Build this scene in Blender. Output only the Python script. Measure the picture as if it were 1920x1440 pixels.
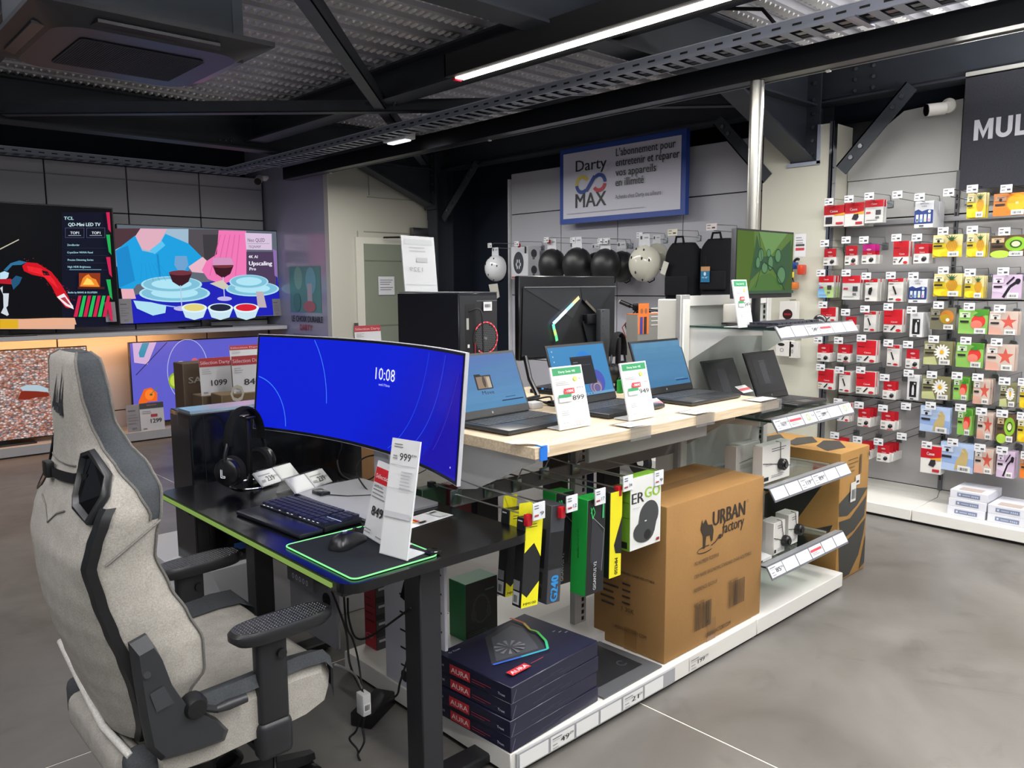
import bpy, bmesh, math, random
from mathutils import Vector, Matrix
random.seed(7)
S = bpy.context.scene
for o in list(bpy.data.objects): bpy.data.objects.remove(o)
COL = S.collection
# ---------------------------------------------------------------- camera
RM = ((0.73246039, 0.08844182, -0.67504061), (-0.68078401, 0.0865428, -0.72735375), (-0.00590859, 0.99231466, 0.12359895))
FPX, EYE = 1496.0, 1.5
cam_d = bpy.data.cameras.new('camera'); cam = bpy.data.objects.new('camera', cam_d); COL.objects.link(cam)
cam_d.sensor_fit = 'HORIZONTAL'; cam_d.sensor_width = 36.0; cam_d.lens = FPX * 36 / 1920
cam_d.clip_start = 0.02; cam_d.clip_end = 100
m = Matrix(RM).to_4x4(); m.translation = (0, 0, EYE); cam.matrix_world = m
S.camera = cam
# ---------------------------------------------------------------- world, exposure
S.view_settings.view_transform = 'Standard'; S.view_settings.look = 'None'
S.view_settings.gamma = 1.0; S.view_settings.use_curve_mapping = False
S.view_settings.exposure = 0.12
w = bpy.data.worlds.new('world'); S.world = w; w.use_nodes = True
w.node_tree.nodes['Background'].inputs[0].default_value = (0.80, 0.86, 1.0, 1)
w.node_tree.nodes['Background'].inputs[1].default_value = 0.20
def area(name, loc, size, power, col=(1, 0.985, 0.95), rot=(0, 0, 0)):
    l = bpy.data.lights.new(name, 'AREA'); l.shape = 'RECTANGLE'; l.size, l.size_y = size; l.energy = power; l.color = col
    o = bpy.data.objects.new(name, l); COL.objects.link(o); o.location = loc; o.rotation_euler = rot; return o
area('aisle_and_fill_light', (4.45, 0.2, 2.55), (0.12, 5.0), 92)
area('aisle_and_fill_light', (2.84, 0.9, 2.57), (0.10, 5.0), 92)
area('aisle_and_fill_light', (0.9, -0.6, 2.6), (0.10, 3.0), 55)
area('aisle_and_fill_light', (-1.0, 0.4, 2.6), (0.12, 4.0), 50)
area('aisle_and_fill_light', (4.1, 5.3, 2.5), (0.10, 2.4), 34)  # added fill, no fixture hangs here: brightens the door wall and helmets
area('aisle_and_fill_light', (2.2, 6.0, 2.5), (3.0, 0.1), 34)  # added fill without a fixture, lifts the television wall panels
area('added_ceiling_fill', (2.1, -0.2, 2.45), (0.3, 3.0), 170, rot=(math.pi, 0, 0)); area('added_ceiling_fill', (4.6, 0.3, 2.45), (0.2, 2.5), 80, rot=(math.pi, 0, 0)); area('added_ceiling_fill', (-0.3, 2.2, 2.45), (0.3, 3.0), 150, rot=(math.pi, 0, 0))  # added lamps facing up, not real fixtures, to brighten the ceiling deck
# ---------------------------------------------------------------- helpers
def at(px, py, X=None, Y=None, Z=None):
    """point of the place seen at a photo pixel, on the real plane X, Y or Z = const"""
    v = Vector(((px - 960) / FPX, -(py - 720) / FPX, -1.0)); d = Matrix(RM) @ v
    t = X / d.x if X is not None else (Y / d.y if Y is not None else (Z - EYE) / d.z)
    return Vector((0, 0, EYE)) + d * t
def srgb(h):
    if not isinstance(h, str): return tuple(h)
    h = h.lstrip('#'); c = [int(h[i:i + 2], 16) / 255 for i in (0, 2, 4)]
    return tuple(x / 12.92 if x <= 0.04045 else ((x + 0.055) / 1.055) ** 2.4 for x in c)
MATS = {}
def newmat(key, rough=0.5, metal=0.0, bump=None, mottle=None, emit=0.0, coat=0.0, spec=0.5, aniso=None):
    mt = bpy.data.materials.new(key); mt.use_nodes = True; nt = mt.node_tree; N = nt.nodes; L = nt.links
    b = N['Principled BSDF']; a = N.new('ShaderNodeAttribute'); a.attribute_name = 'Col'
    b.inputs['Roughness'].default_value = rough; b.inputs['Metallic'].default_value = metal
    b.inputs['Specular IOR Level'].default_value = spec; b.inputs['Coat Weight'].default_value = coat
    src = a.outputs['Color']
    tc = N.new('ShaderNodeTexCoord')
    if mottle:
        for sc, amt, det in mottle:
            n = N.new('ShaderNodeTexNoise'); n.inputs['Scale'].default_value = sc; n.inputs['Detail'].default_value = det
            L.new(tc.outputs['Object'], n.inputs['Vector'])
            r = N.new('ShaderNodeMapRange'); r.inputs[1].default_value = 0.3; r.inputs[2].default_value = 0.7
            r.inputs[3].default_value = 1 - amt; r.inputs[4].default_value = 1 + amt
            L.new(n.outputs['Fac'], r.inputs[0])
            mx = N.new('ShaderNodeVectorMath'); mx.operation = 'SCALE'; L.new(src, mx.inputs[0]); L.new(r.outputs[0], mx.inputs['Scale'])
            src = mx.outputs[0]
    if bump:
        n = N.new('ShaderNodeTexNoise'); n.inputs['Scale'].default_value = bump[0]; n.inputs['Detail'].default_value = 3
        L.new(tc.outputs['Object'], n.inputs['Vector'])
        bp = N.new('ShaderNodeBump'); bp.inputs['Strength'].default_value = bump[1]; bp.inputs['Distance'].default_value = 0.002
        L.new(n.outputs['Fac'], bp.inputs['Height']); L.new(bp.outputs[0], b.inputs['Normal'])
    L.new(src, b.inputs['Base Color'])
    if emit:
        L.new(src, b.inputs['Emission Color']); b.inputs['Emission Strength'].default_value = emit
        b.inputs['Base Color'].default_value = (0.01, 0.01, 0.01, 1)
        for l in list(b.inputs['Base Color'].links): L.remove(l)
    MATS[key] = mt; return mt
newmat('matte', 0.65, bump=(300, 0.05)); newmat('plastic', 0.42, bump=(500, 0.03)); newmat('gloss', 0.13)
newmat('satin', 0.28); newmat('print', 0.45, bump=(150, 0.03)); newmat('metal', 0.32, 1.0, bump=(60, 0.06))
newmat('chrome', 0.14, 1.0); newmat('paintmetal', 0.38, bump=(40, 0.04)); newmat('beam', 0.5, bump=(30, 0.08), mottle=[(6, 0.12, 3)])
newmat('fabric', 0.92, bump=(900, 0.5), mottle=[(260, 0.16, 4), (25, 0.07, 3)], spec=0.15)
newmat('cloth', 0.9, bump=(500, 0.3), mottle=[(120, 0.1, 2)], spec=0.2)
newmat('card', 0.75, bump=(90, 0.15), mottle=[(4, 0.06, 4), (120, 0.03, 2)], spec=0.25)
newmat('screen', 0.22, emit=1.0, spec=0.03); newmat('lamp', 0.5, emit=14.0); newmat('led', 0.5, emit=1.3); newmat('lacquer', 0.17); newmat('desk', 0.2, spec=0.6, bump=(700, 0.04))
newmat('deck', 0.40, 0.2, bump=(20, 0.08), mottle=[(5, 0.10, 3)])
def glassmat(key, tint, refl, rough):
    mt = bpy.data.materials.new(key); mt.use_nodes = True; nt = mt.node_tree; N = nt.nodes; L = nt.links
    N.remove(N['Principled BSDF']); out = N['Material Output']
    t = N.new('ShaderNodeBsdfTransparent'); t.inputs[0].default_value = (*tint, 1)
    g = N.new('ShaderNodeBsdfGlossy'); g.inputs['Roughness'].default_value = rough
    f = N.new('ShaderNodeFresnel'); f.inputs[0].default_value = 1.5
    a = N.new('ShaderNodeMath'); a.operation = 'MULTIPLY_ADD'; a.inputs[1].default_value = 0.6; a.inputs[2].default_value = refl
    mx = N.new('ShaderNodeMixShader'); L.new(f.outputs[0], a.inputs[0]); L.new(a.outputs[0], mx.inputs[0])
    L.new(t.outputs[0], mx.inputs[1]); L.new(g.outputs[0], mx.inputs[2]); L.new(mx.outputs[0], out.inputs[0]); MATS[key] = mt
glassmat('glass', (0.90, 0.95, 0.93), 0.02, 0.03); glassmat('clear', (0.975, 0.98, 0.985), 0.015, 0.12)
glassmat('glassedge', (0.35, 0.55, 0.5), 0.05, 0.1)
# plywood table top
def woodmat():
    mt = newmat('wood', 0.45); nt = mt.node_tree; N = nt.nodes; L = nt.links; b = N['Principled BSDF']
    tc = N.new('ShaderNodeTexCoord'); mp = N.new('ShaderNodeMapping'); mp.inputs['Scale'].default_value = (3, 60, 60)
    n = N.new('ShaderNodeTexNoise'); n.inputs['Scale'].default_value = 2.0; n.inputs['Detail'].default_value = 6
    cr = N.new('ShaderNodeValToRGB'); cr.color_ramp.elements[0].position = 0.32; cr.color_ramp.elements[1].position = 0.68
    cr.color_ramp.elements[0].color = (*srgb('#bfa98a'), 1); cr.color_ramp.elements[1].color = (*srgb('#dccbae'), 1)
    L.new(tc.outputs['Object'], mp.inputs[0]); L.new(mp.outputs[0], n.inputs['Vector']); L.new(n.outputs['Fac'], cr.inputs[0])
    L.new(cr.outputs[0], b.inputs['Base Color'])
woodmat()
def floormat():
    mt = newmat('concrete', 0.33); nt = mt.node_tree; N = nt.nodes; L = nt.links; b = N['Principled BSDF']
    tc = N.new('ShaderNodeTexCoord')
    def nz(s, d, dist=0.0):
        n = N.new('ShaderNodeTexNoise'); n.inputs['Scale'].default_value = s; n.inputs['Detail'].default_value = d
        n.inputs['Distortion'].default_value = dist; L.new(tc.outputs['Object'], n.inputs['Vector']); return n.outputs['Fac']
    cr = N.new('ShaderNodeValToRGB'); e = cr.color_ramp.elements; e[0].position = 0.3; e[1].position = 0.72
    e[0].color = (*srgb('#595651'), 1); e[1].color = (*srgb('#777470'), 1)
    L.new(nz(1.3, 8, 0.9), cr.inputs[0])
    cr2 = N.new('ShaderNodeValToRGB'); e = cr2.color_ramp.elements; e[0].position = 0.27; e[1].position = 0.42
    e[0].color = (0.72, 0.71, 0.70, 1); e[1].color = (1, 1, 1, 1); L.new(nz(3.2, 9, 1.6), cr2.inputs[0])
    mx = N.new('ShaderNodeMix'); mx.data_type = 'RGBA'; mx.blend_type = 'MULTIPLY'; mx.inputs[0].default_value = 0.7
    L.new(cr.outputs[0], mx.inputs[6]); L.new(cr2.outputs[0], mx.inputs[7])
    L.new(mx.outputs[2], b.inputs['Base Color'])
    r = N.new('ShaderNodeMapRange'); r.inputs[3].default_value = 0.24; r.inputs[4].default_value = 0.5; L.new(nz(5, 6, 0.4), r.inputs[0])
    L.new(r.outputs[0], b.inputs['Roughness'])
    bp = N.new('ShaderNodeBump'); bp.inputs['Strength'].default_value = 0.12; bp.inputs['Distance'].default_value = 0.004
    L.new(nz(30, 5), bp.inputs['Height']); L.new(bp.outputs[0], b.inputs['Normal'])
floormat()
def pebblemat():
    mt = newmat('pebblescreen', 0.25); nt = mt.node_tree; N = nt.nodes; L = nt.links; b = N['Principled BSDF']
    tc = N.new('ShaderNodeTexCoord'); mp = N.new('ShaderNodeMapping'); mp.inputs['Scale'].default_value = (46, 46, 80)
    v = N.new('ShaderNodeTexVoronoi'); v.inputs['Scale'].default_value = 1.0; v.inputs['Randomness'].default_value = 1.0
    L.new(tc.outputs['Object'], mp.inputs[0]); L.new(mp.outputs[0], v.inputs['Vector'])
    hs = N.new('ShaderNodeSeparateColor'); L.new(v.outputs['Color'], hs.inputs[0])
    cr = N.new('ShaderNodeValToRGB'); cr.color_ramp.interpolation = 'CONSTANT'; e = cr.color_ramp.elements
    e[0].color = (*srgb('#a8705e'), 1); e[1].position = 0.25; e[1].color = (*srgb('#c98f80'), 1)
    for p, c in ((0.45, '#cdb4ac'), (0.62, '#9a9098'), (0.75, '#d8ccca'), (0.9, '#b87868')):
        x = e.new(p); x.color = (*srgb(c), 1)
    L.new(hs.outputs[0], cr.inputs[0])
    dk = N.new('ShaderNodeMapRange'); dk.inputs[1].default_value = 0.25; dk.inputs[2].default_value = 0.75; dk.inputs[3].default_value = 1.05; dk.inputs[4].default_value = 0.3
    L.new(v.outputs['Distance'], dk.inputs[0])
    mx = N.new('ShaderNodeVectorMath'); mx.operation = 'SCALE'; L.new(cr.outputs[0], mx.inputs[0]); L.new(dk.outputs[0], mx.inputs['Scale'])
    L.new(mx.outputs[0], b.inputs['Emission Color']); b.inputs['Emission Strength'].default_value = 1.0
    for l in list(b.inputs['Base Color'].links): L.remove(l)
    b.inputs['Base Color'].default_value = (0.01, 0.01, 0.01, 1)
pebblemat()
# text glyph cache ------------------------------------------------
TXT = {}
def glyphs(s, bold=0.0):
    k = (s, bold)
    if k not in TXT:
        c = bpy.data.curves.new('t', 'FONT'); c.body = s; c.size = 1.0; c.resolution_u = 2; c.offset = bold
        o = bpy.data.objects.new('t', c); me = bpy.data.meshes.new_from_object(o)
        vs = [(v.co.x, v.co.y) for v in me.vertices]; fs = [tuple(p.vertices) for p in me.polygons]
        bpy.data.objects.remove(o); bpy.data.curves.remove(c); bpy.data.meshes.remove(me)
        x0 = min([v[0] for v in vs] or [0]); x1 = max([v[0] for v in vs] or [1])
        TXT[k] = ([(v[0] - x0, v[1]) for v in vs], fs, max(x1 - x0, 1e-3))
    return TXT[k]
# mesh builder ----------------------------------------------------
class G:
    def __init__(s): s.v = []; s.f = []; s.m = []; s.c = []; s.sm = []; s.T = None
    def add(s, vs, fs, mat='plastic', col='#808080', smooth=False):
        b = len(s.v); c = srgb(col)
        if s.T is not None: vs = [s.T @ Vector(p) for p in vs]
        s.v.extend([tuple(p) for p in vs])
        for f in fs: s.f.append(tuple(b + i for i in f)); s.m.append(mat); s.c.append(c); s.sm.append(smooth)
        return s
    def box(s, x0, x1, y0, y1, z0, z1, mat='plastic', col='#808080', R=None):
        x0, x1 = min(x0, x1), max(x0, x1); y0, y1 = min(y0, y1), max(y0, y1); z0, z1 = min(z0, z1), max(z0, z1)
        vs = [Vector((x, y, z)) for z in (z0, z1) for y in (y0, y1) for x in (x0, x1)]
        if R is not None:
            c = Vector(((x0 + x1) / 2, (y0 + y1) / 2, (z0 + z1) / 2)); vs = [c + R @ (p - c) for p in vs]
        return s.add(vs, [(0, 2, 3, 1), (4, 5, 7, 6), (0, 1, 5, 4), (2, 6, 7, 3), (0, 4, 6, 2), (1, 3, 7, 5)], mat, col)
    def rbox(s, x0, x1, y0, y1, z0, z1, r=0.004, mat='plastic', col='#808080', seg=2, R=None):
        bm = bmesh.new(); bmesh.ops.create_cube(bm, size=1.0)
        sx, sy, sz = abs(x1 - x0), abs(y1 - y0), abs(z1 - z0); c = Vector(((x0 + x1) / 2, (y0 + y1) / 2, (z0 + z1) / 2))
        for v in bm.verts: v.co = Vector((v.co.x * sx, v.co.y * sy, v.co.z * sz))
        bmesh.ops.bevel(bm, geom=bm.edges[:], offset=min(r, min(sx, sy, sz) * 0.49), segments=seg, affect='EDGES', profile=0.5)
        vs = [(R @ v.co if R is not None else v.co) + c for v in bm.verts]
        s.add(vs, [tuple(v.index for v in f.verts) for f in bm.faces], mat, col, True); bm.free(); return s
    def tube(s, pts, r, mat='plastic', col='#808080', n=8, closed=False, caps=True, smooth=True):
        pts = [Vector(p) for p in pts]; N = len(pts); rr = r if isinstance(r, (list, tuple)) else [r] * N
        vs = []; up = Vector((0, 0, 1)); prev = None
        for i, p in enumerate(pts):
            if closed: d = pts[(i + 1) % N] - pts[i - 1]
            else: d = pts[min(i + 1, N - 1)] - pts[max(i - 1, 0)]
            d = d.normalized() if d.length > 1e-9 else Vector((0, 0, 1))
            if prev is None:
                a = up if abs(d.z) < 0.9 else Vector((1, 0, 0)); u = d.cross(a).normalized()
            else:
                u = prev - d * prev.dot(d); u = u.normalized() if u.length > 1e-6 else d.cross(up).normalized()
            prev = u; w2 = d.cross(u)
            for k in range(n):
                an = 2 * math.pi * k / n; vs.append(p + (u * math.cos(an) + w2 * math.sin(an)) * rr[i])
        fs = []
        for i in range(N if closed else N - 1):
            j = (i + 1) % N
            for k in range(n): fs.append((i * n + k, j * n + k, j * n + (k + 1) % n, i * n + (k + 1) % n))
        if caps and not closed: fs.append(tuple(range(n))); fs.append(tuple((N - 1) * n + k for k in reversed(range(n))))
        return s.add(vs, fs, mat, col, smooth)
    def cyl(s, p0, p1, r, mat='plastic', col='#808080', n=16, r2=None):
        p0, p1 = Vector(p0), Vector(p1); d = (p1 - p0).normalized(); a = Vector((0, 0, 1)) if abs(d.z) < 0.9 else Vector((1, 0, 0))
        u = d.cross(a).normalized(); w2 = d.cross(u); r2 = r if r2 is None else r2
        ring = lambda p, q: [p + (u * math.cos(2 * math.pi * k / n) + w2 * math.sin(2 * math.pi * k / n)) * q for k in range(n)]
        s.add(ring(p0, r) + ring(p1, r2), [(k, n + k, n + (k + 1) % n, (k + 1) % n) for k in range(n)], mat, col, True)
        s.add(ring(p0, r), [tuple(range(n))], mat, col); s.add(ring(p1, r2), [tuple(reversed(range(n)))], mat, col); return s
    def lathe(s, prof, c, axis=(0, 0, 1), mat='plastic', col='#808080', n=24):
        axis = Vector(axis).normalized(); a = Vector((1, 0, 0)) if abs(axis.x) < 0.9 else Vector((0, 1, 0))
        u = axis.cross(a).normalized(); w2 = axis.cross(u); c = Vector(c); vs = []
        for r, h in prof:
            for k in range(n):
                an = 2 * math.pi * k / n; vs.append(c + axis * h + (u * math.cos(an) + w2 * math.sin(an)) * max(r, 1e-5))
        fs = [(i * n + k, i * n + (k + 1) % n, (i + 1) * n + (k + 1) % n, (i + 1) * n + k) for i in range(len(prof) - 1) for k in range(n)]
        return s.add(vs, fs, mat, col, True)
    def prism(s, poly, d, mat='plastic', col='#808080'):
        """poly: list of 3-D points (planar), d: thickness vector"""
        d = Vector(d); p = [Vector(q) for q in poly]; n = len(p)
        s.add(p + [q + d for q in p], [tuple(range(n))[::-1], tuple(range(n, 2 * n))] + [(i, (i + 1) % n, n + (i + 1) % n, n + i) for i in range(n)], mat, col)
        return s
    def grid(s, rows, mat='plastic', col='#808080', smooth=True, closed=False, colf=None):
        h = len(rows); w2 = len(rows[0]); vs = [p for r in rows for p in r]
        if colf is None:
            fs = [(i * w2 + j, i * w2 + (j + 1) % w2, (i + 1) * w2 + (j + 1) % w2, (i + 1) * w2 + j) for i in range(h - 1) for j in range(w2 if closed else w2 - 1)]
            return s.add(vs, fs, mat, col, smooth)
        b = len(s.v); s.add(vs, [])
        for i in range(h - 1):
            for j in range(w2 if closed else w2 - 1):
                s.f.append((b + i * w2 + j, b + i * w2 + (j + 1) % w2, b + (i + 1) * w2 + (j + 1) % w2, b + (i + 1) * w2 + j))
                s.m.append(mat); s.c.append(srgb(colf(i / (h - 1), j / (w2 - 1)))); s.sm.append(smooth)
        return s
    def sphere(s, c, rad, mat='plastic', col='#808080', n=20, z0=-1.0, z1=1.0, R=None):
        rad = rad if isinstance(rad, (tuple, list)) else (rad,) * 3; rows = []
        a0, a1 = math.asin(z0), math.asin(z1); h = max(4, n // 2)
        for i in range(h + 1):
            a = a0 + (a1 - a0) * i / h; row = []
            for k in range(n):
                b = 2 * math.pi * k / n; p = Vector((rad[0] * math.cos(a) * math.cos(b), rad[1] * math.cos(a) * math.sin(b), rad[2] * math.sin(a)))
                row.append(Vector(c) + (R @ p if R is not None else p))
            rows.append(row)
        return s.grid(rows, mat, col, True, True)
    def build(s, name, parent=None, local=False, merge=False):
        me = bpy.data.meshes.new(name); off = Vector((0, 0, 0))
        if parent is not None and not local:
            q = parent
            while q is not None: off += q.location; q = q.parent
        me.from_pydata([(a - off.x, b - off.y, c - off.z) for a, b, c in s.v], [], s.f)
        keys = []
        for k in s.m:
            if k not in keys: keys.append(k)
        for k in keys: me.materials.append(MATS[k])
        idx = {k: i for i, k in enumerate(keys)}
        me.polygons.foreach_set('material_index', [idx[k] for k in s.m]); me.polygons.foreach_set('use_smooth', s.sm)
        at_ = me.color_attributes.new('Col', 'FLOAT_COLOR', 'CORNER'); buf = []
        for f, c in zip(s.f, s.c): buf.extend((c[0], c[1], c[2], 1.0) * len(f))
        at_.data.foreach_set('color', buf); me.update()
        if any(s.sm):
            try: me.set_sharp_from_angle(angle=math.radians(40))
            except Exception: pass
        o = bpy.data.objects.new(name, me); COL.objects.link(o)
        if parent is not None: o.parent = parent
        return o
class F:
    """flat print on a surface: x along u, y along v, layered proud of it by fractions of a millimetre"""
    def __init__(s, g, o, u, v, mat='print', step=0.0004, warp=None):
        s.g = g; s.o = Vector(o); s.u = Vector(u).normalized(); s.v = Vector(v).normalized(); s.n = s.u.cross(s.v)
        s.mat = mat; s.step = step; s.k = 1; s.warp = warp
    def P(s, x, y):
        k = s.k * s.step
        if s.warp: return s.warp(x, y, k)
        return s.o + s.u * x + s.v * y + s.n * k
    def poly(s, pts, col, mat=None):
        s.k += 1; s.g.add([s.P(*p) for p in pts], [tuple(range(len(pts)))], mat or s.mat, col); return s
    def rect(s, x, y, w2, h, col, mat=None):
        if s.warp and w2 > 0.05:
            n = 8; s.k += 1; row = [[s.P(x + w2 * i / n, y) for i in range(n + 1)], [s.P(x + w2 * i / n, y + h) for i in range(n + 1)]]
            s.g.grid(row, mat or s.mat, col, False); return s
        return s.poly([(x, y), (x + w2, y), (x + w2, y + h), (x, y + h)], col, mat)
    def ell(s, cx, cy, rx, ry, col, n=20, mat=None, rot=0.0):
        c, q = math.cos(rot), math.sin(rot)
        pts = [(rx * math.cos(2 * math.pi * k / n), ry * math.sin(2 * math.pi * k / n)) for k in range(n)]
        return s.poly([(cx + a * c - b * q, cy + a * q + b * c) for a, b in pts], col, mat)
    def ring(s, cx, cy, rx, ry, t, col, n=28, a0=0.0, a1=2 * math.pi, mat=None, ryin=None):
        s.k += 1; A = []; B = []
        for k in range(n + 1):
            a = a0 + (a1 - a0) * k / n; A.append(s.P(cx + rx * math.cos(a), cy + ry * math.sin(a))); B.append(s.P(cx + (rx - t) * math.cos(a), cy + (ry - t) * math.sin(a)))
        s.g.grid([B, A], mat or s.mat, col, False); return s
    def line(s, pts, t, col, mat=None):
        s.k += 1
        for (x0, y0), (x1, y1) in zip(pts, pts[1:]):
            d = math.hypot(x1 - x0, y1 - y0) or 1; nx, ny = -(y1 - y0) / d * t / 2, (x1 - x0) / d * t / 2
            s.g.add([s.P(x0 - nx, y0 - ny), s.P(x1 - nx, y1 - ny), s.P(x1 + nx, y1 + ny), s.P(x0 + nx, y0 + ny)], [(0, 1, 2, 3)], mat or s.mat, col)
        return s
    def text(s, t, x, y, h, col, w=None, bold=0.0, mat=None, slant=0.0, rot=0.0, center=False):
        vs, fs, wd = glyphs(t); sy = h / 0.72; sx = sy if w is None else w / wd; s.k += 1
        if center: x -= wd * sx / 2
        c, q = math.cos(rot), math.sin(rot)
        for db in ((0,) if not bold else (-bold, 0, bold)):
            pts = []; s.k += .3 if db != -bold else 0
            for a, b in vs:
                X = a * sx + slant * b * sy + db * sy; Y = b * sy; pts.append(s.P(x + X * c - Y * q, y + X * q + Y * c))
            s.g.add(pts, fs, mat or s.mat, col)
        return s
    def lines(s, x, y, w2, n, dy, col, h=None, seed=0):
        r = random.Random(seed + int(x * 1000) + n)
        for i in range(n): s.rect(x, y - i * dy, w2 * r.uniform(0.6, 1.0), h or dy * 0.35, col)
        return s
    def barcode(s, x, y, w2, h, col='#222222', n=12, seed=1):
        r = random.Random(seed); p = x; s.k += 1
        for i in range(n):
            t = w2 / n * r.uniform(0.25, 0.75); s.g.add([s.P(p, y), s.P(p + t, y), s.P(p + t, y + h), s.P(p, y + h)], [(0, 1, 2, 3)], s.mat, col); p += w2 / n
        return s
def tag(o, label=None, cat=None, group=None, kind=None):
    if label: o['label'] = label
    if cat: o['category'] = cat
    if group: o['group'] = group
    if kind: o['kind'] = kind
    return o
def thing(name, label, cat, loc=(0, 0, 0), rz=0.0, group=None, R=None):
    o = bpy.data.objects.new(name, None); COL.objects.link(o); o.location = loc; o.empty_display_size = 0.05
    if R is not None: o.rotation_euler = R.to_euler()
    else: o.rotation_euler = (0, 0, rz)
    return tag(o, label, cat, group)
def kids(o): return [c for c in bpy.data.objects if c.parent == o]
CH = {}
def dup(root, loc=None, label=None, group=None, rz=None):
    def cp(o, par):
        c = o.copy(); COL.objects.link(c); c.parent = par
        for ch in list(o.children): cp(ch, c)
        return c
    bpy.context.view_layer.update() if False else None
    r = cp(root, None)
    if loc is not None: r.location = loc
    if rz is not None: r.rotation_euler = (0, 0, rz)
    if label: r['label'] = label
    if group: r['group'] = group
    return r
def struct(name, g): return tag(g.build(name), kind='structure')
Vx, Vy, Vz = Vector((1, 0, 0)), Vector((0, 1, 0)), Vector((0, 0, 1))
ORD = ['first', 'second', 'third', 'fourth', 'fifth', 'sixth', 'seventh', 'eighth', 'ninth', 'tenth', 'eleventh', 'twelfth']
# ================================================================ THE SETTING
g = G(); g.box(-5, 6.2, -3.5, 9.2, -0.05, -0.0015, 'matte', '#e6e2d4'); fl = struct('floor', g)
xs = [-4.99, -2.02, 2.18, 6.19]; ys = [-3.4, -1.46, 2.72, 6.9, 9.15]
for i in range(3):
    for j in range(4):
        g = G(); e = 0.0035; g.box(xs[i] + e, xs[i + 1] - e, ys[j] + e, ys[j + 1] - e, -0.012, 0.0, 'concrete'); g.build('floor_slab', fl)
NAVY = '#1d2534'
g = G(); g.box(6.0, 6.1, -3.5, 9.2, 0, 3.12, 'matte', NAVY); struct('wall_back', g)
g = G(); g.box(-5, 6.1, 8.95, 9.05, 0, 3.12, 'matte', NAVY); wl = struct('wall_left', g)
# grey wall panels behind the televisions
jx = [-1.6, -0.89, -0.17, 0.55, 1.27, 1.99, 2.71, 3.43, 4.13]; jz = [0.0, 0.27, 1.13, 2.22, 2.68]
g = G(); g.box(-1.6, 4.14, 8.55, 8.6, 0, 2.66, 'matte', '#1b1b20'); g.build('backing_board', wl)
for i in range(8):
    for j in range(4):
        g = G(); g.rbox(jx[i] + .006, jx[i + 1] - .006, 8.5, 8.53, jz[j] + .005, jz[j + 1] - .005, .003, 'print', '#b4b3b9', 1)
        if j == 3: g.box(jx[i] + .006, jx[i + 1] - .006, 8.49, 8.5, 2.545, 2.555, 'print', '#8b8a90')
        g.build('wall_panel', wl)
g = G(); g.rbox(-1.6, 4.13, 8.04, 8.488, 1.035, 1.075, .004, 'print', '#b9b8bc', 1); o = g.build('wall_shelf'); tag(o, 'long white wall shelf the upper row of televisions stands on', 'shelf')
g = G(); g.rbox(-1.6, 4.13, 8.08, 8.485, 0.012, 0.10, .004, 'print', '#a3a2a6', 1); g.box(-1.6, 4.13, 8.1, 8.485, 0, .012, 'matte', '#101012'); o = g.build('display_plinth'); tag(o, 'low grey plinth along the television wall under the lower televisions', 'plinth')
# partition with the poster, door wall
g = G(); g.box(4.15, 4.2, 7.2, 8.95, 0, 3.1, 'lacquer', '#a6a6b8'); wp = struct('wall_partition', g)
g = G(); g.box(4.143, 4.15, 7.118, 7.2, 0, 3.1, 'print', '#c8c6bc'); g.build('corner_strip', wp)
g = G(); g.box(4.15, 5.47, 7.12, 7.2, 0, 3.1, 'print', '#b4b2a6'); g.box(5.47, 6.0, 7.12, 7.2, 0, 3.1, 'matte', NAVY); wf = struct('wall_far', g)
g = G()
for (a, b) in (((4.62, 2.42), (4.62, 3.0)), ((5.3, 2.38), (5.3, 2.9)), ((4.6, 2.4), (5.42, 2.4)), ((4.55, 2.05), (5.42, 2.05)), ((4.47, 0.1), (4.47, 2.05))):
    g.box(a[0] - .004, b[0] + .004, 7.112, 7.12, a[1] - .004, b[1] + .004, 'print', '#8f8d82')
g.build('wall_seam', wf)
g = G(); g.box(4.43, 5.45, 7.09, 7.12, 0, 1.99, 'print', '#c9c7bb'); dr = struct('door_1', g)
g = G(); g.box(4.52, 5.36, 7.08, 7.095, 0.25, 1.925, 'satin', '#7c8274'); pn = g.build('door_pane', dr)
g = G()
for z in (0.9, 1.08, 1.75): g.box(4.52, 5.36, 7.075, 7.08, z, z + .012, 'print', '#6d7266')
g.build('pane_rail', dr)
g = G(); f = F(g, at(710, 553, Y=7.07), Vx, Vz); f.rect(0, 0, .2, .19, '#c9c9cd')
for i in range(5): f.rect(.02, .15 - i * .022 - (.012 if i > 2 else 0), .16 - .02 * (i % 3), .007, '#77777c')
g.build('paper_notice', dr)
g = G(); g.tube([(4.5, 7.06, 1.0), (4.5, 7.03, 1.0), (4.56, 7.02, 1.06)], .012, 'metal', '#a0a0a0'); g.box(4.38, 4.42, 7.07, 7.09, 0.95, 1.12, 'metal', '#77777a'); g.build('door_handle', dr)
g = G(); g.rbox(5.1, 5.5, 7.03, 7.09, 2.03, 2.11, .005, 'metal', '#77777a'); g.tube([(5.1, 7.02, 2.02), (4.93, 7.0, 2.0)], .012, 'metal', '#55555a'); g.tube([(4.93, 7.0, 2.0), (4.72, 7.02, 1.99)], .009, 'metal', '#444448'); g.build('door_closer', dr)
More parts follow.
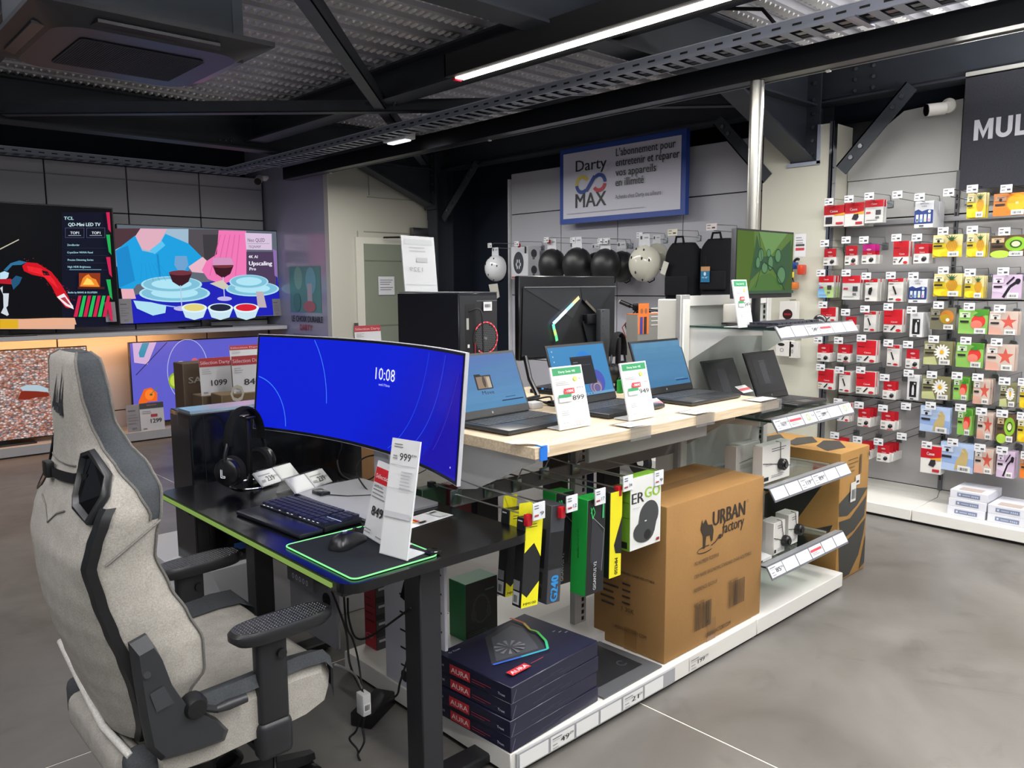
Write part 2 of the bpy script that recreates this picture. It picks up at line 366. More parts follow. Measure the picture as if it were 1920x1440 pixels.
# white panels on the back wall and the ink wall
PANC = '#b4b4bc'
def panel(y0, y1, z0, z1, col=PANC, name='wall_panel'):
    g = G(); g.rbox(5.6, 5.63, y0 + .004, y1 - .004, z0 + .004, z1 - .004, .002, 'print', col, 1); return g.build(name, WB)
g = G(); g.box(5.66, 5.7, -2.2, 6.02, 0, 2.6, 'matte', '#15171b'); WB = struct('wall_right', g)
cy = [3.25, 3.948, 4.642, 5.336, 6.03]
for i in range(4):
    for z0, z1 in ((0.13, 0.75), (0.75, 1.395), (1.395, 2.2), (2.2, 2.605)): panel(cy[i], cy[i + 1], z0, z1)
g = G(); g.box(5.57, 5.66, 6.03, 6.05, 0, 2.55, 'print', '#c8c8cc'); g.build('panel_edge_strip', WB)
ry = [-2.14, -1.14, -0.14, 0.86, 1.86, 2.58]
for i in range(5):
    for z0, z1 in ((0.13, 0.7), (0.7, 1.385), (1.385, 1.93), (1.93, 2.2), (2.2, 2.62)):
        if i == 4 and z0 == 2.2: continue
        panel(ry[i], ry[i + 1], z0, z1, '#a4a3a4' if z1 < 2.0 else '#aaa9a7')
g = G(); g.prism([(5.6, 2.58, 2.2), (5.6, 1.864, 2.2), (5.6, 1.864, 2.64), (5.6, 2.22, 2.62), (5.6, 2.58, 2.36)], (.03, 0, 0), 'print', '#aaa9a7'); g.build('wall_panel', WB)
g = G()
for y in (1.86, .86, -.14):
    g.box(5.585, 5.6, y - .012, y + .012, .13, 2.2, 'print', '#55565a')
    for k in range(34): g.box(5.583, 5.585, y - .005, y + .005, .2 + k * .055, .235 + k * .055, 'matte', '#0c0c0e')
g.build('slotted_upright', WB)
g = G(); g.rbox(5.575, 5.6, -2.1, 2.57, 1.885, 1.915, .003, 'paintmetal', '#9c9ca0'); g.build('wall_rail', WB)
def plinth(nm, y0, y1, label):
    g = G(); g.rbox(5.13, 5.6, y0, y1, 0.018, 0.086, .003, 'print', '#dad8d2', 1); g.box(5.15, 5.6, y0, y1, 0, .018, 'matte', '#0b0b0b')
    g.prism([(5.56, y0, .086), (5.6, y0, .086), (5.6, y0, .13)], (0, y1 - y0, 0), 'print', '#b9b8b2'); return tag(g.build(nm), label, 'plinth')
plinth('display_plinth', -2.1, 1.858, 'low white plinth under the wall of ink packs, with boxes on it')
plinth('display_plinth', 1.862, 2.57, 'short white plinth section under the ink wall, beside the white column')
plinth('display_plinth', 3.27, 6.02, 'white plinth under the helmets and backpacks')
# columns, casing
def ibeam(g, a, b, dep, wid, up=(0, 0, 1), tf=.014, tw=.01, mat='beam', col='#2b3038'):
    a, b = Vector(a), Vector(b); d = (b - a); L = d.length; x = d.normalized(); z = Vector(up); z = (z - x * z.dot(x)).normalized(); y = z.cross(x)
    def bx(y0, y1, z0, z1):
        vs = [a + x * X + y * Y + z * Z for Z in (z0, z1) for Y in (y0, y1) for X in (0, L)]
        g.add(vs, [(0, 2, 3, 1), (4, 5, 7, 6), (0, 1, 5, 4), (2, 6, 7, 3), (0, 4, 6, 2), (1, 3, 7, 5)], mat, col)
    bx(-wid / 2, wid / 2, 0, tf); bx(-wid / 2, wid / 2, dep - tf, dep); bx(-tw / 2, tw / 2, tf, dep - tf); return g
def bolt(g, p, n, r=.013):
    n = Vector(n); g.cyl(p, Vector(p) + n * .012, r, 'metal', '#8f9296', 6)
for k, Y in enumerate((6.95, 2.79)):
    XE = (5.28, 5.39)[k]
    g = G(); ibeam(g, (XE + .02, Y, 0), (XE + .02, Y, 3.04), .22, .16, up=(1, 0, 0)); o = struct('steel_column', g)
    g = G()
    ibeam(g, (-4.5, Y, 2.7), (XE, Y, 2.7), .33, .16)
    pts = [(4.36, Y - .005, 2.7), (XE - .01, Y - .005, 2.33), (XE - .01, Y - .005, 2.7)]; g.prism(pts, (0, .01, 0), 'beam', '#2b3038')
    g.prism([(4.34, Y - .08, 2.70), (XE - .01, Y - .08, 2.325), (XE - .01, Y - .08, 2.34), (4.36, Y - .08, 2.712)], (0, .16, 0), 'beam', '#2e333b')
    g.box(XE - .012, XE + .008, Y - .1, Y + .1, 2.3, 3.04, 'beam', '#2b3038')
    ra = struct('roof_beam', g)
    g = G()
    for z in (2.38, 2.47, 2.56, 2.65, 2.74, 2.85): bolt(g, (XE - .012, Y - .06, z), (-1, 0, 0)); bolt(g, (XE - .012, Y + .06, z), (-1, 0, 0))
    for x in (1.2, 1.25, 1.3, 3.0, 3.05, 3.1): bolt(g, (x, Y - .01, 2.76), (0, -1, 0), .01)
    tag(g.build('bolt', ra), kind='stuff')
    for s in ((-1, 1) if k == 1 else (-1, 1)):
        g = G(); y0, y1 = Y + s * (.1 + .17 * k), Y + s * (.66 + .04 * k); z0, z1 = 2.2 + .05 * k, 2.72
        d = Vector((0, y1 - y0, z1 - z0)).normalized(); nn = Vector((0, -d.z, d.y)) * .045
        p0, p1 = Vector((5.36, y0, z0)), Vector((5.36, y1, z1)); g.prism([p0 - nn, p1 - nn, p1 + nn, p0 + nn], (.012, 0, 0), 'beam', '#33383f')
        g.prism([p0 - nn, p1 - nn, p1 - nn * .8, p0 - nn * .8], (.07, 0, 0), 'beam', '#30353c')
        for t in (.16, .3, .76, .88): bolt(g, p0.lerp(p1, t) - Vector((.0, 0, 0)), (-1, 0, 0), .016)
        struct('knee_brace', g)
g = G(); ibeam(g, (5.5, -3.4, 2.72), (5.5, 9.0, 2.72), .3, .16)
for z in (2.78, 2.85, 2.92):
    bolt(g, (5.49, 2.5, z), (-1, 0, 0)); bolt(g, (5.49, 2.38, z), (-1, 0, 0))
struct('eave_beam', g)
for X in (3.29, 1.0, -1.3):
    g = G(); ibeam(g, (X, -3.4, 2.76), (X, 6.9, 2.76), .22, .17)
    if X > 3:
        for dy, dx in ((-.1, .05), (0, .07), (.1, .05), (-.05, -.05), (.06, -.06), (.15, .0), (-.16, 0.02)): bolt(g, (X + dx, 4.9 + dy, 2.76), (0, 0, -1), .014)
    struct('roof_purlin', g)
def bar(g, a, b, wd=.08, th=.008, col='#343840'):
    a, b = Vector(a), Vector(b); d = (b - a).normalized(); s = Vector((-d.y, d.x, 0)).normalized()
    g.prism([a - s * wd / 2, b - s * wd / 2, b + s * wd / 2, a + s * wd / 2], (0, 0, th), 'beam', col)
    g.prism([a - s * wd / 2, b - s * wd / 2, b - s * (wd / 2 - th), a - s * (wd / 2 - th)], (0, 0, wd), 'beam', col)
for a, b in (((1.35, 6.75, 2.715), (3.32, 4.9, 2.715)), ((3.32, 4.9, 2.715), (5.2, 2.95, 2.715)), ((1.7, 3.15, 2.73), (3.3, 4.9, 2.73)), ((3.3, 4.9, 2.73), (5.1, 6.8, 2.73)), ((-1.3, 4.6, 2.73), (1.35, 6.75, 2.73))):
    g = G(); bar(g, a, b); struct('wind_brace', g)
# white column casing with notch trims
CX, CY0, CY1 = 5.37, 2.585, 3.10
g = G(); g.box(CX, CX + .012, CY0, 2.69, 0, 2.57, 'print', '#c4c2b4'); g.box(CX, CX + .012, 2.69, 2.89, 0, 2.33, 'print', '#c4c2b4'); g.box(CX, CX + .012, 2.89, CY1, 0, 2.57, 'print', '#c4c2b4')
g.box(CX + .012, 5.66, CY0, CY0 + .012, 0, 2.57, 'print', '#c4c2b4'); g.box(CX + .012, 5.66, CY1 - .012, CY1, 0, 2.57, 'print', '#c4c2b4'); cs = struct('column_casing', g)
g = G(); g.box(CX - .008, CX + .004, CY0 - .006, CY0 + .02, 0, 2.58, 'chrome', '#cfd2da'); g.box(CX - .008, CX + .04, CY0 - .010, CY0 + .002, 0, 2.58, 'chrome', '#cfd2da'); g.build('corner_strip', cs)
g = G(); g.box(CX - .015, CX, 2.67, 2.91, 2.305, 2.33, 'paintmetal', '#9aa0b0'); g.box(CX - .015, CX, 2.67, 2.69, 2.31, 2.57, 'paintmetal', '#9aa0b0'); g.build('notch_trim', cs)
q = at(1489, 482, X=CX - .001); g = G(); f = F(g, (CX - .001, q.y, q.z), -Vy, Vz); f.rect(0, 0, .085, .16, '#d9d9dc'); f.lines(.01, .13, .06, 3, .018, '#8a8a90'); f.rect(.01, .075, .065, .014, '#444444'); f.rect(.01, .045, .065, .018, '#c04048'); g.build('notice_card', cs)
# ceiling deck: trapezoid ribs along X
g = G(); ny = 62; pitch = .2; prof = []
for i in range(ny):
    y = -3.2 + i * pitch; prof += [(y, 3.05), (y + .125, 3.05), (y + .14, 3.10), (y + .185, 3.10)]
prof.append((-3.2 + ny * pitch, 3.05))
g.grid([[(x, y, z) for y, z in prof] for x in (-4.6, 6.1)], 'deck', '#b4b4bc', False); g.box(-4.6, 6.1, -3.3, 9.2, 3.11, 3.2, 'matte', '#333338')
ce = struct('ceiling', g)
g = G(); vs = []; fs = []
for i in range(ny):
    y = -3.2 + i * pitch + .0625
    if not (-1.2 < y < 8.6): continue
    for k in range(128):
        x = -0.6 + k * .052
        if x > 5.9: break
        b = len(vs); a = .011
        vs += [(x - a, y - .034, 3.049), (x + a, y - .034, 3.049), (x + a, y + .034, 3.049), (x - a, y + .034, 3.049), (x - .001, y - .026, 3.034), (x - .001, y + .026, 3.034)]
        fs += [(b, b + 4, b + 1), (b + 1, b + 4, b + 5, b + 2), (b + 2, b + 5, b + 3), (b + 3, b + 5, b + 4, b)]
g.add(vs, fs, 'deck', '#e4e4e4'); tag(g.build('perforation', ce), kind='stuff')
# ---------------------------------------------------------------- ceiling services
t = thing('linear_light', 'long black linear light with glowing white strip hanging from the ceiling', 'light', (2.84, 1.2, 2.6))
g = G(); g.box(2.768, 2.81, -1.6, 3.5, 2.605, 2.72, 'matte', '#0d0e10'); g.box(2.87, 2.912, -1.6, 3.5, 2.605, 2.72, 'matte', '#0d0e10'); g.box(2.81, 2.87, -1.6, 3.5, 2.625, 2.72, 'matte', '#0d0e10'); g.box(2.768, 2.912, 3.49, 3.5, 2.606, 2.72, 'matte', '#0d0e10'); g.build('housing', t)
g = G(); g.box(2.811, 2.869, -1.55, 3.46, 2.6, 2.624, 'lamp', '#fffaf0'); g.build('diffuser', t)
g = G(); g.rbox(2.81, 2.86, 3.462, 3.488, 2.59, 2.615, .006, 'gloss', '#d02030'); g.build('end_cap', t)
for y in (2.95, 0.6):
    g = G(); g.cyl((2.84, y, 2.69), (2.84, y, 2.95), .005, 'metal', '#b0b0b0', 8); g.box(2.82, 2.86, y - .01, y + .01, 2.93, 2.96, 'metal', '#909090'); g.build('hanging_rod', t)
def tray(g, p0, p1, w2, h):
    p0, p1 = Vector(p0), Vector(p1); d = (p1 - p0).normalized(); s = Vector((-d.y, d.x, 0)); L = (p1 - p0).length
    c = '#878c99'
    for q in (0, w2): g.prism([p0 + s * q, p1 + s * q, p1 + s * q + Vz * h, p0 + s * q + Vz * h], s * .002, 'paintmetal', c); g.prism([p0 + s * (q - .006) + Vz * h, p1 + s * (q - .006) + Vz * h, p1 + s * (q + .008) + Vz * h, p0 + s * (q + .008) + Vz * h], Vz * .004, 'paintmetal', '#b4b8c4')
    n = int(L / .1)
    g.prism([p0, p1, p1 + s * .012, p0 + s * .012], Vz * .001, 'paintmetal', c); g.prism([p0 + s * (w2 - .012), p1 + s * (w2 - .012), p1 + s * w2, p0 + s * w2], Vz * .001, 'paintmetal', c)
    for k in range(n):
        a = p0 + d * (k * .1); g.prism([a + s * .012, a + d * .045 + s * .012, a + d * .045 + s * (w2 - .012), a + s * (w2 - .012)], Vz * .001, 'paintmetal', c)
        for q in (-.0006, w2 + .0026):
            b = a + d * .03 + s * q; g.add([b + Vz * (h * .42), b + d * .045 + Vz * (h * .42), b + d * .045 + Vz * (h * .62), b + Vz * (h * .62)], [(0, 1, 2, 3)], 'matte', '#0a0a0c')
g = G(); tray(g, (3.62, -1.4, 2.615), (3.62, 8.0, 2.615), .16, .05); tag(g.build('cable_tray'), 'perforated steel cable tray running along above the black lighting track', 'cable tray')
g = G(); tray(g, (-1.5, 7.95, 2.63), (3.7, 7.95, 2.63), .16, .05); tag(g.build('cable_tray'), 'perforated cable tray running along the top of the television wall', 'cable tray')
g = G(); g.box(3.52, 3.56, -1.4, 8.0, 2.62, 2.632, 'gloss', '#26262a'); g.box(3.575, 3.60, -1.4, 8.0, 2.62, 2.638, 'matte', '#1c1c20')
tag(g.build('cable_bundle'), 'dark cables lying inside the long ceiling cable tray', 'cables')
t = thing('lighting_track', 'long black lighting track hanging beneath the perforated cable tray', 'track', (3.92, 3, 2.55))
g = G(); g.box(3.87, 3.97, -1.4, 7.5, 2.55, 2.665, 'satin', '#0e1014'); g.box(3.965, 3.971, -1.4, 7.5, 2.545, 2.551, 'metal', '#9a9a98'); g.build('rail', t)
for y in (1.95, 4.5, 6.75):
    g = G(); p = Vector((3.968, y, 2.55)); g.rbox(p.x - .008, p.x + .012, y - .012, y + .012, 2.54, 2.585, .003, 'print', '#d8d8d4'); g.build('clip', t)
for x, y, wh in ((3.54, 4.75, 'middle'), (3.54, 1.6, 'nearest'), (3.54, 7.1, 'furthest')):
    g = G(); g.cyl((x, y, 2.63), (x, y, 3.04), .004, 'metal', '#b0b0b0', 8); g.box(x - .1, x + .1, y - .015, y + .015, 2.605, 2.614, 'metal', '#a0a4b0'); tag(g.build('hanging_rod'), wh + ' threaded rod with crossbar holding the long cable tray', 'rod')

p = at(1218, 140, Z=2.62)
t = thing('emergency_light', 'small white emergency light fixed beside the cable tray, lit', 'light', (3.42, 5.9, 2.6))
q = at(748, 260, Z=2.62)
g = G(); g.rbox(q.x - .05, q.x + .05, q.y - .15, q.y + .15, 2.6, 2.65, .008, 'print', '#d8dadc'); g.build('housing', t)
g = G(); g.rbox(q.x - .03, q.x + .03, q.y - .12, q.y + .12, 2.588, 2.601, .006, 'led', '#f2f6ff'); g.build('diffuser', t)
g = G(); g.tube([(q.x, q.y - .1, 2.65), (q.x + .05, q.y - .2, 2.75), (q.x + .12, q.y - .35, 2.72), (3.56, q.y - .5, 2.64)], .008, 'matte', '#101010'); g.build('cable', t)
t.location = (q.x, q.y, 2.6)
for c in kids(t): c.location = Vector((3.42, 5.9, 2.6)) - q - Vector((0, 0, 2.6 - q.z)) if False else Vector((3.42 - q.x, 5.9 - q.y, 0))
g = G(); g.tube([(3.5, 1.95, 2.64), (3.5, 2.05, 2.76), (3.44, 2.25, 2.8), (3.35, 2.45, 2.78), (3.3, 2.6, 2.8)], .009, 'matte', '#101012'); tag(g.build('cable'), 'loose black cable looping up from the cable tray to the ceiling', 'cable')
# air conditioner
t = thing('air_conditioner', 'dark ceiling cassette air conditioner with louvred panel and grille', 'air conditioner', (1.235, 3.75, 2.5))
g = G(); g.box(.85, 1.6, 3.42, 4.12, 2.53, 2.92, 'paintmetal', '#3d434b'); g.box(1.56, 1.605, 3.415, 3.46, 2.53, 2.92, 'paintmetal', '#4a5058'); g.build('body', t)
g = G()
def sq(c, hx, hy, r, z, n=6):
    pts = []
    for qx, qy, a0 in ((1, 1, 0), (-1, 1, 90), (-1, -1, 180), (1, -1, 270)):
        for k in range(n + 1):
            a = math.radians(a0 + 90 * k / n); pts.append((c[0] + qx * (hx - r) + r * math.cos(a), c[1] + qy * (hy - r) + r * math.sin(a), z))
    return pts
C0 = (1.235, 3.76)
rings = [sq(C0, .46, .46, .01, 2.535), sq(C0, .46, .46, .01, 2.515), sq(C0, .40, .40, .08, 2.495), sq(C0, .36, .36, .12, 2.47)]
g.grid(rings, 'plastic', '#26272e', True, True); g.add(rings[-1], [tuple(range(len(rings[-1])))], 'plastic', '#2b2c37'); g.build('panel', t)
g = G(); g.prism(sq((1.235, 3.76), .245, .225, .02, 2.468), (0, 0, -.004), 'matte', '#252a33')
for k in range(48): g.box(1.0 + k * .0102, 1.003 + k * .0102, 3.545, 3.975, 2.4625, 2.464, 'matte', '#20242d')
g.build('grille', t)
for k, (dx, dy) in enumerate(((0, -1), (0, 1), (1, 0), (-1, 0))):
    g = G(); L2 = .26; a = Vector((1.235 + dx * .385, 3.76 + dy * .385, 2.488)); s = Vector((abs(dy), abs(dx), 0))
    g.prism([a - s * L2 - Vector((dx, dy, 0)) * .03, a + s * L2 - Vector((dx, dy, 0)) * .03, a + s * L2 * .9 + Vector((dx, dy, 0)) * .03 + Vz * .01, a - s * L2 * .9 + Vector((dx, dy, 0)) * .03 + Vz * .01], (0, 0, -.012), 'satin', '#14161b'); g.build('louvre', t)
for x, z, r in ((1.02, 2.74, .012), (1.44, 2.72, .018)): g = G(); g.sphere((x, 3.42, z), r, 'metal', '#c8c8c8', 10); g.build('screw', t)
g = G(); g.box(1.1, 1.3, 3.413, 3.42, 2.8, 2.9, 'paintmetal', '#2f343b'); g.box(1.1, 1.3, 3.41, 3.413, 2.797, 2.8, 'metal', '#8a8a8a'); g.build('access_cover', t)
for x in (.9, 1.58):
    g = G(); g.cyl((x, 3.45, 2.9), (x, 3.45, 3.05), .005, 'metal', '#909090', 8); g.build('hanging_rod', t)
# security cameras
def seccam(p, aim, label):
    p = Vector(p); t = thing('security_camera', label, 'camera', p); a = Vector(aim).normalized()
    g = G(); g.lathe([(0, .0), (.045, .0), (.045, .02), (.02, .045), (0, .045)], p - Vector((0, 0, 0)), (-1, 0, 0) if abs(aim[2]) < .2 else (0, 0, -1), 'print', '#d6d4cc'); g.build('mount', t)
    q = p + a * .05 + Vector((-.05, 0, -.02)); g = G(); g.cyl(q - a * .04, q + a * .07, .038, 'print', '#d2d0ca', 20); g.build('body', t)
    g = G(); g.cyl(q + a * .069, q + a * .075, .036, 'gloss', '#0a0a0c', 20); g.build('lens', t); return t
q = at(457, 345, Z=2.6); seccam((q.x, 7.97, 2.631), (-.6, -.8, -.45), 'small white security camera under the corner of the cable trays')
seccam((5.56, 1.93, 2.60), (-.7, .7, -.1), 'white security camera with black lens above the ink wall')
# signs
t = thing('hanging_sign', 'white rectangular sign with blue border and coloured loop emblem above the helmets', 'sign', (5.45, 4.4, 2.0))
ya = at(1050, 350, X=5.45).y; yb = at(1286, 320, X=5.45).y; z0 = at(1050, 421, X=5.45).z; z1 = at(1049, 282, X=5.45).z
g = G(); g.box(5.45, 5.5, yb, ya, z0, z1, 'print', '#26469a'); g.build('frame', t)
g = G(); W, H = ya - yb, z1 - z0; f = F(g, (5.449, ya, z0), -Vy, Vz, step=.0008)
f.rect(.045, .045, W - .09, H - .09, '#cfcfdc')
f.text('Darty', .20, H * .68, .10, '#26282e', w=.36, bold=.02); f.text('MAX', .20, H * .20, .13, '#26282e', w=.36, bold=.02)
cx, cy2, r = .28, H * .5, .083
f.ring(cx, cy2, r, r, .033, '#d9c35a', a0=math.radians(30), a1=math.radians(185)); f.ring(cx, cy2, r, r, .033, '#2b4596', a0=math.radians(185), a1=math.radians(310))
f.ring(cx + .2, cy2, r, r, .033, '#2b4596', a0=math.radians(0), a1=math.radians(130)); f.ring(cx + .2, cy2, r, r, .033, '#c03c46', a0=math.radians(215), a1=math.radians(350))
f.line([(cx + .05, cy2 - .06), (cx + .15, cy2 + .06)], .036, '#2b4596')
for i, (s, w2) in enumerate((("L'abonnement pour", .75), ('entretenir et réparer', .80), ('vos appareils', .52), ('en illimité', .37))):
    f.text(s, W * .485, H * (.80 - .125 * i), .068, '#2a2a30', w=w2 * W / 1.72 * 1.02, bold=.012)
f.text('Achetés chez Darty ou ailleurs', W * .485, H * .265, .036, '#3a3a40', w=.6 * W / 1.72); f.rect(.1, .085, W - .5, .003, '#8a8a96')
g.build('sign_face', t)
t = thing('hanging_banner', 'dark grey hanging banner with large white letters above the ink wall', 'banner', (5.42, 1.4, 2.3))
yl = at(1811, 143, X=5.42).y; zt = at(1811, 143, X=5.42).z; zb = at(1800, 357, X=5.42).z
g = G(); g.box(5.42, 5.43, yl - 2.2, yl, zb, zt, 'cloth', '#33343a'); g.build('cloth', t)
g = G(); g.rbox(5.41, 5.44, yl - 2.2, yl, zt - .005, zt + .02, .004, 'print', '#b9b9b4'); g.build('top_rail', t)
g = G(); p0 = at(1825, 264, X=5.418); p1 = at(1861, 258, X=5.418); f = F(g, (5.418, yl, zb), -Vy, Vz)
lw = (p0.y - p1.y); lh = at(1825, 226, X=5.418).z - p0.z; x0 = yl - p0.y; bz = p0.z - zb
sw = lw * .24; c2 = '#aaaab0'
f.poly([(x0, bz), (x0 + sw, bz), (x0 + sw, bz + lh * .62), (x0 + lw / 2, bz + lh * .05), (x0 + lw - sw, bz + lh * .62), (x0 + lw - sw, bz), (x0 + lw, bz), (x0 + lw, bz + lh), (x0 + lw - sw * 1.05, bz + lh), (x0 + lw / 2, bz + lh * .42), (x0 + sw * 1.05, bz + lh), (x0, bz + lh)], c2)
ux = x0 + lw * 1.14; uw = lw * .84; N_ = 12; f.k += 1; cu, ru = ux + uw / 2, uw / 2
outer = [(ux, bz + lh)] + [(cu - ru * math.cos(math.pi * k / N_), bz + ru - ru * math.sin(math.pi * k / N_)) for k in range(N_ + 1)] + [(ux + uw, bz + lh)]; inner = [(ux + sw, bz + lh)] + [(cu - (ru - sw) * math.cos(math.pi * k / N_), bz + ru - (ru - sw) * math.sin(math.pi * k / N_)) for k in range(N_ + 1)] + [(ux + uw - sw, bz + lh)]
g.grid([[f.P(*p) for p in outer], [f.P(*p) for p in inner]], 'print', c2, False)
lx = ux + uw + lw * .14; f.rect(lx, bz, sw, lh, c2); f.rect(lx + sw, bz, lw * .46, sw, c2); g.build('lettering', t)
# poster on the partition
g = G(); a = at(548, 650, X=4.145); b = at(612, 560, X=4.145); f = F(g, (4.147, a.y, .85), -Vy, Vz, step=.001)
t = thing('wall_poster', 'shiny wall poster with green picture and text LE CHOIX DURABLE on the grey partition', 'poster', (4.14, 7.5, 1.2))
w2 = a.y - b.y; zt = at(560, 500, X=4.147).z - .85; zm = at(560, 585, X=4.147).z - .85
f.rect(.0, zm, w2 * .86, zt - zm, '#5d9a92'); f.ell(w2 * .25, zt - .12, .09, .12, '#86b7a6'); f.ell(w2 * .6, zt - .15, .11, .14, '#79b9c4'); f.rect(w2 * .5, zm + .1, .1, .2, '#c4b9c0'); f.ell(w2 * .55, zm + .06, .13, .06, '#c07070'); f.ell(w2 * .2, zm + .1, .08, .1, '#4c8a80')
f.text('LE CHOIX DURABLE', .03, zm - .1, .065, '#15101c', w=w2 * .86, bold=.03); f.text('DARTY', w2 * .27, zm - .19, .065, '#b02a3c', w=w2 * .34, bold=.03); f.rect(.05, zm - .25, w2 * .7, .02, '#7a7890')
g.build('poster_print', t)
# round steel pole
g = G(); g.cyl((3.9, 2.3, .0), (3.9, 2.3, 2.548), .036, 'metal', '#b5b3ac', 28); g.lathe([(.036, 0), (.05, 0), (.05, .01), (.036, .02)], (3.9, 2.3, 0), (0, 0, 1), 'metal', '#9a9a9a')
tag(g.build('steel_pole'), 'round brushed steel pole rising to the black track behind the green monitor', 'pole')
# ================================================================ SIT-STAND DESK AND WHAT IS ON IT
DZ = 0.75
def roundpoly(x0, x1, y0, y1, r, n=6):
    pts = []
    for cx, cy2, a0 in ((x1 - r, y1 - r, 0), (x0 + r, y1 - r, 90), (x0 + r, y0 + r, 180), (x1 - r, y0 + r, 270)):
        for k in range(n + 1):
            a = math.radians(a0 + 90 * k / n); pts.append((cx + r * math.cos(a), cy2 + r * math.sin(a)))
    return pts
t = thing('gaming_desk', 'black sit-stand gaming desk with lime green front edge', 'desk', (1.3, 2.3, 0))
g = G(); g.prism([(x, y, DZ - .026) for x, y in roundpoly(1.0, 1.65, 1.69, 3.0, .05)], (0, 0, .026), 'desk', '#0a0b0f'); g.build('desktop', t)
g = G(); g.box(.994, 1.0, 1.76, 3.0, DZ - .019, DZ - .008, 'led', '#66803a'); tag(g.build('edge_strip', t), 'lime green edge strip')
g = G(); g.rbox(1.04, 1.6, 1.78, 1.84, DZ - .065, DZ - .026, .004, 'paintmetal', '#1b1c1f'); g.rbox(1.04, 1.6, 2.82, 2.88, DZ - .065, DZ - .026, .004, 'paintmetal', '#1b1c1f'); g.rbox(1.27, 1.31, 1.84, 2.82, DZ - .065, DZ - .03, .004, 'paintmetal', '#1b1c1f'); g.rbox(1.37, 1.41, 1.84, 2.82, DZ - .065, DZ - .03, .004, 'paintmetal', '#1b1c1f'); g.build('underframe', t)
for y in (1.8, 2.86):
    g = G(); g.rbox(1.275, 1.35, y - .04, y + .04, .04, DZ - .026, .004, 'paintmetal', '#222327', 1); g.rbox(1.283, 1.342, y - .032, y + .032, .3, DZ - .026, .003, 'paintmetal', '#26272b', 1); g.build('leg', t)
    g = G(); g.rbox(1.0, 1.6, y - .04, y + .04, 0.012, .045, .006, 'paintmetal', '#1b1c1f', 1)
    for x in (1.03, 1.57): g.cyl((x, y, 0), (x, y, .012), .018, 'matte', '#0b0b0b', 12)
    g.build('foot', t)
g = G(); g.rbox(1.005, 1.05, 1.87, 2.02, DZ - .07, DZ - .028, .004, 'plastic', '#14161e'); f = F(g, (1.0045, 2.01, DZ - .068), -Vy, Vz)
for i in range(5): f.ring(.03 + i * .02, .02, .0055, .0075, .0016, '#8c93a8', n=10)
g.build('control_box', t)
def cable(name, pts, r=.003, label=None, cat='cable', parent=None, col='#0f0f11', mat='matte'):
    P = [Vector(p) for p in pts]; out = []
    for i in range(len(P) - 1):
        a, b, c, d = P[max(i - 1, 0)], P[i], P[i + 1], P[min(i + 2, len(P) - 1)]
        for k in range(5):
            s = k / 5; out.append(0.5 * ((2 * b) + (c - a) * s + (2 * a - 5 * b + 4 * c - d) * s * s + (3 * b - a - 3 * c + d) * s ** 3))
    out.append(P[-1]); g = G(); g.tube(out, r, mat, col, 6); return tag(g.build(name, parent), label, cat)
# curved ultrawide monitor --------------------------------------
t = thing('curved_monitor', 'very wide curved monitor on the desk showing a blue screen and 10:08', 'monitor', (1.5, 2.37, DZ))
ym, half, RAD = 2.34, .652, 1.9
tilt = math.radians(6); zc = 1.13; zh = .178
def mon(y, z, o=0.0):   # y: arc length from the middle (+ to the left seen from the chair), z: height from middle, o: proud of the screen
    a = y / RAD; x = 1.495 - (RAD - RAD * math.cos(a)) - o * math.cos(a)
    yy = ym + (RAD - o) * math.sin(a); return Vector((x + (z) * math.sin(tilt), yy, zc + z * math.cos(tilt)))
def slab(g, y0, y1, z0, z1, o0, o1, mat, col, n=28):
    ring = lambda o: [[mon(y1 + (y0 - y1) * i / n, z, o) for i in range(n + 1)] for z in (z0, z1)]
    g.grid(ring(o0), mat, col, True); r = ring(o1); g.grid([r[1], r[0]], mat, col, True)
    for z in (z0, z1): g.grid([[mon(y1 + (y0 - y1) * i / n, z, o1) for i in range(n + 1)], [mon(y1 + (y0 - y1) * i / n, z, o0) for i in range(n + 1)]], mat, col, True)
    for y in (y0, y1): g.add([mon(y, z0, o0), mon(y, z1, o0), mon(y, z1, o1), mon(y, z0, o1)], [(0, 1, 2, 3)], mat, col)
g = G(); slab(g, -half, half, -zh - .012, zh + .006, -.001, -.012, 'paintmetal', '#b9bac0'); slab(g, -.35, .35, -.12, .12, -.012, -.05, 'paintmetal', '#b0b1b6'); g.build('back_shell', t)
g = G(); slab(g, -half + .002, half - .002, -zh - .010, zh + .004, 0, -.002, 'plastic', '#0c0c10'); g.build('bezel', t)
g = G()
def scol(v, u):
    d = (u - .62) * 1.5 + (v - .2) * .4; d = max(0, min(1, d))
    a, b = (0, 26, 205), (22, 10, 150); c = [(a[i] + (b[i] - a[i]) * d) / 255 for i in range(3)]; return tuple(srgb('#%02x%02x%02x' % tuple(int(x * 255) for x in c)))
n = 40; rows = [[mon(half - .012 - (2 * half - .024) * i / n, zh - .004 - (2 * zh - .004) * j / 8, .001) for i in range(n + 1)] for j in range(9)][::-1]
g.grid(rows, 'screen', '#001ad0', True, False, colf=lambda v, u: scol(1 - v, u))
wp2 = lambda x, y, k: mon(half - x, y - zh, k + .001)
f = F(g, (0, 0, 0), Vx, Vz, 'screen', warp=wp2)
def arc(cx, cy2, r, a0, a1, t2, col, n=26):
    pts = [(cx + r * math.cos(a0 + (a1 - a0) * i / n), cy2 + r * math.sin(a0 + (a1 - a0) * i / n)) for i in range(n + 1)]
    pts = [p for p in pts if .015 < p[0] < 2 * half - .015 and .005 < p[1] < 2 * zh - .006]; f.line(pts, t2, col)
arc(.02, .10, .385, 0.05, .82, .0035, '#3f7ff0'); arc(-.02, 0, .2, 0.0, 1.55, .0035, '#3f7ff0')
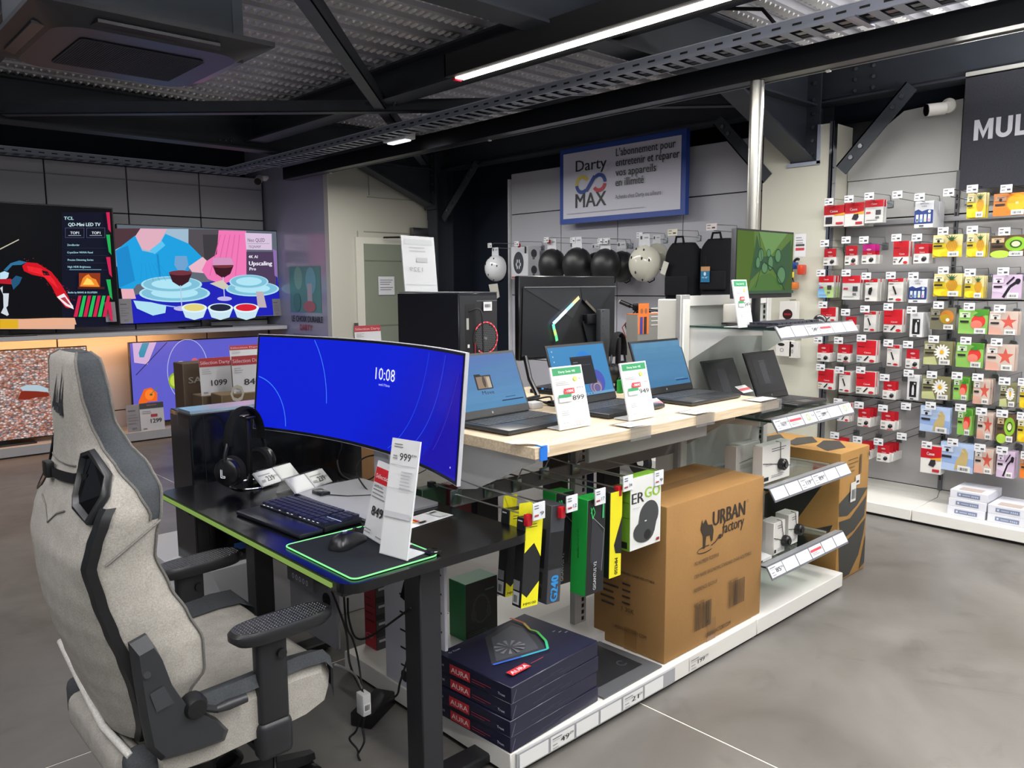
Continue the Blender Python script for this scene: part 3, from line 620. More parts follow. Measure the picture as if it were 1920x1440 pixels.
def bez(p0, p1, p2, t2, col): f.line([((1 - s) ** 2 * p0[0] + 2 * s * (1 - s) * p1[0] + s * s * p2[0], (1 - s) ** 2 * p0[1] + 2 * s * (1 - s) * p1[1] + s * s * p2[1]) for s in [i / 20 for i in range(21)]], t2, col)
f.poly([(1.02, .01), (1.29, .01), (1.29, .30), (1.26, .30), (1.19, .18), (1.10, .07)], '#1608a0')
bez((1.04, .345), (1.0, .12), (.80, .01), .0028, '#1f4fe4'); bez((1.16, .345), (1.12, .12), (.90, .01), .0028, '#2a50e0'); bez((1.27, .30), (1.2, .12), (1.06, .01), .0024, '#3038c8')
f.text('10:08', .695, .232, .042, '#e8ecff', w=.125); f.text('mardi 17 février', .72, .212, .009, '#c9d2ff', w=.072); f.rect(2 * half - .05, .03, .005, .005, '#dfe6ff')
g.build('screen', t)
g = G(); g.rbox(1.545, 1.585, 2.3, 2.40, DZ + .01, 1.15, .008, 'paintmetal', '#a9aab0'); g.build('stand_neck', t)
g = G(); g.prism([(x, y, DZ + .001) for x, y in roundpoly(1.34, 1.63, 2.12, 2.62, .02)], (0, 0, .008), 'paintmetal', '#8c8d92'); g.build('stand_base', t)
# keyboard --------------------------------------------------------
ka, kb = at(448, 955, Z=.775), at(545, 1008, Z=.77); kd = Vector((kb.x - ka.x, kb.y - ka.y, 0)); kr = math.atan2(kd.y, kd.x) + math.pi / 2
KC = at(553, 965, Z=.77)
def kbd(name, label, loc, rz, W=.36, D=.14, col='#17181f', led=None, rest=False, keyc='#1c1e2c', z=.018, group=None):
    t = thing(name, label, 'keyboard', loc, rz)
    g = G(); g.rbox(-W / 2, W / 2, -D / 2, D / 2, 0, z, .004, 'plastic', col); g.build('case', t, True)
    rows = [15, 15, 14, 13, 12, 8]; g = G()
    for r in range(6):
        y = D / 2 - .012 - r * (D - .024) / 5.2; n = rows[r]; kw = (W * .76) / n
        for k in range(n):
            w2 = kw * .86
            x = -W / 2 + .008 + k * kw
            if r == 5 and k == 3: w2 = kw * .9
            g.prism([(x, y - .010, z), (x + w2, y - .010, z), (x + w2, y + .006, z), (x, y + .006, z)], (0, .0012, .009), 'plastic', keyc)
        for k in range(3):
            if r in (3,): continue
            x = W / 2 - .075 + k * .0235
            g.prism([(x, y - .010, z), (x + .0195, y - .010, z), (x + .0195, y + .006, z), (x, y + .006, z)], (0, .0012, .009), 'plastic', keyc)
        if led and r > 0:
            g.box(-W / 2 + .01, W / 2 - .01, y + .0062, y + .0072, z, z + .0008, 'led', led)
    tag(g.build('keys', t, True), kind='stuff')
    if rest:
        g = G(); g.rbox(-W / 2, W / 2, -D / 2 - .088, -D / 2 - .004, 0, .014, .005, 'satin', '#20222c'); g.build('palm_rest', t, True)
    return t
kyaw = math.radians(-90 + 4)
k = kbd('gaming_keyboard', 'black mechanical gaming keyboard with palm rest on the desk before the curved monitor', (1.243, 2.32, DZ + .001), kyaw, W=.385, rest=True, led='#c9d4ff', keyc='#20233c')
g = G(); g.cyl((-.175, .06, .02), (-.160, .06, .02), .012, 'gloss', '#101014', 14); g.build('volume_roller', k, True)
g = G(); f = F(g, (0, 0, .0182), Vx, Vy, 'led')
for i in range(14): 
    if i not in (3, 5, 8): f.rect(-.172 + i * .0245, -.0695, .011, .003, '#f2f2ff')
g.build('key_light', k, True)
# mouse pad, mouse
t = thing('mouse_pad', 'black rectangular mouse pad with glowing green edge near the desk corner', 'mouse pad', (1.2, 1.9, DZ))
pp = roundpoly(1.035, 1.31, 1.715, 2.09, .02)
g = G(); g.prism([(x, y, DZ + .001) for x, y in pp], (0, 0, .003), 'cloth', '#1d2026'); g.build('pad', t)
g = G(); g.tube([(x, y, DZ + .004) for x, y in pp], .0022, 'led', '#7be08a', 6, closed=True); tag(g.build('edge_light', t), 'glowing green edge')
g = G(); g.rbox(1.285, 1.325, 1.72, 1.76, DZ + .003, DZ + .012, .003, 'gloss', '#101112'); g.build('controller', t)
def mouse(name, label, loc, rz, col='#17181c', s=1.0):
    t = thing(name, label, 'mouse', loc, rz)
    g = G(); rows = []
    L, W, H = .06 * s, .032 * s, .040 * s
    prof = [(-1, .02, .0), (-.97, .55, .3), (-.8, .86, .66), (-.5, 1.0, .92), (-.15, .98, 1.0), (.25, .88, .9), (.6, .86, .7), (.85, .84, .5), (.97, .7, .36), (1, .3, .2)]
    for u, w2, h in prof:
        row = []
        for q in range(13):
            a = math.pi * q / 12; row.append(Vector((W * w2 * math.cos(a), L * u, H * h * math.sin(a) ** .7 + .001)))
        rows.append(row)
    g.grid(rows[::-1], 'satin', col); g.build('shell', t, True)
    g = G(); g.cyl((-.004, .035 * s, .030 * s), (.004, .035 * s, .030 * s), .010 * s, 'matte', '#0c0c0c', 14); g.build('scroll_wheel', t, True)
    return t
mp = at(640, 1022, Z=DZ + .01)
k = mouse('computer_mouse', 'black ergonomic mouse with small white emblem on the green edged pad', (1.17, 1.965, DZ + .0045), math.radians(-70), s=1.05)
g = G(); f = F(g, (0, -.01, .0435), Vx, Vy, 'led', step=.0006); f.ring(0, 0, .0075, .0075, .0022, '#e8ecff', a0=math.radians(40), a1=math.radians(330), n=14); f.rect(0, -.001, .007, .0022, '#e8ecff'); g.build('emblem', k, True)
cable('mouse_cable', [at(668, 1000, Z=.77), at(690, 975, Z=.77), at(715, 940, Z=.77), at(755, 905, Z=.755), at(800, 880, Z=.755)], .002, 'thin black cable leading from the mouse back across the desk')
# price signs in clear L holders
def cardsign(name, label, bl, br, tl, tr, draw, thick=.004, base=True, frame='#d6d8da', body='#d9dadb', cat='price sign', backdraw=None):
    """bl, br, tl, tr: real corner points of the leaning card"""
    bl, br, tl, tr = map(Vector, (bl, br, tl, tr)); loc = (bl + br) / 2; t = thing(name, label, cat, loc)
    u = (br - bl).normalized(); W = (br - bl).length; v = (tl - bl); v = (v - u * v.dot(u)); H = v.length; v = v.normalized(); n = u.cross(v)
    g = G(); g.prism([bl, br, bl + u * W + v * H, bl + v * H], -n * thick, 'print', body)
    f = F(g, bl, u, v); draw(f, W, H); g.build('card', t)
    g = G(); e = .003
    g.prism([bl - u * e, br + u * e, br + u * e + v * (H + .004), bl - u * e + v * (H + .004)], n * .0001, 'clear', '#ffffff') if False else None
    for a, b in ((bl - u * e, bl + v * H - u * e), (br, br + v * H)): g.prism([a, b, b + u * e, a + u * e], -n * .006, 'gloss', frame)
    if base:
        fw = Vector((n.x, n.y, 0)).normalized(); g.prism([bl, br, br - fw * .075, bl - fw * .075], (0, 0, .003), 'gloss', '#c9ccce')
    g.build('holder', t); return t
def d849(f, W, H):
    f.rect(0, H * .72, W, H * .2, '#d0202c'); f.text('Sélection Darty', .008, H * .78, H * .06, '#f4e8e8', w=W * .94, bold=.02)
    f.text('SAMSUNG', .008, H * .66, .008, '#333333', w=W * .35); f.lines(.008, H * .62, W * .5, 3, .011, '#8a8a8a'); f.text('849', W * .16, H * .30, H * .13, '#222222', w=W * .42, bold=.02); f.text('€', W * .54, H * .36, .012, '#222222'); f.lines(.008, H * .1, W * .3, 2, .009, '#888888'); f.lines(W * .5, H * .06, W * .3, 1, .009, '#888888')
Y9 = 1.84
b1, b2 = at(681, 1005, Z=DZ + .004), at(748, 1045, Z=DZ + .004)
def lean(b, h, dx, dy): return Vector(b) + Vector((dx, dy, h))
p1, p2 = at(684, 1000, X=1.23), at(735, 1034, X=1.23)
cardsign('price_sign', 'red headed white price sign reading 849 standing before the curved monitor', (1.255, 2.015, DZ + .006), (1.231, 1.845, DZ + .006), (1.315, 2.035, DZ + .226), (1.291, 1.865, DZ + .226), d849)
def d999(f, W, H):
    f.text('999', W * .34, H * .82, H * .065, '#333333', w=W * .42, bold=.01); f.text('€99', W * .78, H * .86, H * .022, '#555555', w=W * .19); f.lines(W * .1, H * .95, W * .4, 2, .007, '#777777'); f.lines(W * .1, H * .85, W * .2, 2, .007, '#777777')
    f.rect(0, H * .775, W, .0012, '#a9abae'); f.rect(0, H * .575, W, .0015, '#c2c4c6'); f.rect(0, H * .33, W, .016, '#c4c4c8'); f.lines(W * .5, H * .72, W * .42, 6, .009, '#b6b6ba')
cardsign('price_sign', 'tall narrow white price strip reading 999 in front of the 849 sign', (1.195, 1.835, DZ + .006), (1.212, 1.735, DZ + .006), (1.262, 1.812, DZ + .325), (1.279, 1.715, DZ + .325), d999)
# energy label
t = thing('energy_label', 'flat energy label card with coloured bars lying on the desk corner', 'label', (1.43, 1.85, DZ)); g = G()
c0 = at(765, 993, Z=DZ + .002); c1 = at(850, 966, Z=DZ + .002); c2 = at(805, 957, Z=DZ + .002)
u = (c1 - c0).normalized(); W = (c1 - c0).length; v = Vector((-u.y, u.x, 0)); H = .09
g.prism([c0, c0 + u * W, c0 + u * W + v * H, c0 + v * H], (0, 0, .0008), 'print', '#dcdcdc'); f = F(g, c0 + Vz * .0008, u, v)
for i, c in enumerate(('#2e9a4a', '#9ac43c', '#e8d83c', '#e89a30', '#d8402c')): f.rect(.012 + i * .014, .03, .011, .028 + i * .007, c)
f.rect(W - .05, .012, .04, .07, '#cfd2cf'); f.rect(W - .045, .06, .03, .012, '#3a3a3a'); f.rect(.06, .008, .03, .012, '#202020'); g.build('card', t)
# two electronic shelf labels in clear slanted holders
def esl(loc, rz, label, which):
    t = thing('shelf_label_holder', label, 'price label', loc, rz); t.scale = (1.2, 1.3, 1.3); g = G()
    g.prism([(-.085, -.01, 0), (-.085, .06, 0), (-.085, .035, .042)], (.17, 0, 0), 'clear', '#ffffff'); g.build('holder', t, True)
    for k in range(2):
        g = G(); x = -.083 + k * .084; u, v = Vx, Vector((0, .045, .042)).normalized(); o = Vector((x, -.012, .002)); n = u.cross(v)
        g.prism([o, o + u * .08, o + u * .08 + v * .052, o + v * .052], n * .006, 'plastic', '#b9bbbc' if True else '')
        f = F(g, o + n * .006, u, v); f.rect(.004, .004, .072, .044, '#c4c6c2')
        if k == which: f.rect(.006, .034, .05, .004, '#8a8a88'); f.text('239', .03, .012, .018, '#333333', w=.032, bold=.02); f.text('€99', .064, .02, .007, '#333333'); f.rect(.006, .012, .016, .008, '#8a8a88')
        g.build('electronic_label', t, True)
    return t
q = at(522, 900, Z=DZ + .01); esl((q.x, q.y, DZ + .001), math.radians(20), 'pair of grey electronic price labels on the desk beside the headset stand', 0)
q = at(583, 912, Z=DZ + .01); esl((q.x, q.y, DZ + .001), math.radians(20), 'pair of grey electronic price labels on the desk behind the keyboard', 1)
# headset on a stand
def headset(name, label, c, yaw, s=1.0, col='#121214', cat='headset', logo=False):
    t = thing(name, label, cat, c, yaw); g = G()
    pts = [(math.cos(a) * .082 * s, 0, .17 * s + math.sin(a) * .095 * s) for a in [math.radians(x) for x in range(-8, 189, 12)]]
    rows = []
    for x, y, z in pts:
        d = Vector((x, 0, z - .17 * s)).normalized(); P = Vector((x, 0, z)); th, wd = .007 * s, .016 * s
        rows.append([P + Vector((0, math.cos(q) * wd, 0)) + d * math.sin(q) * th for q in [2 * math.pi * k / 10 for k in range(10)]])
    g.grid(rows, 'cloth', col, True, True); g.build('headband', t, True)
    for sd in (-1, 1):
        g = G(); c2 = Vector((sd * .074 * s, 0, .085 * s)); ax = (sd, 0, 0)
        g.lathe([(0, .032 * s), (.032 * s, .031 * s), (.041 * s, .024 * s), (.043 * s, .012 * s), (.04 * s, .004 * s)], c2, ax, 'satin', col)
        if logo: 
            ff = F(g, c2 + Vector((sd * .0325 * s, .014 * s * sd * -1, -.014 * s)), Vector((0, sd, 0)), Vz, 'led')
            ff.line([(.004, .03), (.004, .0), (.022, .0)], .002, '#d8dce4'); ff.line([(.010, .03), (.010, .006), (.022, .006), (.022, 0)], .0015, '#d8dce4')
        g.build('ear_cup', t, True)
        g = G(); g.lathe([(.040 * s, .004 * s), (.046 * s, -.002 * s), (.045 * s, -.014 * s), (.036 * s, -.02 * s), (.02 * s, -.014 * s), (.0, -.012 * s)], c2, ax, 'cloth', '#1a1a1c'); g.build('ear_cushion', t, True)
        g = G(); g.tube([(sd * .083 * s, 0, .17 * s), (sd * .098 * s, 0, .135 * s), (sd * .1 * s, 0, .1 * s)], .006 * s, 'satin', '#1c1c20'); g.build('yoke', t, True)
    return t
q = at(462, 905, Z=DZ)
q = Vector((1.30, 2.86, DZ))
q = at(470, 905, Z=DZ + .01); hx, hy = q.x, q.y
headset('gaming_headset', 'black over-ear gaming headset hanging on its stand at the desk end', (hx - .01, hy + .01, DZ - .028), math.radians(29), 1.22, logo=True)
t = thing('headset_stand', 'slim black headset stand with chrome ring base on the desk', 'stand', (hx, hy, DZ)); g = G()
g.rbox(hx - .008, hx + .008, hy - .008, hy + .008, DZ + .004, DZ + .262, .003, 'satin', '#111113'); g.build('pole', t)
g = G(); g.tube([(hx + .075 * math.cos(a), hy + .075 * math.sin(a), DZ + .004) for a in [2 * math.pi * k / 24 for k in range(24)]], .003, 'chrome', '#d0d0d4', 6, closed=True); g.cyl((hx, hy, DZ), (hx, hy, DZ + .004), .073, 'gloss', '#0c0c0e', 24); g.build('base', t)
g = G(); g.rbox(hx - .02, hx + .02, hy - .03, hy + .03, DZ + .258, DZ + .268, .004, 'satin', '#111113'); g.build('cradle', t)
cable('cable', [at(668, 905, Z=.755), at(640, 890, Z=.755), at(632, 862, Z=.78), at(640, 835, Z=.86), at(636, 815, Z=.93)], .004, 'black power cable dropping behind the curved monitor to the desk')
cable('cable', [at(668, 895, Z=.76), at(690, 900, Z=.755), at(715, 880, Z=.8), at(712, 855, Z=.88), at(680, 860, Z=.88), at(668, 885, Z=.8), at(690, 920, Z=.756), at(722, 935, Z=.756)], .003, 'coiled black cables behind the curved monitor base')
g = G(); q = at(602, 925, Z=DZ + .01); g.rbox(q.x - .02, q.x + .02, q.y - .035, q.y + .035, DZ + .002, DZ + .022, .006, 'satin', '#16171b'); g.tube([(q.x, q.y - .03, DZ + .012), (q.x + .05, q.y - .1, DZ + .01), (q.x + .14, q.y - .16, DZ + .01)], .002, 'matte', '#101010')
tag(g.build('usb_adapter'), 'small black cable adapter lying behind the gaming keyboard', 'adapter')
# things under and beside the desk ---------------------------------
t = thing('power_brick', 'black power adapter lying on the floor under the desk', 'power adapter', (1.35, 2.2, 0))
q = at(700, 1320, Z=.04)
g = G(); R = Matrix.Rotation(math.radians(28), 3, 'Z'); g.rbox(q.x - .09, q.x + .09, q.y - .04, q.y + .04, 0, .05, .005, 'plastic', '#17171a', 2, R); g.build('body', t)
t = thing('white_adapter', 'small white adapter block with a barcode label hanging among desk cables', 'adapter', at(682, 1318, X=1.25)); q = at(682, 1318, X=1.25)
g = G(); g.rbox(q.x - .015, q.x + .015, q.y - .02, q.y + .02, q.z - .035, q.z + .035, .004, 'print', '#cfcfcf'); f = F(g, (q.x + .013, q.y - .0205, q.z - .01), -Vx, Vz); g2 = f
F(g, (q.x - .013, q.y - .0206, q.z - .02), Vx, Vz).rect(0, 0, .024, .028, '#e8e8e8').barcode(.003, .004, .018, .018); g.build('body', t)
cs2 = [([(622, 1108), (648, 1180), (655, 1240), (668, 1275), (682, 1300)], 1.25), ([(645, 1120), (650, 1175), (662, 1200), (672, 1240), (680, 1300)], 1.25), ([(652, 1122), (654, 1160), (668, 1196), (700, 1190), (770, 1140)], 1.27),
       ([(677, 1340), (668, 1370), (655, 1385), (670, 1405), (672, 1420), (684, 1440)], 1.25), ([(684, 1340), (680, 1365), (683, 1390), (672, 1412)], 1.25), ([(772, 1170), (765, 1230), (750, 1280), (745, 1302), (730, 1312)], 1.35)]
for i, (pts, X) in enumerate(cs2):
    cable('cable', [at(x, y, X=X + .02 * (k % 2)) for k, (x, y) in enumerate(pts)], .0035, ('thin black cable hanging straight from the desk front to the white adapter', 'second black cable from the control box down to the white adapter', 'black cable swinging across under the desk towards the near leg', 'black cable running down from the white adapter to the floor', 'short black cable beside it below the white adapter', 'black cable falling past the perforated end panel to the power brick')[i])
g = G(); q = at(600, 1240, X=1.08); cable('cable', [at(628, 1246, X=1.1), at(645, 1252, X=1.15), at(665, 1265, X=1.2), at(678, 1290, X=1.25)], .0035, 'grey cable running from the chair seat to the white adapter', col='#77777a')
g = G(); a = at(763, 1095, X=1.3); g.prism([at(757, 1090, X=1.3), at(772, 1092, X=1.3), at(773, 1128, X=1.3), at(766, 1133, X=1.3), at(750, 1119, X=1.3)], (.02, 0, 0), 'cloth', '#121214'); tag(g.build('cable_sleeve'), 'crumpled black cable sleeve hanging beneath the desk near the leg', 'sleeve')
# tall black tower cartons behind the desk end
t = thing('computer_tower', 'large glossy black computer tower standing on the floor behind the desk end', 'computer', (1.6, 3.6, 0.2))
a = at(320, 797, Y=3.55); b = at(358, 812, Y=3.2); TX = at(358, 812, Y=3.14).x
g = G(); g.rbox(TX, TX + .78, 3.14, 3.36, .36, 1.0, .006, 'gloss', '#0d0f14'); g.build('case', t)
g = G(); g.box(TX - .001, TX + .02, 3.15, 3.35, .38, .98, 'gloss', '#15171d'); g.box(TX + .05, TX + .052, 3.136, 3.14, .4, .99, 'matte', '#05060a'); g.build('front_panel', t)
g = G(); f = F(g, (TX + .15, 3.138, .40), Vx, Vz); f.rect(0, .01, .05, .03, '#2c58a0'); f.rect(.055, .012, .03, .03, '#77a84a'); f.rect(.09, .02, .05, .008, '#9aa0a6'); f.rect(.09, .0, .06, .01, '#9aa0a6'); g.build('sticker', t)
t.location.z = .36
for c in kids(t): c.location.z -= 0
for c in kids(t): c.location = (0, 0, -.16)
g = G(); f = None; g.prism([(TX, 3.14, 1.0), (TX + .5, 3.14, 1.0), (TX + .5, 3.27, 1.0), (TX, 3.27, 1.0)], (0, 0, .012), 'gloss', '#8fa6b8'); g.prism([(TX - .004, 3.14, .94), (TX - .004, 3.27, .94), (TX - .004, 3.27, 1.012), (TX - .004, 3.14, 1.012)], (.004, 0, 0), 'clear', '#ffffff')
tag(g.build('display_strip'), 'pale blue clear display strip lying along the top of the black tower', 'strip')
g = G(); g.rbox(TX - .06, TX + .9, 3.1, 3.75, .0, .36, .006, 'print', '#c2c2c4'); tag(g.build('display_block'), 'white block the big black tower stands on behind the chair', 'block')
t = thing('faceted_base', 'white faceted stand base under the desk behind the chair armrest', 'base', at(375, 1130, Y=2.75))
P0 = [at(x, y, Y=2.75) for x, y in ((338, 1150), (338, 1090), (378, 1070), (398, 1078), (440, 1165))]
g = G(); g.prism(P0, (0, .22, 0), 'print', '#d4d4d6'); g.build('body', t)
g = G(); q0 = at(632, 1190, X=1.5); g.rbox(1.5, 1.52, q0.y, q0.y + .38, .09, .66, .008, 'print', '#8f9096', 1)
g.ring = None
g.lathe([(0, 0), (.03, 0)], (1.498, q0.y + .07, .28), (-1, 0, 0), 'matte', '#131315', 20); tag(g.build('end_panel'), 'light grey shelf end panel with a round hole behind the desk', 'panel')
# cardboard carton seen between monitor and desk
g = G(); p = at(605, 835, Y=3.5); q = at(692, 893, Y=3.5); g.box(p.x, q.x + .3, 3.5, 3.7, .361, p.z + .05, 'card', '#7a5b3c'); tag(g.build('cardboard_carton'), 'brown carton half hidden behind the curved monitor stand', 'carton')
# ================================================================ GAMING CHAIR
LF, DF, BK = '#a5a199', '#46494c', '#17181a'
t = thing('gaming_chair', 'grey fabric gaming chair with dark trim and black armrests at the desk', 'chair', (.78, 2.07, 0)); CY = 2.07
def interp(tab, z):
    for (a, *va), (b, *vb) in zip(tab, tab[1:]):
        if a >= z >= b:
            s = (a - z) / (a - b); s = s * s * (3 - 2 * s) * .5 + s * .5; return [x + (y - x) * s for x, y in zip(va, vb)]
    return list(tab[-1][1:]) if z < tab[-1][0] else list(tab[0][1:])
# z: half width, x back centre, x seam at the side, x front at the side, x front centre
TAB = [(1.352, .07, .50, .505, .535, .54, .506), (1.335, .115, .487, .49, .545, .55, .491), (1.26, .135, .478, .492, .552, .56, .493), (1.20, .145, .476, .503, .556, .565, .504), (1.15, .168, .478, .516, .575, .565, .517), (1.10, .215, .478, .522, .602, .56, .534), (1.05, .248, .466, .512, .614, .555, .560),
       (1.0, .262, .450, .482, .606, .55, .580), (.95, .258, .436, .464, .594, .55, .575), (.90, .252, .424, .452, .590, .55, .57), (.82, .252, .425, .468, .618, .56, .6), (.75, .258, .432, .486, .652, .575, .6), (.68, .262, .447, .508, .682, .59, .6), (.6, .258, .468, .528, .684, .60, .6), (.55, .248, .482, .538, .648, .60, .6), (.50, .235, .497, .546, .602, .60, .6), (.45, .2, .51, .55, .585, .59, .58)]
NZ = 64; zs = [1.352 - (1.352 - .45) * i / NZ for i in range(NZ + 1)]
def sect(z):
    w2, xb, xm, xf, xc, xd = interp(TAB, z); back = []; side = []; front = []
    wi = w2 - .004
    for i in range(15):
        y = -1 + 2 * i / 14; back.append(Vector((xb + (xm - xb) * abs(y) ** 3.2, CY + wi * y, z)))
    for i in range(9):
        x = xm + (xd - xm) * i / 4 if i <= 4 else xd + (xf - xd) * (i - 4) / 4
        if z < .97: x = xm + (xf - xm) * i / 8
        s = (x - xm) / max(xf - xm, 1e-6); side.append((x, wi + .014 * math.sin(math.pi * s)))
    for i in range(15):
        y = 1 - 2 * i / 14; front.append(Vector((xc + (xf - xc) * abs(y) ** 2.5, CY + wi * y, z)))
    return back, side, front
BKs = [sect(z) for z in zs]
g = G(); g.grid([b for b, s, f in BKs], 'fabric', LF); g.build('back_shell', t)
for sd in (1, -1):
    up, lo = [], []
    for z, (b, s, f) in zip(zs, BKs):
        row = [Vector((x, CY + sd * y, z)) for x, y in s]
        if sd < 0: row = row[::-1]
        (up if z > .985 else lo).append(row)
        if abs(z - .985) < .014 and z > .985: lo.append(row)
    lo = lo if lo else lo
    cut = (lambda r, a, b: r[a:b]) if sd > 0 else (lambda r, a, b: r[9 - b:9 - a])
    g = G(); g.grid([cut(r, 4, 9) for r in up], 'fabric', DF); tag(g.build('side_band', t), 'dark grey side band'); g = G(); g.grid([cut(r, 0, 5) for r in up], 'fabric', LF); g.build('side_panel', t)
    g = G(); g.grid([up[-1]] + [r for r in lo if r is not up[-1]], 'fabric', LF); g.build('side_bolster', t)
    g = G(); st = []; 
    for z, (b, s, f) in zip(zs, BKs):
        if z < (1.04 if sd < 0 else .86): x, y = s[0]; x2, y2 = s[1]; st.append((x, y, z, x2, y2))
    rows = [[Vector((x - .012, CY + sd * (y - .012), z)), Vector((x - .006, CY + sd * (y + .008), z)), Vector((x + .014, CY + sd * (y + .0125), z))] for x, y, z, x2, y2 in st]
    if sd > 0: rows = [r[::-1] for r in rows]
    g.grid([r[::-1] for r in rows], 'plastic', BK); g.build('trim_strip', t)
    # piping along seams
    g = G(); g.tube([(s[-1][0], CY + sd * (s[-1][1] + .002), z) for z, (b, s, f) in zip(zs, BKs)], .0035, 'fabric', '#6d6b67', 6)
    g.tube([(s[4][0], CY + sd * (s[4][1] + .002), z) for z, (b, s, f) in zip(zs, BKs) if z > .985], .003, 'fabric', '#6d6b67', 6)
    g.tube([(.60, CY + sd * .272, .985), (.54, CY + sd * .271, .945), (.485, CY + sd * .262, .905)], .003, 'fabric', '#7d7b76', 6); g.build('piping', t)
g = G(); g.grid([f for b, s, f in BKs], 'fabric', '#9a968e'); b, s, f = BKs[0]
g.grid([[p for p in b], [p for p in f][::-1]], 'fabric', DF); g.build('back_cushion', t)
# wing openings with black frames on the back face
def onback(y, z, o=0.0):
    w2, xb, xm, xf, xc, xd = interp(TAB, z); yy = max(-1, min(1, y / w2)); return Vector((xb + (xm - xb) * abs(yy) ** 3.2 - o, CY + y, z))
for sd in (-1, 1):
    out = [(.135, 1.135), (.156, 1.143), (.222, 1.094), (.240, 1.050), (.235, .992), (.158, 1.016), (.135, 1.040)]
    def ringp(k, o, sd=sd): 
        o = o * (.25 if sd > 0 else 1)
        c = (sum(p[0] for p in out) / 7, sum(p[1] for p in out) / 7); return [onback(sd * (c[0] + (y - c[0]) * k) * (.84 if sd > 0 else 1), c[1] + (z - c[1]) * k, o) for y, z in out]
    g = G(); rings = [ringp(1.0, .0), ringp(.97, .012), ringp(.86, .014), ringp(.78, .004), ringp(.74, -.01)]
    g.grid(rings, 'satin', '#141517', True, True); g.build('opening_frame', t)
    g = G(); r = ringp(.76, -.006); g.add(r, [tuple(range(7))], 'matte', '#060607'); r = ringp(.77, .004); g.add(r, [tuple(range(7))], 'gloss', '#08080a'); g.build('opening', t)
g = G(); rows = []
for i in range(25):
    y = -.165 + .25 * i / 24; z = 1.07 - .03 * (1 - (y / .2) ** 2) + .0; dip = 1.068 + .012 * abs(y) / .2
    p = onback(y, dip, .012 if abs(y) < .13 else .005); rows.append([p + Vz * .012, p - Vz * .012])
g.grid([list(r) for r in zip(*rows)][::-1], 'cloth', '#1a1b1d', False); g.grid([[p + Vector((.002, 0, 0)) for p in r] for r in zip(*rows)], 'cloth', '#1a1b1d', False); g.build('strap', t)
g = G(); p = onback(.05, 1.068, .014); g.rbox(p.x - .008, p.x + .01, p.y - .02, p.y + .02, p.z - .016, p.z + .022, .003, 'plastic', '#101113'); g.build('strap_buckle', t)
# embroidered sails emblem on the headrest
g = G()
for (y0, z0, y1, z1, w2) in ((.045, 1.235, .012, 1.305, .016), (.03, 1.225, -.002, 1.285, .014), (.015, 1.222, -.012, 1.27, .012), (.0, 1.222, -.03, 1.325, .018), (-.018, 1.218, -.045, 1.30, .016)):
    g.add([onback(y0, z0 - .012, .003), onback(y0 - w2, z0 - .012, .003), onback(y1 - w2 * .4, z1, .003)], [(0, 1, 2)], 'cloth', '#2e3035')
g.add([onback(y, z, .0025) for y, z in ((.05, 1.215), (.045, 1.232), (-.04, 1.235), (-.045, 1.2), (-.02, 1.222), (.02, 1.226))], [tuple(range(6))], 'cloth', '#2e3035'); g.build('emblem', t)
g = G(); g.tube([onback(y, 1.105 - .012 * math.cos(y / .1), .002) for y in [-.1 + .02 * i for i in range(11)]], .002, 'fabric', '#7b7974', 5); g.tube([onback(-.1, 1.0, .002), onback(-.05, .985, .002), onback(0.0, .955, .002), onback(.05, .985, .002), onback(.1, 1.0, .002)], .002, 'fabric', '#7b7974', 5); g.build('seam', t)
# seat cushion: loft across Y
seat = []
for i in range(29):
    v = i / 28; y = -1 + 2 * v; ay = abs(y); yy = CY + .285 * y
    top = .505 + .045 * (ay ** 3) - (0.03 if ay > .93 else 0) ; row = []
    xf = 1.13 - .05 * ay ** 4; prof = [(.56, .40), (.56, .455), (.60, top - .015), (.70, top - .005), (.85, top), (.98, top + .008), (1.06, top + .004), (xf - .02, top - .02), (xf, top - .055), (xf - .015, top - .10), (xf - .08, top - .125), (.9, .385), (.7, .372), (.58, .38)]
    prof = [(.56 + (x - .56) * .84, z) for x, z in prof]
    if ay > .93: prof = [(x + (.8 - x) * .03, z + (.43 - z) * .25) for x, z in prof]
    seat.append([Vector((x, yy, z)) for x, z in prof])
g = G(); g.grid([r[::-1] for r in seat], 'fabric', LF, True, True)
g.add([p for p in seat[0]], [tuple(range(14))[::-1]], 'fabric', LF); g.add([p for p in seat[-1]], [tuple(range(14))], 'fabric', LF); g.build('seat_cushion', t)
for sd in (-1, 1):
    g = G(); rows = []
    for k in (0, 1, 2):
        yy = CY + sd * (.215 + .034 * k); j = (0.215 + .034 * k) / .285; top = .505 + .045 * j ** 3 + .004
        rows.append([Vector((.56 + (min(x, 1.134 - .05 * j ** 4) - .56) * .84, yy, z)) for x, z in [(.58, top - .015), (.70, top - .001), (.85, top + .004), (.98, top + .012), (1.06, top + .008), (1.115, top - .018), (1.138, top - .055), (1.12, top - .10)]])
    g.grid(rows if sd < 0 else rows[::-1], 'fabric', DF, True); rr = rows[2]
    g.grid([[p for p in rows[2]], [p - Vz * .03 + Vector((0, sd * .012, 0)) for p in rows[2]]] if sd > 0 else [[p - Vz * .03 + Vector((0, sd * .012, 0)) for p in rows[2]], [p for p in rows[2]]], 'fabric', DF, True)
    tag(g.build('seat_band', t), 'dark grey seat edge band')
g = G(); g.rbox(.49, .56, CY - .2, CY + .22, .335, .43, .03, 'fabric', LF, 4); g.rbox(.50, .575, CY - .275, CY - .19, .31, .45, .03, 'fabric', DF, 4); g.rbox(.50, .57, CY + .2, CY + .27, .34, .45, .025, 'fabric', DF, 3); g.build('rear_bolster', t)
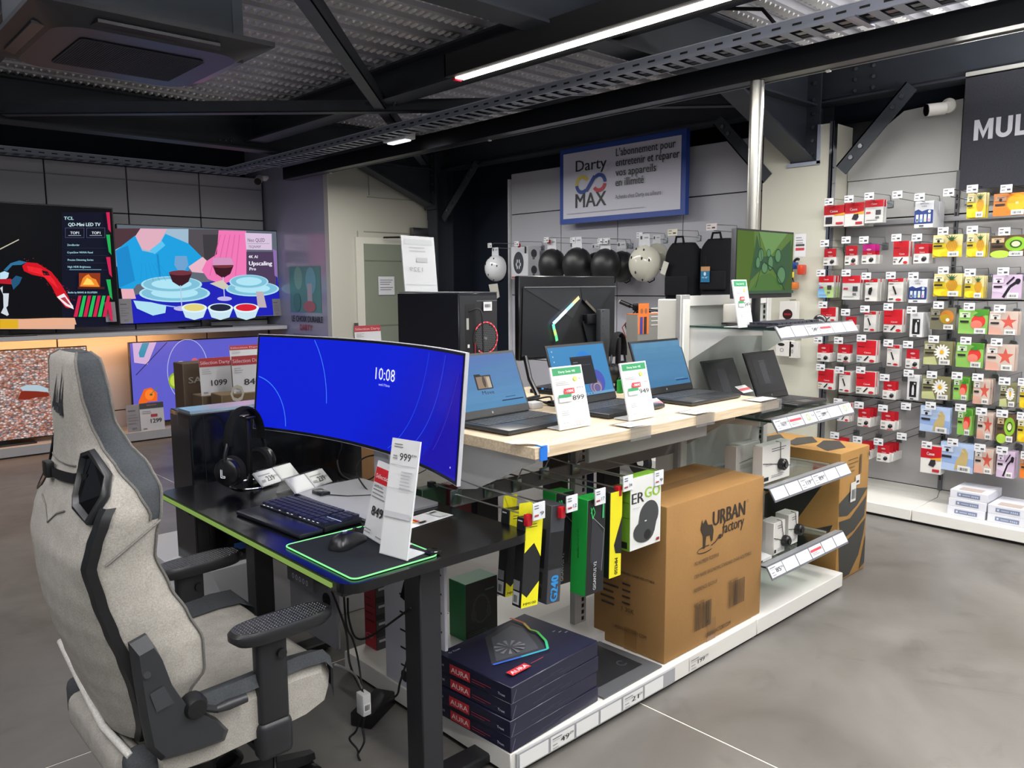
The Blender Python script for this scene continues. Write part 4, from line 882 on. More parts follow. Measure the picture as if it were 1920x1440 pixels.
g = G(); g.tube([(.493, CY + .235, .565), (.497, CY + .1, .512), (.50, CY - .08, .455), (.515, CY - .235, .44)], .009, 'fabric', '#cfccc6', 10); g.build('rear_piping', t)
# recliner bracket plates
SH = [(240, 1205), (272, 1187), (290, 1213), (312, 1270), (335, 1303), (352, 1320), (405, 1345), (425, 1365), (418, 1385), (366, 1404), (298, 1423), (274, 1402), (262, 1345), (248, 1262)]
pl = [at(x, y, Y=CY - .285) for x, y in SH]
for sd in (-1, 1):
    g = G(); yy = CY + sd * .295; pts = [Vector((p.x, yy, p.z)) for p in pl]
    cen = sum(pts, Vector()) / len(pts); ins = [cen + (p - cen) * .86 + Vector((0, sd * .022, 0)) for p in pts]
    base = [p - Vector((0, sd * .012, 0)) for p in pts]; rw = [base, pts, ins]
    g.grid(rw if sd > 0 else [r[::-1] for r in rw], 'plastic', '#2a2c2f', False, True); n = len(pts)
    g.add(ins, [tuple(range(n)) if sd < 0 else tuple(reversed(range(n)))], 'plastic', '#2d2f32'); g.add(base, [tuple(range(n))], 'plastic', '#232427')
    if sd < 0:
        q = [at(x, y, Y=CY - .32) for x, y in ((281, 1302), (307, 1286), (327, 1318), (294, 1336))]; g.add(q, [(0, 1, 2, 3)], 'plastic', '#3b3d41')
        g.cyl(at(276, 1266, Y=CY - .317), at(276, 1266, Y=CY - .321), .008, 'plastic', '#1a1b1d', 12)
    g.build('recliner_cover', t)
g = G(); a, b = at(365, 1325, Y=CY - .31), at(405, 1330, Y=CY - .315); c = at(462, 1308, Y=CY - .315)
g.lathe([(0, .02), (.022, .018), (.03, 0), (.03, -.02)], a, (0, -1, 0), 'plastic', '#111214', 16); g.tube([a, b], .009, 'plastic', '#1c1d1f'); g.tube([b, b.lerp(c, .4), c], [.009, .013, .011], 'plastic', '#2b2c2f', 10); g.build('recline_lever', t)
# armrests
def arm(yc, yaw, x0):
    g = G(); z = .675; L, W = .272, .102; R = Matrix.Rotation(yaw, 3, 'Z'); n = 10; out = []
    for k in range(32):
        a = 2 * math.pi * k / 32; sx = math.copysign(abs(math.cos(a)) ** .55, math.cos(a)); sy = math.copysign(abs(math.sin(a)) ** .8, math.sin(a)); out.append((L / 2 * sx, W / 2 * sy))
    c = Vector((x0 + L / 2, yc, z)); rg = lambda k, h: [c + R @ Vector((x * k, y * k, h)) for x, y in out]
    g.grid([rg(.9, -.03), rg(1, -.018), rg(1, -.004), rg(.93, .004), rg(.85, .003)][::1], 'plastic', '#1b1c1f', True, True); g.add(rg(.85, .003), [tuple(range(32))], 'plastic', '#1b1c1f'); g.add(rg(.9, -.03), [tuple(reversed(range(32)))], 'plastic', '#1b1c1f')
    g.build('armrest_pad', t); g = G()
    for i in range(26):
        for j in range(9):
            x, y = -L / 2 + .02 + i * .0092, -W / 2 + .012 + j * .0095; q = abs(x / (L / 2)) ** 3.2 + abs(y / (W / 2)) ** 2.4
            if q > .72: continue
            p = c + R @ Vector((x, y, .0036)); d = .0036; m_ = (-1 if (i + j) % 2 else 1) * .0
            g.add([p + R @ Vector((-d, 0, 0)), p + R @ Vector((0, -d, 0)), p + R @ Vector((d, 0, 0)), p + R @ Vector((0, d, 0)), p + Vz * .0022], [(0, 1, 4), (1, 2, 4), (2, 3, 4), (3, 0, 4)], 'satin', '#26272b')
    tag(g.build('armrest_texture', t), kind='stuff')
    g = G(); cx = c.x - .035; s = 1 if yc > CY else -1; yb = yc - s * .0
    g.rbox(cx - .04, cx + .04, yb - .02, yb + .02, .42, .655, .012, 'plastic', '#1f2023', 3); g.rbox(cx - .046, cx + .046, yb - .026, yb + .026, .33, .43, .018, 'plastic', '#232427', 3)
    g.cyl((cx + .02, yb - .021, .60), (cx + .02, yb - .03, .60), .012, 'plastic', '#141517', 12); g.build('armrest_post', t)
    g = G(); g.rbox(cx - .04, cx + .04, min(yb, CY + s * .12), max(yb, CY + s * .12), .34, .362, .005, 'paintmetal', '#141416'); g.build('armrest_bracket', t)
arm(1.79, math.radians(2), .735); arm(2.37, math.radians(4), .76)
# mechanism, gas lift, star base
g = G(); g.rbox(.68, .98, CY - .11, CY + .11, .315, .37, .01, 'paintmetal', '#18191b'); g.tube([(.86, CY - .1, .335), (.88, CY - .19, .33), (.86, CY - .23, .25), (.80, CY - .25, .235)], .006, 'metal', '#222222'); g.build('tilt_mechanism', t)
BX, BY = .765, 2.08
g = G(); g.cyl((BX, BY, .1), (BX, BY, .23), .033, 'plastic', '#111214', 20); g.cyl((BX, BY, .22), (BX, BY, .335), .022, 'metal', '#3a3a3c', 20); g.cyl((BX, BY, .205), (BX, BY, .225), .04, 'plastic', '#0e0f11', 20); g.build('gas_lift', t)
for k in range(5):
    a = math.radians(-70 + 72 * k); d = Vector((math.cos(a), math.sin(a), 0)); e = Vector((-d.y, d.x, 0)); o = Vector((BX, BY, 0)); g = G()
    rows = []
    for r, z, w2, h in ((.03, .13, .035, .05), (.15, .115, .028, .038), (.30, .085, .024, .028), (.335, .082, .018, .02)):
        c = o + d * r + Vz * z; rows.append([c + e * w2 - Vz * h * .5, c + e * w2 * .7 + Vz * h * .4, c - e * w2 * .7 + Vz * h * .4, c - e * w2 - Vz * h * .5])
    g.grid(rows, 'plastic', '#131416', False, True); g.add(rows[-1], [(0, 1, 2, 3)], 'plastic', '#131416'); g.build('base_leg', t)
    for s in (-1, 1):
        g = G(); c = o + d * .32 + Vz * .03 + e * s * .014; g.cyl(c, c + e * s * .018, .03, 'plastic', '#0d0d0f', 18); g.build('caster_wheel', t)
g = G(); q = at(415, 1420, Z=.16); R = Matrix.Rotation(math.radians(50), 3, 'Y') @ Matrix.Rotation(math.radians(20), 3, 'Z'); g.rbox(q.x - .07, q.x + .07, q.y - .03, q.y + .03, .12, .2, .02, 'gloss', '#0b0b0d', 3, R)
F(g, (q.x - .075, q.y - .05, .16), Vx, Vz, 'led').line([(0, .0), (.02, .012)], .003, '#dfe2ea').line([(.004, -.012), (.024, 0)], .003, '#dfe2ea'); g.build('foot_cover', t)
# ================================================================ CENTRAL GONDOLA
YC, TZ = 2.12, 1.016
t = thing('gondola_shelving', 'white double-sided shop gondola carrying laptops, glass shelves and boxes', 'shelving', (2.6, YC, 0))
for a, b in ((1.53, 2.953), (2.957, 3.757)):
    g = G(); g.rbox(a, b, 1.665, 2.62, .016, .086, .003, 'print', '#d6d4ce', 1); g.box(a + .01, b - .01, 1.68, 2.61, 0, .016, 'matte', '#0a0a0a'); g.build('plinth', t)
g = G(); yz = [(1.665, .02), (1.665, .082)]; pr = []
x0s = [at(x, y, Y=1.662).x for x, y in ((978, 1400), (1023, 1385), (1067, 1360), (1108, 1335), (1147, 1312), (1185, 1290), (1220, 1270))]
g.box(1.55, 2.36, 1.658, 1.665, .024, .08, 'print', '#9a9b9e'); g.build('price_rail', t)
def pricecell(f, x, y, w2, h, txt=None, small='€99', red=False, col='#dcdcda'):
    f.rect(x, y, w2, h, col)
    if red: f.rect(x + w2 * .04, y + h * .72, w2 * .9, h * .2, '#c04050')
    if txt:
        f.text(txt, x + w2 * .42, y + h * .3, h * .38, '#26262a', w=w2 * .36, bold=.02); f.text(small, x + w2 * .80, y + h * .5, h * .2, '#26262a', w=w2 * .16)
        f.rect(x + w2 * .06, y + h * .78, w2 * .4, h * .07, '#77777a'); f.rect(x + w2 * .06, y + h * .64, w2 * .7, h * .03, '#9a9a9a'); f.rect(x + w2 * .06, y + h * .36, w2 * .2, h * .06, '#77777a'); f.rect(x + w2 * .06, y + h * .14, w2 * .24, h * .05, '#77777a')
xe = [1.555, 1.69, 1.81, 1.93, 2.05, 2.17, 2.29, 2.35]
for i in range(6):
    g = G(); f = F(g, (xe[i] + .005, 1.6575, .029), Vx, Vz, step=.0006); pricecell(f, 0, 0, xe[i + 1] - xe[i] - .01, .047, {1: '49', 4: '21'}.get(i)); g.build('price_label', t)
g = G(); f = F(g, (2.46, 1.664, .026), Vx, Vz, step=.0006); pricecell(f, 0, 0, .13, .05, '199', col='#d2d0ca'); g.build('price_label', t)
for X in (2.33, 3.02):
    g = G(); g.rbox(X - .035, X + .035, YC - .014, YC + .014, .086, 1.45 if X > 3 else .98, .002, 'paintmetal', '#9b9b99', 1)
    for k in range(34 if X < 3 else 48): g.box(X + .006, X + .02, YC - .0146, YC - .0138, .13 + k * .027, .146 + k * .027, 'matte', '#08080a')
    g.build('upright', t)
g = G(); g.prism([(2.12, 1.98, .087), (2.62, 1.98, .087), (2.62, 2.26, .087), (2.12, 2.26, .087)], (0, 0, .035), 'print', '#c9c7c2')
for x, y in ((2.2, 2.03), (2.5, 2.1)): g.cyl((x, y, .122), (x, y, .124), .03, 'matte', '#101012', 18)
g.build('upright_foot', t)
g = G(); g.rbox(1.7, 2.95, 2.09, 2.115, .9, .98, .003, 'paintmetal', '#8d8d8c', 1); g.rbox(2.03, 2.75, 1.80, 1.82, .885, .975, .003, 'paintmetal', '#a3a3a1', 1); g.rbox(1.66, 2.95, YC - .025, YC - .015, .74, .80, .003, 'paintmetal', '#77777a', 1); g.build('crossbar', t)
for X in (1.69, 2.82):
    g = G(); g.prism([(X, 1.72, .955), (X, 1.72, .98), (X, YC - .02, .98), (X, YC - .02, .80), (X, 2.0, .82)], (.004, 0, 0), 'print', '#c6c6c4'); g.build('bracket', t)
# end panel, white with slots
g = G(); g.rbox(1.535, 1.55, 1.985, 2.34, .05, .74, .006, 'print', '#dcdce6', 2)
for k in range(9):
    z = .165 + k * .065; g.box(1.5335, 1.535, 2.0, 2.24, z, z + .006, 'matte', '#0b0b0e')
g.lathe([(0, 0), (.022, 0)], (1.534, 2.22, .13), (-1, 0, 0), 'matte', '#202024', 20); g.build('slotted_end_panel', t)
# bay 2: tall back panel, side panels
g = G(); g.rbox(3.0, 3.05, YC - .02, 2.245, .086, 1.43, .004, 'print', '#d4d3cc', 1); g.build('side_panel', t)
g = G(); g.rbox(3.05, 3.76, YC, YC + .02, .086, .60, .002, 'satin', '#a3a4a0', 1); g.rbox(3.05, 3.76, YC, YC + .02, .604, 1.445, .002, 'satin', '#a8a9a5', 1); g.build('back_panel', t)
g = G(); g.box(3.05, 3.76, YC - .012, YC, 1.40, 1.445, 'print', '#c9c8c4'); g.rbox(3.725, 3.765, YC - .02, YC + .02, .086, 1.445, .003, 'print', '#b3b3af', 1)
for k in range(46): g.box(3.72, 3.726, YC - .008, YC + .002, .16 + k * .027, .176 + k * .027, 'matte', '#101010')
g.build('frame', t)
def sbracket(z, d=.38):
    for X in (3.055, 3.715): g = G(); g.prism([(X, YC, z - .004), (X, YC - d, z - .004), (X, YC - d, z - .03), (X, YC - d * .55, z - .04), (X, YC, z - .17)], (.004, 0, 0), 'print', '#cfcec9'); g.build('shelf_bracket', t)
def gshelf(z, cells, dz=.055, y0=1.64, back=YC - .01, x0=3.0, x1=3.73):
    g = G(); g.box(x0 + .05, x1 - .005, y0 + .03, back, z - .008, z, 'glass', '#ffffff'); g.build('glass_shelf', t)
    g = G(); g.box(x0 + .046, x0 + .05, y0 + .03, back, z - .0085, z + .0005, 'gloss', '#2e4a44'); g.box(x0 + .05, x1, y0 + .026, y0 + .03, z - .0085, z + .0005, 'gloss', '#3a5850'); g.build('glass_edge', t)
    g = G(); a = Vector((x0 + .02, y0 + .03, z + .012)); u = Vector((x1 - x0 - .01, 0, 0)); v = Vector((0, -.034, -dz)); n = Vector((0, -dz, .034)).normalized()
    g.prism([a, a + v, a + u + v, a + u], -n * .004, 'print', '#5c5e63'); g.prism([a, a + u, a + u + Vector((0, .035, -.004)), a + Vector((0, .035, -.004))], (0, 0, -.003), 'satin', '#8a8c90'); g.build('price_rail', t)
    W = u.x; n6 = 6; vv = v.normalized(); H = v.length
    for i in range(n6):
        g = G(); o = a + v * .93 + Vector((i * W / n6 + .004, 0, 0)) + n * .0005; f = F(g, o - vv * .004, Vx, -vv, step=.0006); spec = cells.get(i, (None,))
        f.rect(0, 0, W / n6 - .006, H * .76, '#cdced4'); w6 = W / n6 - .006; h6 = H * .76
        if spec[0] == 'green': f.ring(w6 * .4, h6 * .55, h6 * .34, h6 * .34, h6 * .12, '#8fae5a', n=8); f.text(spec[1], w6 * .7, h6 * .55, h6 * .25, '#55555a', w=w6 * .2)
        elif spec[0] == 'red': f.rect(w6 * .04, h6 * .5, w6 * .9, h6 * .22, '#c8404a'); f.lines(w6 * .1, h6 * .35, w6 * .6, 2, h6 * .14, '#88888a')
        elif spec[0]: pricecell(f, 0, 0, w6, h6, spec[0], spec[1], col='#d2d3d8')
        g.build('price_label', t)
gshelf(.925, {0: ('1659', '€99'), 1: ('red',), 2: ('green', '6.6'), 3: ('1099', '€99'), 5: ('green', '6.7')}); sbracket(.925)
gshelf(1.312, {2: ('549', '€'), 3: ('red',)}); sbracket(1.312)
gshelf(.63, {2: ('119', '€99'), 3: ('89', '€')}); gshelf(.29, {0: ('85', '€90'), 3: ('red',)})
for z in (.63, .29): sbracket(z)
# ---------------------------------------------------------------- wooden table top
t = thing('wooden_tabletop', 'thick pale wooden tabletop with laptops standing along it', 'tabletop', (2.35, 2.2, .98))
g = G(); g.rbox(1.637, 2.955, 1.665, 2.72, .98, TZ, .0015, 'wood', '#ffffff', 1); g.rbox(2.957, 3.075, 1.665, 2.09, .98, TZ, .0015, 'wood', '#ffffff', 1); g.build('board', t)
def tape(x0, x1, dep, sag=.05):
    g = G(); g.box(x0, x1, 1.655, 1.655 + dep, TZ + .001, TZ + .004, 'clear', '#ffffff'); g.box(x0, x1, 1.655, 1.658, .975, TZ + .003, 'clear', '#ffffff')
    f = F(g, (x0 + .01, 1.67, TZ + .0045), Vx, Vy); f.rect(0, 0, x1 - x0 - .02, dep - .03, '#cdd0d2'); f.lines(.01, dep - .05, (x1 - x0) * .6, 3, .012, '#8c8e90'); return g
for x0, x1, lb in ((2.08, 2.19, 'clear plastic label pocket over the table edge between the first two price signs'), (2.46, 2.58, 'clear plastic label pocket over the table edge by the third laptop'), (2.92, 3.08, 'clear plastic label pocket at the far right end of the wooden table')):
    tag(tape(x0, x1, .1).build('label_pocket'), lb, 'label pocket')
t = thing('price_sign', 'small white sign curled over the table corner, taped with blue tape', 'sign', (1.66, 1.67, TZ)); g = G()
a = at(975, 832, Z=TZ + .012); b = at(1016, 836, Z=TZ + .006)
g.grid([[Vector((1.60, 1.72, TZ + .010)), Vector((1.63, 1.70, TZ + .013)), Vector((1.66, 1.685, TZ + .006)), Vector((1.668, 1.663, TZ + .002)), Vector((1.67, 1.661, .995))], [Vector((1.60, 1.76, TZ + .010)), Vector((1.64, 1.75, TZ + .014)), Vector((1.68, 1.72, TZ + .008)), Vector((1.695, 1.663, TZ + .002)), Vector((1.695, 1.661, .995))]], 'print', '#c9ccd0'); g.build('card', t)
g = G(); g.box(1.655, 1.685, 1.66, 1.664, .974, TZ - .002, 'print', '#1f6fd0'); g.box(1.66, 1.685, 1.66, 1.69, TZ + .0005, TZ + .003, 'print', '#2f7fe0'); tag(g.build('tape', t), 'blue tape')
# laptops ----------------------------------------------------------
def laptop(name, label, loc, rz, W, D, open_deg=108, lid=None, body='#2a2b2e', scr='#4d7fa8', draw=None, keys=True, z=.019):
    """local: x width, y depth with the hinge at +y, front edge at -y; screen leans back"""
    t = thing(name, label, 'laptop', loc, rz); lid = lid or D
    g = G(); g.rbox(-W / 2, W / 2, -D / 2, D / 2, .002, z, .005, 'satin', body); g.box(-W / 2 + .02, W / 2 - .02, D / 2 - .02, D / 2 - .008, z, z + .004, 'plastic', '#151516'); g.build('base', t, True)
    g = G(); g.box(-W * .17, W * .13, -D / 2 + .012, -D / 2 + D * .40, z, z + .0006, 'satin', '#37383b'); g.build('touchpad', t, True)
    if keys:
        g = G()
        for r in range(6):
            for k in range(15):
                kw = (W - .035) / 15; x = -W / 2 + .018 + k * kw; y = D / 2 - .038 - r * .0175
                if r == 5 and 4 <= k <= 8:
                    if k == 4: g.box(x, x + kw * 4.8, y - .014, y, z, z + .0016, 'plastic', '#3a3c40')
                    continue
                g.box(x, x + kw * .86, y - .014, y, z, z + .0016, 'plastic', '#3a3c40')
        tag(g.build('keyboard', t, True), kind='stuff')
    a = math.radians(open_deg - 90); up = Vector((0, math.sin(a), math.cos(a))); nn = Vector((0, -math.cos(a), math.sin(a))); o = Vector((-W / 2, D / 2 - .008, z + .002))
    g = G(); g.prism([o, o + Vx * W, o + Vx * W + up * lid, o + up * lid], -nn * .006, 'satin', body); g.build('lid', t, True)
    g = G(); f = F(g, o, Vx, up, 'plastic'); f.rect(.001, .001, W - .002, lid - .002, '#17181a'); f.rect(W * .46, .008, .006, .008, '#8e8e90'); g.build('screen_bezel', t, True)
    g = G(); f = F(g, o + nn * .0008, Vx, up, 'screen'); bx, by = .008, .026; f.rect(bx, by, W - 2 * bx, lid - by - .010, scr)
    if draw: f.o = f.o + Vx * bx + up * by; draw(f, W - 2 * bx, lid - by - .010)
    g.build('screen', t, True); return t
def scr1(f, W, H):
    n = 8
    for i in range(n):
        c = [int(a + (b - a) * i / (n - 1)) for a, b in zip((96, 150, 190), (96, 116, 178))]; f.k = 1; f.rect(0, H * i / n, W, H / n, '#%02x%02x%02x' % tuple(c))
    f.k = 3; f.poly([(W * .34, H * .36), (W * .57, H * .36), (W * .57, H * .62), (W * .44, H * .62), (W * .42, H * .65), (W * .34, H * .65)], '#2b2a30'); f.rect(W * .36, H * .38, W * .19, H * .22, '#8f7a66'); f.ell(W * .46, H * .5, .008, .022, '#4a4038', 10); f.rect(W * .5, H * .38, W * .05, H * .2, '#b9ab98'); f.text('Move', W * .39, H * .265, H * .07, '#1a1e2a', w=W * .17)
    f.rect(W * .64, H * .1, W * .32, H * .022, '#16305a'); f.rect(W * .7, H * .165, W * .15, H * .012, '#24406a')
def scr2(f, W, H):
    f.rect(0, 0, W, H, '#3f86bb'); f.ell(W * .58, H * .62, W * .16, H * .26, '#2f7fd0', 24); f.ell(W * .72, H * .25, W * .15, H * .24, '#4a55b0', 24); f.ell(W * .68, H * .16, W * .12, H * .15, '#6a5f8e', 20); f.ring(W * .68, H * .14, W * .10, H * .13, .005, '#9b8fa8'); f.ring(W * .7, H * .12, W * .07, H * .1, .004, '#b59f9f')
    f.rect(W * .33, H * .22, W * .39, H * .56, '#26282e'); f.rect(W * .33, H * .74, W * .39, H * .04, '#303238'); f.rect(W * .37, H * .66, W * .08, .002, '#8a8c90'); f.rect(W * .37, H * .60, W * .3, .0016, '#54565c'); f.rect(0, 0, W, H * .05, '#6f9cc0')
    for i in range(6): f.rect(W * (.32 + .05 * i), H * .012, .006, .005, '#2c5f90')
    for i in range(3): f.rect(W * .03, H * (.9 - .1 * i), .006, .006, '#9fc4dc')
def scr3(f, W, H):
    n = 8
    for i in range(n):
        c = [int(a + (b - a) * i / (n - 1)) for a, b in zip((66, 112, 146), (104, 150, 178))]; f.k = 1; f.rect(0, H * i / n, W, H / n, '#%02x%02x%02x' % tuple(c))
    f.k = 3; f.rect(W * .7, H * .085, W * .26, H * .025, '#123e74'); f.rect(W * .68, H * .13, W * .2, H * .01, '#6f9ab8')
def lplace(name, label, fl, fr, hr, D, **kw):
    """front-left, front-right, hinge-right points on the table"""
    fl, fr, hr = Vector(fl), Vector(fr), Vector(hr); u = (fr - fl); W = u.length; u.normalize(); v = Vector((-u.y, u.x, 0)); c = fl + u * W / 2 + v * D / 2
    return laptop(name, label, (c.x, c.y, fl.z + .0005), math.atan2(u.y, u.x), W, D, **kw)
lplace('laptop', 'open dark laptop nearest the curved monitor, screen with folder and Move', (1.705, 1.855, TZ), (2.065, 1.872, TZ), (2, 2, 0), .25, lid=.235, open_deg=112, draw=scr1)
lplace('laptop', 'middle open laptop on the table with dark window on blue desktop', (2.18, 1.838, TZ), (2.54, 1.855, TZ), (2, 2, 0), .245, lid=.24, open_deg=108, draw=scr2)
lplace('laptop', 'open laptop furthest right on the wooden table with plain blue screen', (2.64, 1.80, TZ), (3.0, 1.80, TZ), (2, 2, 0), .25, lid=.235, open_deg=110, draw=scr3)
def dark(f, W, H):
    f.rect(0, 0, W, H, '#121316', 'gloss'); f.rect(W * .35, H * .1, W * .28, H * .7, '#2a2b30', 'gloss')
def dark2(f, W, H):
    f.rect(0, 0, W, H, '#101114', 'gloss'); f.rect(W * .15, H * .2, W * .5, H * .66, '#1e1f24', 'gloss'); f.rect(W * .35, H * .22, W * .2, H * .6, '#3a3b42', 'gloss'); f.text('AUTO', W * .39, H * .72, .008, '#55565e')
GZ = .926
lplace('laptop', 'black laptop with dark screen on the lower glass shelf, half behind the table', (3.10, 1.80, GZ), (3.37, 1.80, GZ), (2, 2, 0), .20, lid=.215, open_deg=112, draw=dark, scr='#101114', body='#1e1f21')
lplace('laptop', 'black laptop with reflecting dark screen at the right of the lower glass shelf', (3.42, 1.76, GZ), (3.71, 1.76, GZ), (2, 2, 0), .21, lid=.235, open_deg=112, draw=dark2, scr='#101114', body='#1e1f21')
# price signs on the table
def greensign(price, old, off, first):
    def d(f, W, H):
        f.rect(.004, H * .86, W - .008, H * .115, '#2f8a58'); f.text('Darty 2nde VIE', W * .22, H * .895, H * .035, '#d8efe0', w=W * .55, bold=.01)
        f.ring(W * .72, H * .78, W * .07, H * .04, .003, '#a9b83c', n=10); f.rect(W * .68, H * .755, W * .08, H * .05, '#cdd86a'); f.text(first, W * .84, H * .77, H * .025, '#444444', w=W * .12)
        f.text('acer', .008, H * .79, H * .022, '#5a5a5a', w=W * .18); f.lines(.008, H * .75, W * .5, 3, H * .025, '#9a9a9a'); f.rect(W * .28, H * .555, W * .34, H * .085, '#cc2f38'); f.text(off, W * .31, H * .575, H * .045, '#f4e2e2', w=W * .28, bold=.02)
        f.text(old, W * .68, H * .62, H * .03, '#55575a', w=W * .24); f.rect(.010, H * .50, W * .42, H * .05, '#2f8a58'); f.rect(.010, H * .43, W * .42, H * .065, '#c9d2cc'); f.rect(.013, H * .437, W * .39, H * .05, '#e6e6e6')
        f.text(price, W * .5, H * .44, H * .08, '#222222', w=W * .38, bold=.015); f.text('€', W * .9, H * .47, H * .03, '#222222'); f.lines(.008, H * .28, W * .3, 3, H * .03, '#9a9a9a'); f.lines(.008, H * .1, W * .25, 1, .004, '#666666'); f.lines(W * .45, H * .12, W * .45, 3, H * .028, '#a6a6a6'); f.lines(.008, H * .04, W * .8, 1, .004, '#88898a')
    return d
def csign(label, bl, br, tl, tr, Z, Y, draw, back=.05):
    a = at(*bl, Y=Y); b = at(*br, Y=Y); c = at(*tl, Y=Y + back); d = at(*tr, Y=Y + back); dz = Z + .003 - min(a.z, b.z)
    a.z = b.z = Z + .003; c.z = d.z = (c.z + d.z) / 2
    return cardsign('price_sign', label, a, b, c, d, draw, .003)
csign('white price sign with green header reading 899 in front of the middle laptop', (1052, 815), (1108, 797), (1033, 689), (1093, 683), TZ, 1.80, greensign('899', '999', '-100€', '6.5'))
csign('white price sign with green header reading 949 before the right-hand laptop', (1182, 792), (1228, 781), (1162, 683), (1208, 675), TZ, 1.755, greensign('949', '1249', '-300€', '7.0'))
csign('narrow white price sign reading 549 beside the green screened monitor', (1387, 610), (1412, 606), (1368, 527), (1400, 522), 1.312, 1.80, greensign('549', '599', '-50€', '6.8'), .04)
def redsmall(x, y, yaw, label):
    g = G(); R = Matrix.Rotation(yaw, 3, 'Z'); u, v = R @ Vx, (R @ Vector((0, .6, .35))).normalized(); o = Vector((x, y, TZ + .003)); g.prism([o, o + u * .09, o + u * .09 + v * .05, o + v * .05], u.cross(v) * -.001, 'print', '#e0e0e0'); F(g, o, u, v).rect(.0, .015, .09, .016, '#d06068').lines(.004, .044, .06, 2, .006, '#a0a0a0'); tag(g.build('price_card'), label, 'price card')
redsmall(2.50, 1.885, math.radians(3), 'small white card with red stripe between the middle and right laptops'); redsmall(3.12, 1.86, math.radians(3), 'small white card with red stripe before the dark laptop on glass')
# monitor, keyboard, mouse on the top glass shelf
UZ = 1.3125
t = thing('monitor', 'flat monitor showing a green abstract picture on the top glass shelf', 'monitor', (3.3, 1.95, UZ))
a = at(1381, 429, Y=1.88); b = at(1488, 436, Y=1.88); c = at(1487, 557, Y=1.88); W = b.x - a.x; H = b.z - c.z
g = G(); g.rbox(a.x, b.x, 1.88, 1.905, c.z, b.z, .003, 'satin', '#424346'); g.build('back_shell', t)
g = G(); f = F(g, (a.x, 1.88, c.z), Vx, Vz, 'screen', step=.0005); f.rect(0, 0, W, H, '#0f100f', 'plastic'); f.o += Vx * .006 + Vz * .02; W2, H2 = W - .012, H - .028
f.rect(0, 0, W2, H2, '#567334'); f.poly([(0, 0), (W2 * .2, 0), (W2 * .3, H2 * .5), (W2 * .28, H2), (0, H2)], '#48631c'); f.poly([(W2 * .18, 0), (W2 * .42, H2 * .3), (W2 * .6, H2 * .34), (W2 * .9, 0)], '#466b30'); f.poly([(W2 * .36, H2), (W2 * .5, H2 * .68), (W2 * .6, H2 * .64), (W2 * .88, H2)], '#688c51')
f.poly([(W2 * .8, 0), (W2, 0), (W2, H2), (W2 * .92, H2 * .6)], '#3b5522'); f.poly([(W2 * .22, H2 * .2), (W2 * .32, H2 * .95), (W2 * .42, H2 * .6), (W2 * .68, H2 * .62), (W2 * .95, H2 * .9), (W2 * .95, H2 * .3), (W2 * .85, H2 * .08), (W2 * .62, H2 * .4), (W2 * .42, H2 * .4)], '#315235')
for cx, cy2, rx, ry in ((.4, .62, .05, .12), (.47, .42, .06, .1), (.57, .5, .05, .13), (.7, .62, .06, .12), (.77, .3, .09, .16), (.52, .66, .04, .07), (.33, .5, .04, .1)):
    f.ell(W2 * cx, H2 * cy2, W2 * rx, H2 * ry, '#204633'); f.ell(W2 * cx, H2 * cy2, W2 * rx * .8, H2 * ry * .82, '#567f57')
f.line([(W2 * .33, H2 * .98), (W2 * .4, H2 * .5), (W2 * .3, H2 * .1)], .004, '#172d1c'); f.line([(W2 * .45, H2 * .5), (W2 * .62, H2 * .4), (W2 * .85, H2 * .02)], .005, '#172d1c'); f.rect(0, 0, W2, H2 * .05, '#39523e'); g.build('screen', t)
g = G(); mx_ = (a.x + b.x) / 2; g.rbox(mx_ - .025, mx_ + .025, 1.91, 1.93, UZ, 1.6, .003, 'satin', '#1c1d1e'); g.rbox(mx_ - .11, mx_ + .11, 1.85, 2.03, UZ + .0005, UZ + .010, .003, 'satin', '#1c1d1e'); g.build('stand', t)
kbd('keyboard', 'black keyboard in front of the green screened monitor', (3.25, 1.745, UZ + .0005), math.radians(4), W=.43, D=.14, z=.014)
mouse('computer_mouse', 'black mouse at the right end of the top glass shelf', (3.60, 1.76, UZ + .0005), math.radians(-60), s=1.0)
cable('cable', [(3.05, 1.9, UZ + .006), (3.12, 1.84, UZ + .006), (3.08, 1.80, UZ + .006), (3.0 + .1, 1.78, UZ + .01), (3.16, 1.87, UZ + .006), (3.08, 1.93, UZ + .006)], .004, 'tangled black cable on the top glass shelf behind the 549 sign')
g = G(); g.rbox(3.30, 3.42, 2.02, 2.09, UZ, UZ + .09, .004, 'print', '#cfcac2'); F(g, (3.3, 2.0195, UZ), Vx, Vz).rect(.01, .05, .09, .03, '#8a8f90').text('xtorm', .02, .01, .012, '#666666')
tag(g.build('small_carton'), 'small grey and white carton behind the keyboard on the top shelf', 'carton')
g = G(); q = at(1478, 580, Y=2.2); g.rbox(3.5, 3.62, 2.155, 2.19, 1.45, 1.60, .004, 'print', '#d2d0ca'); g.lathe([(0, .004), (.028, .004), (.03, 0)], (3.56, 2.154, 1.50), (0, -1, 0), 'gloss', '#5a1a1e', 20); g.build
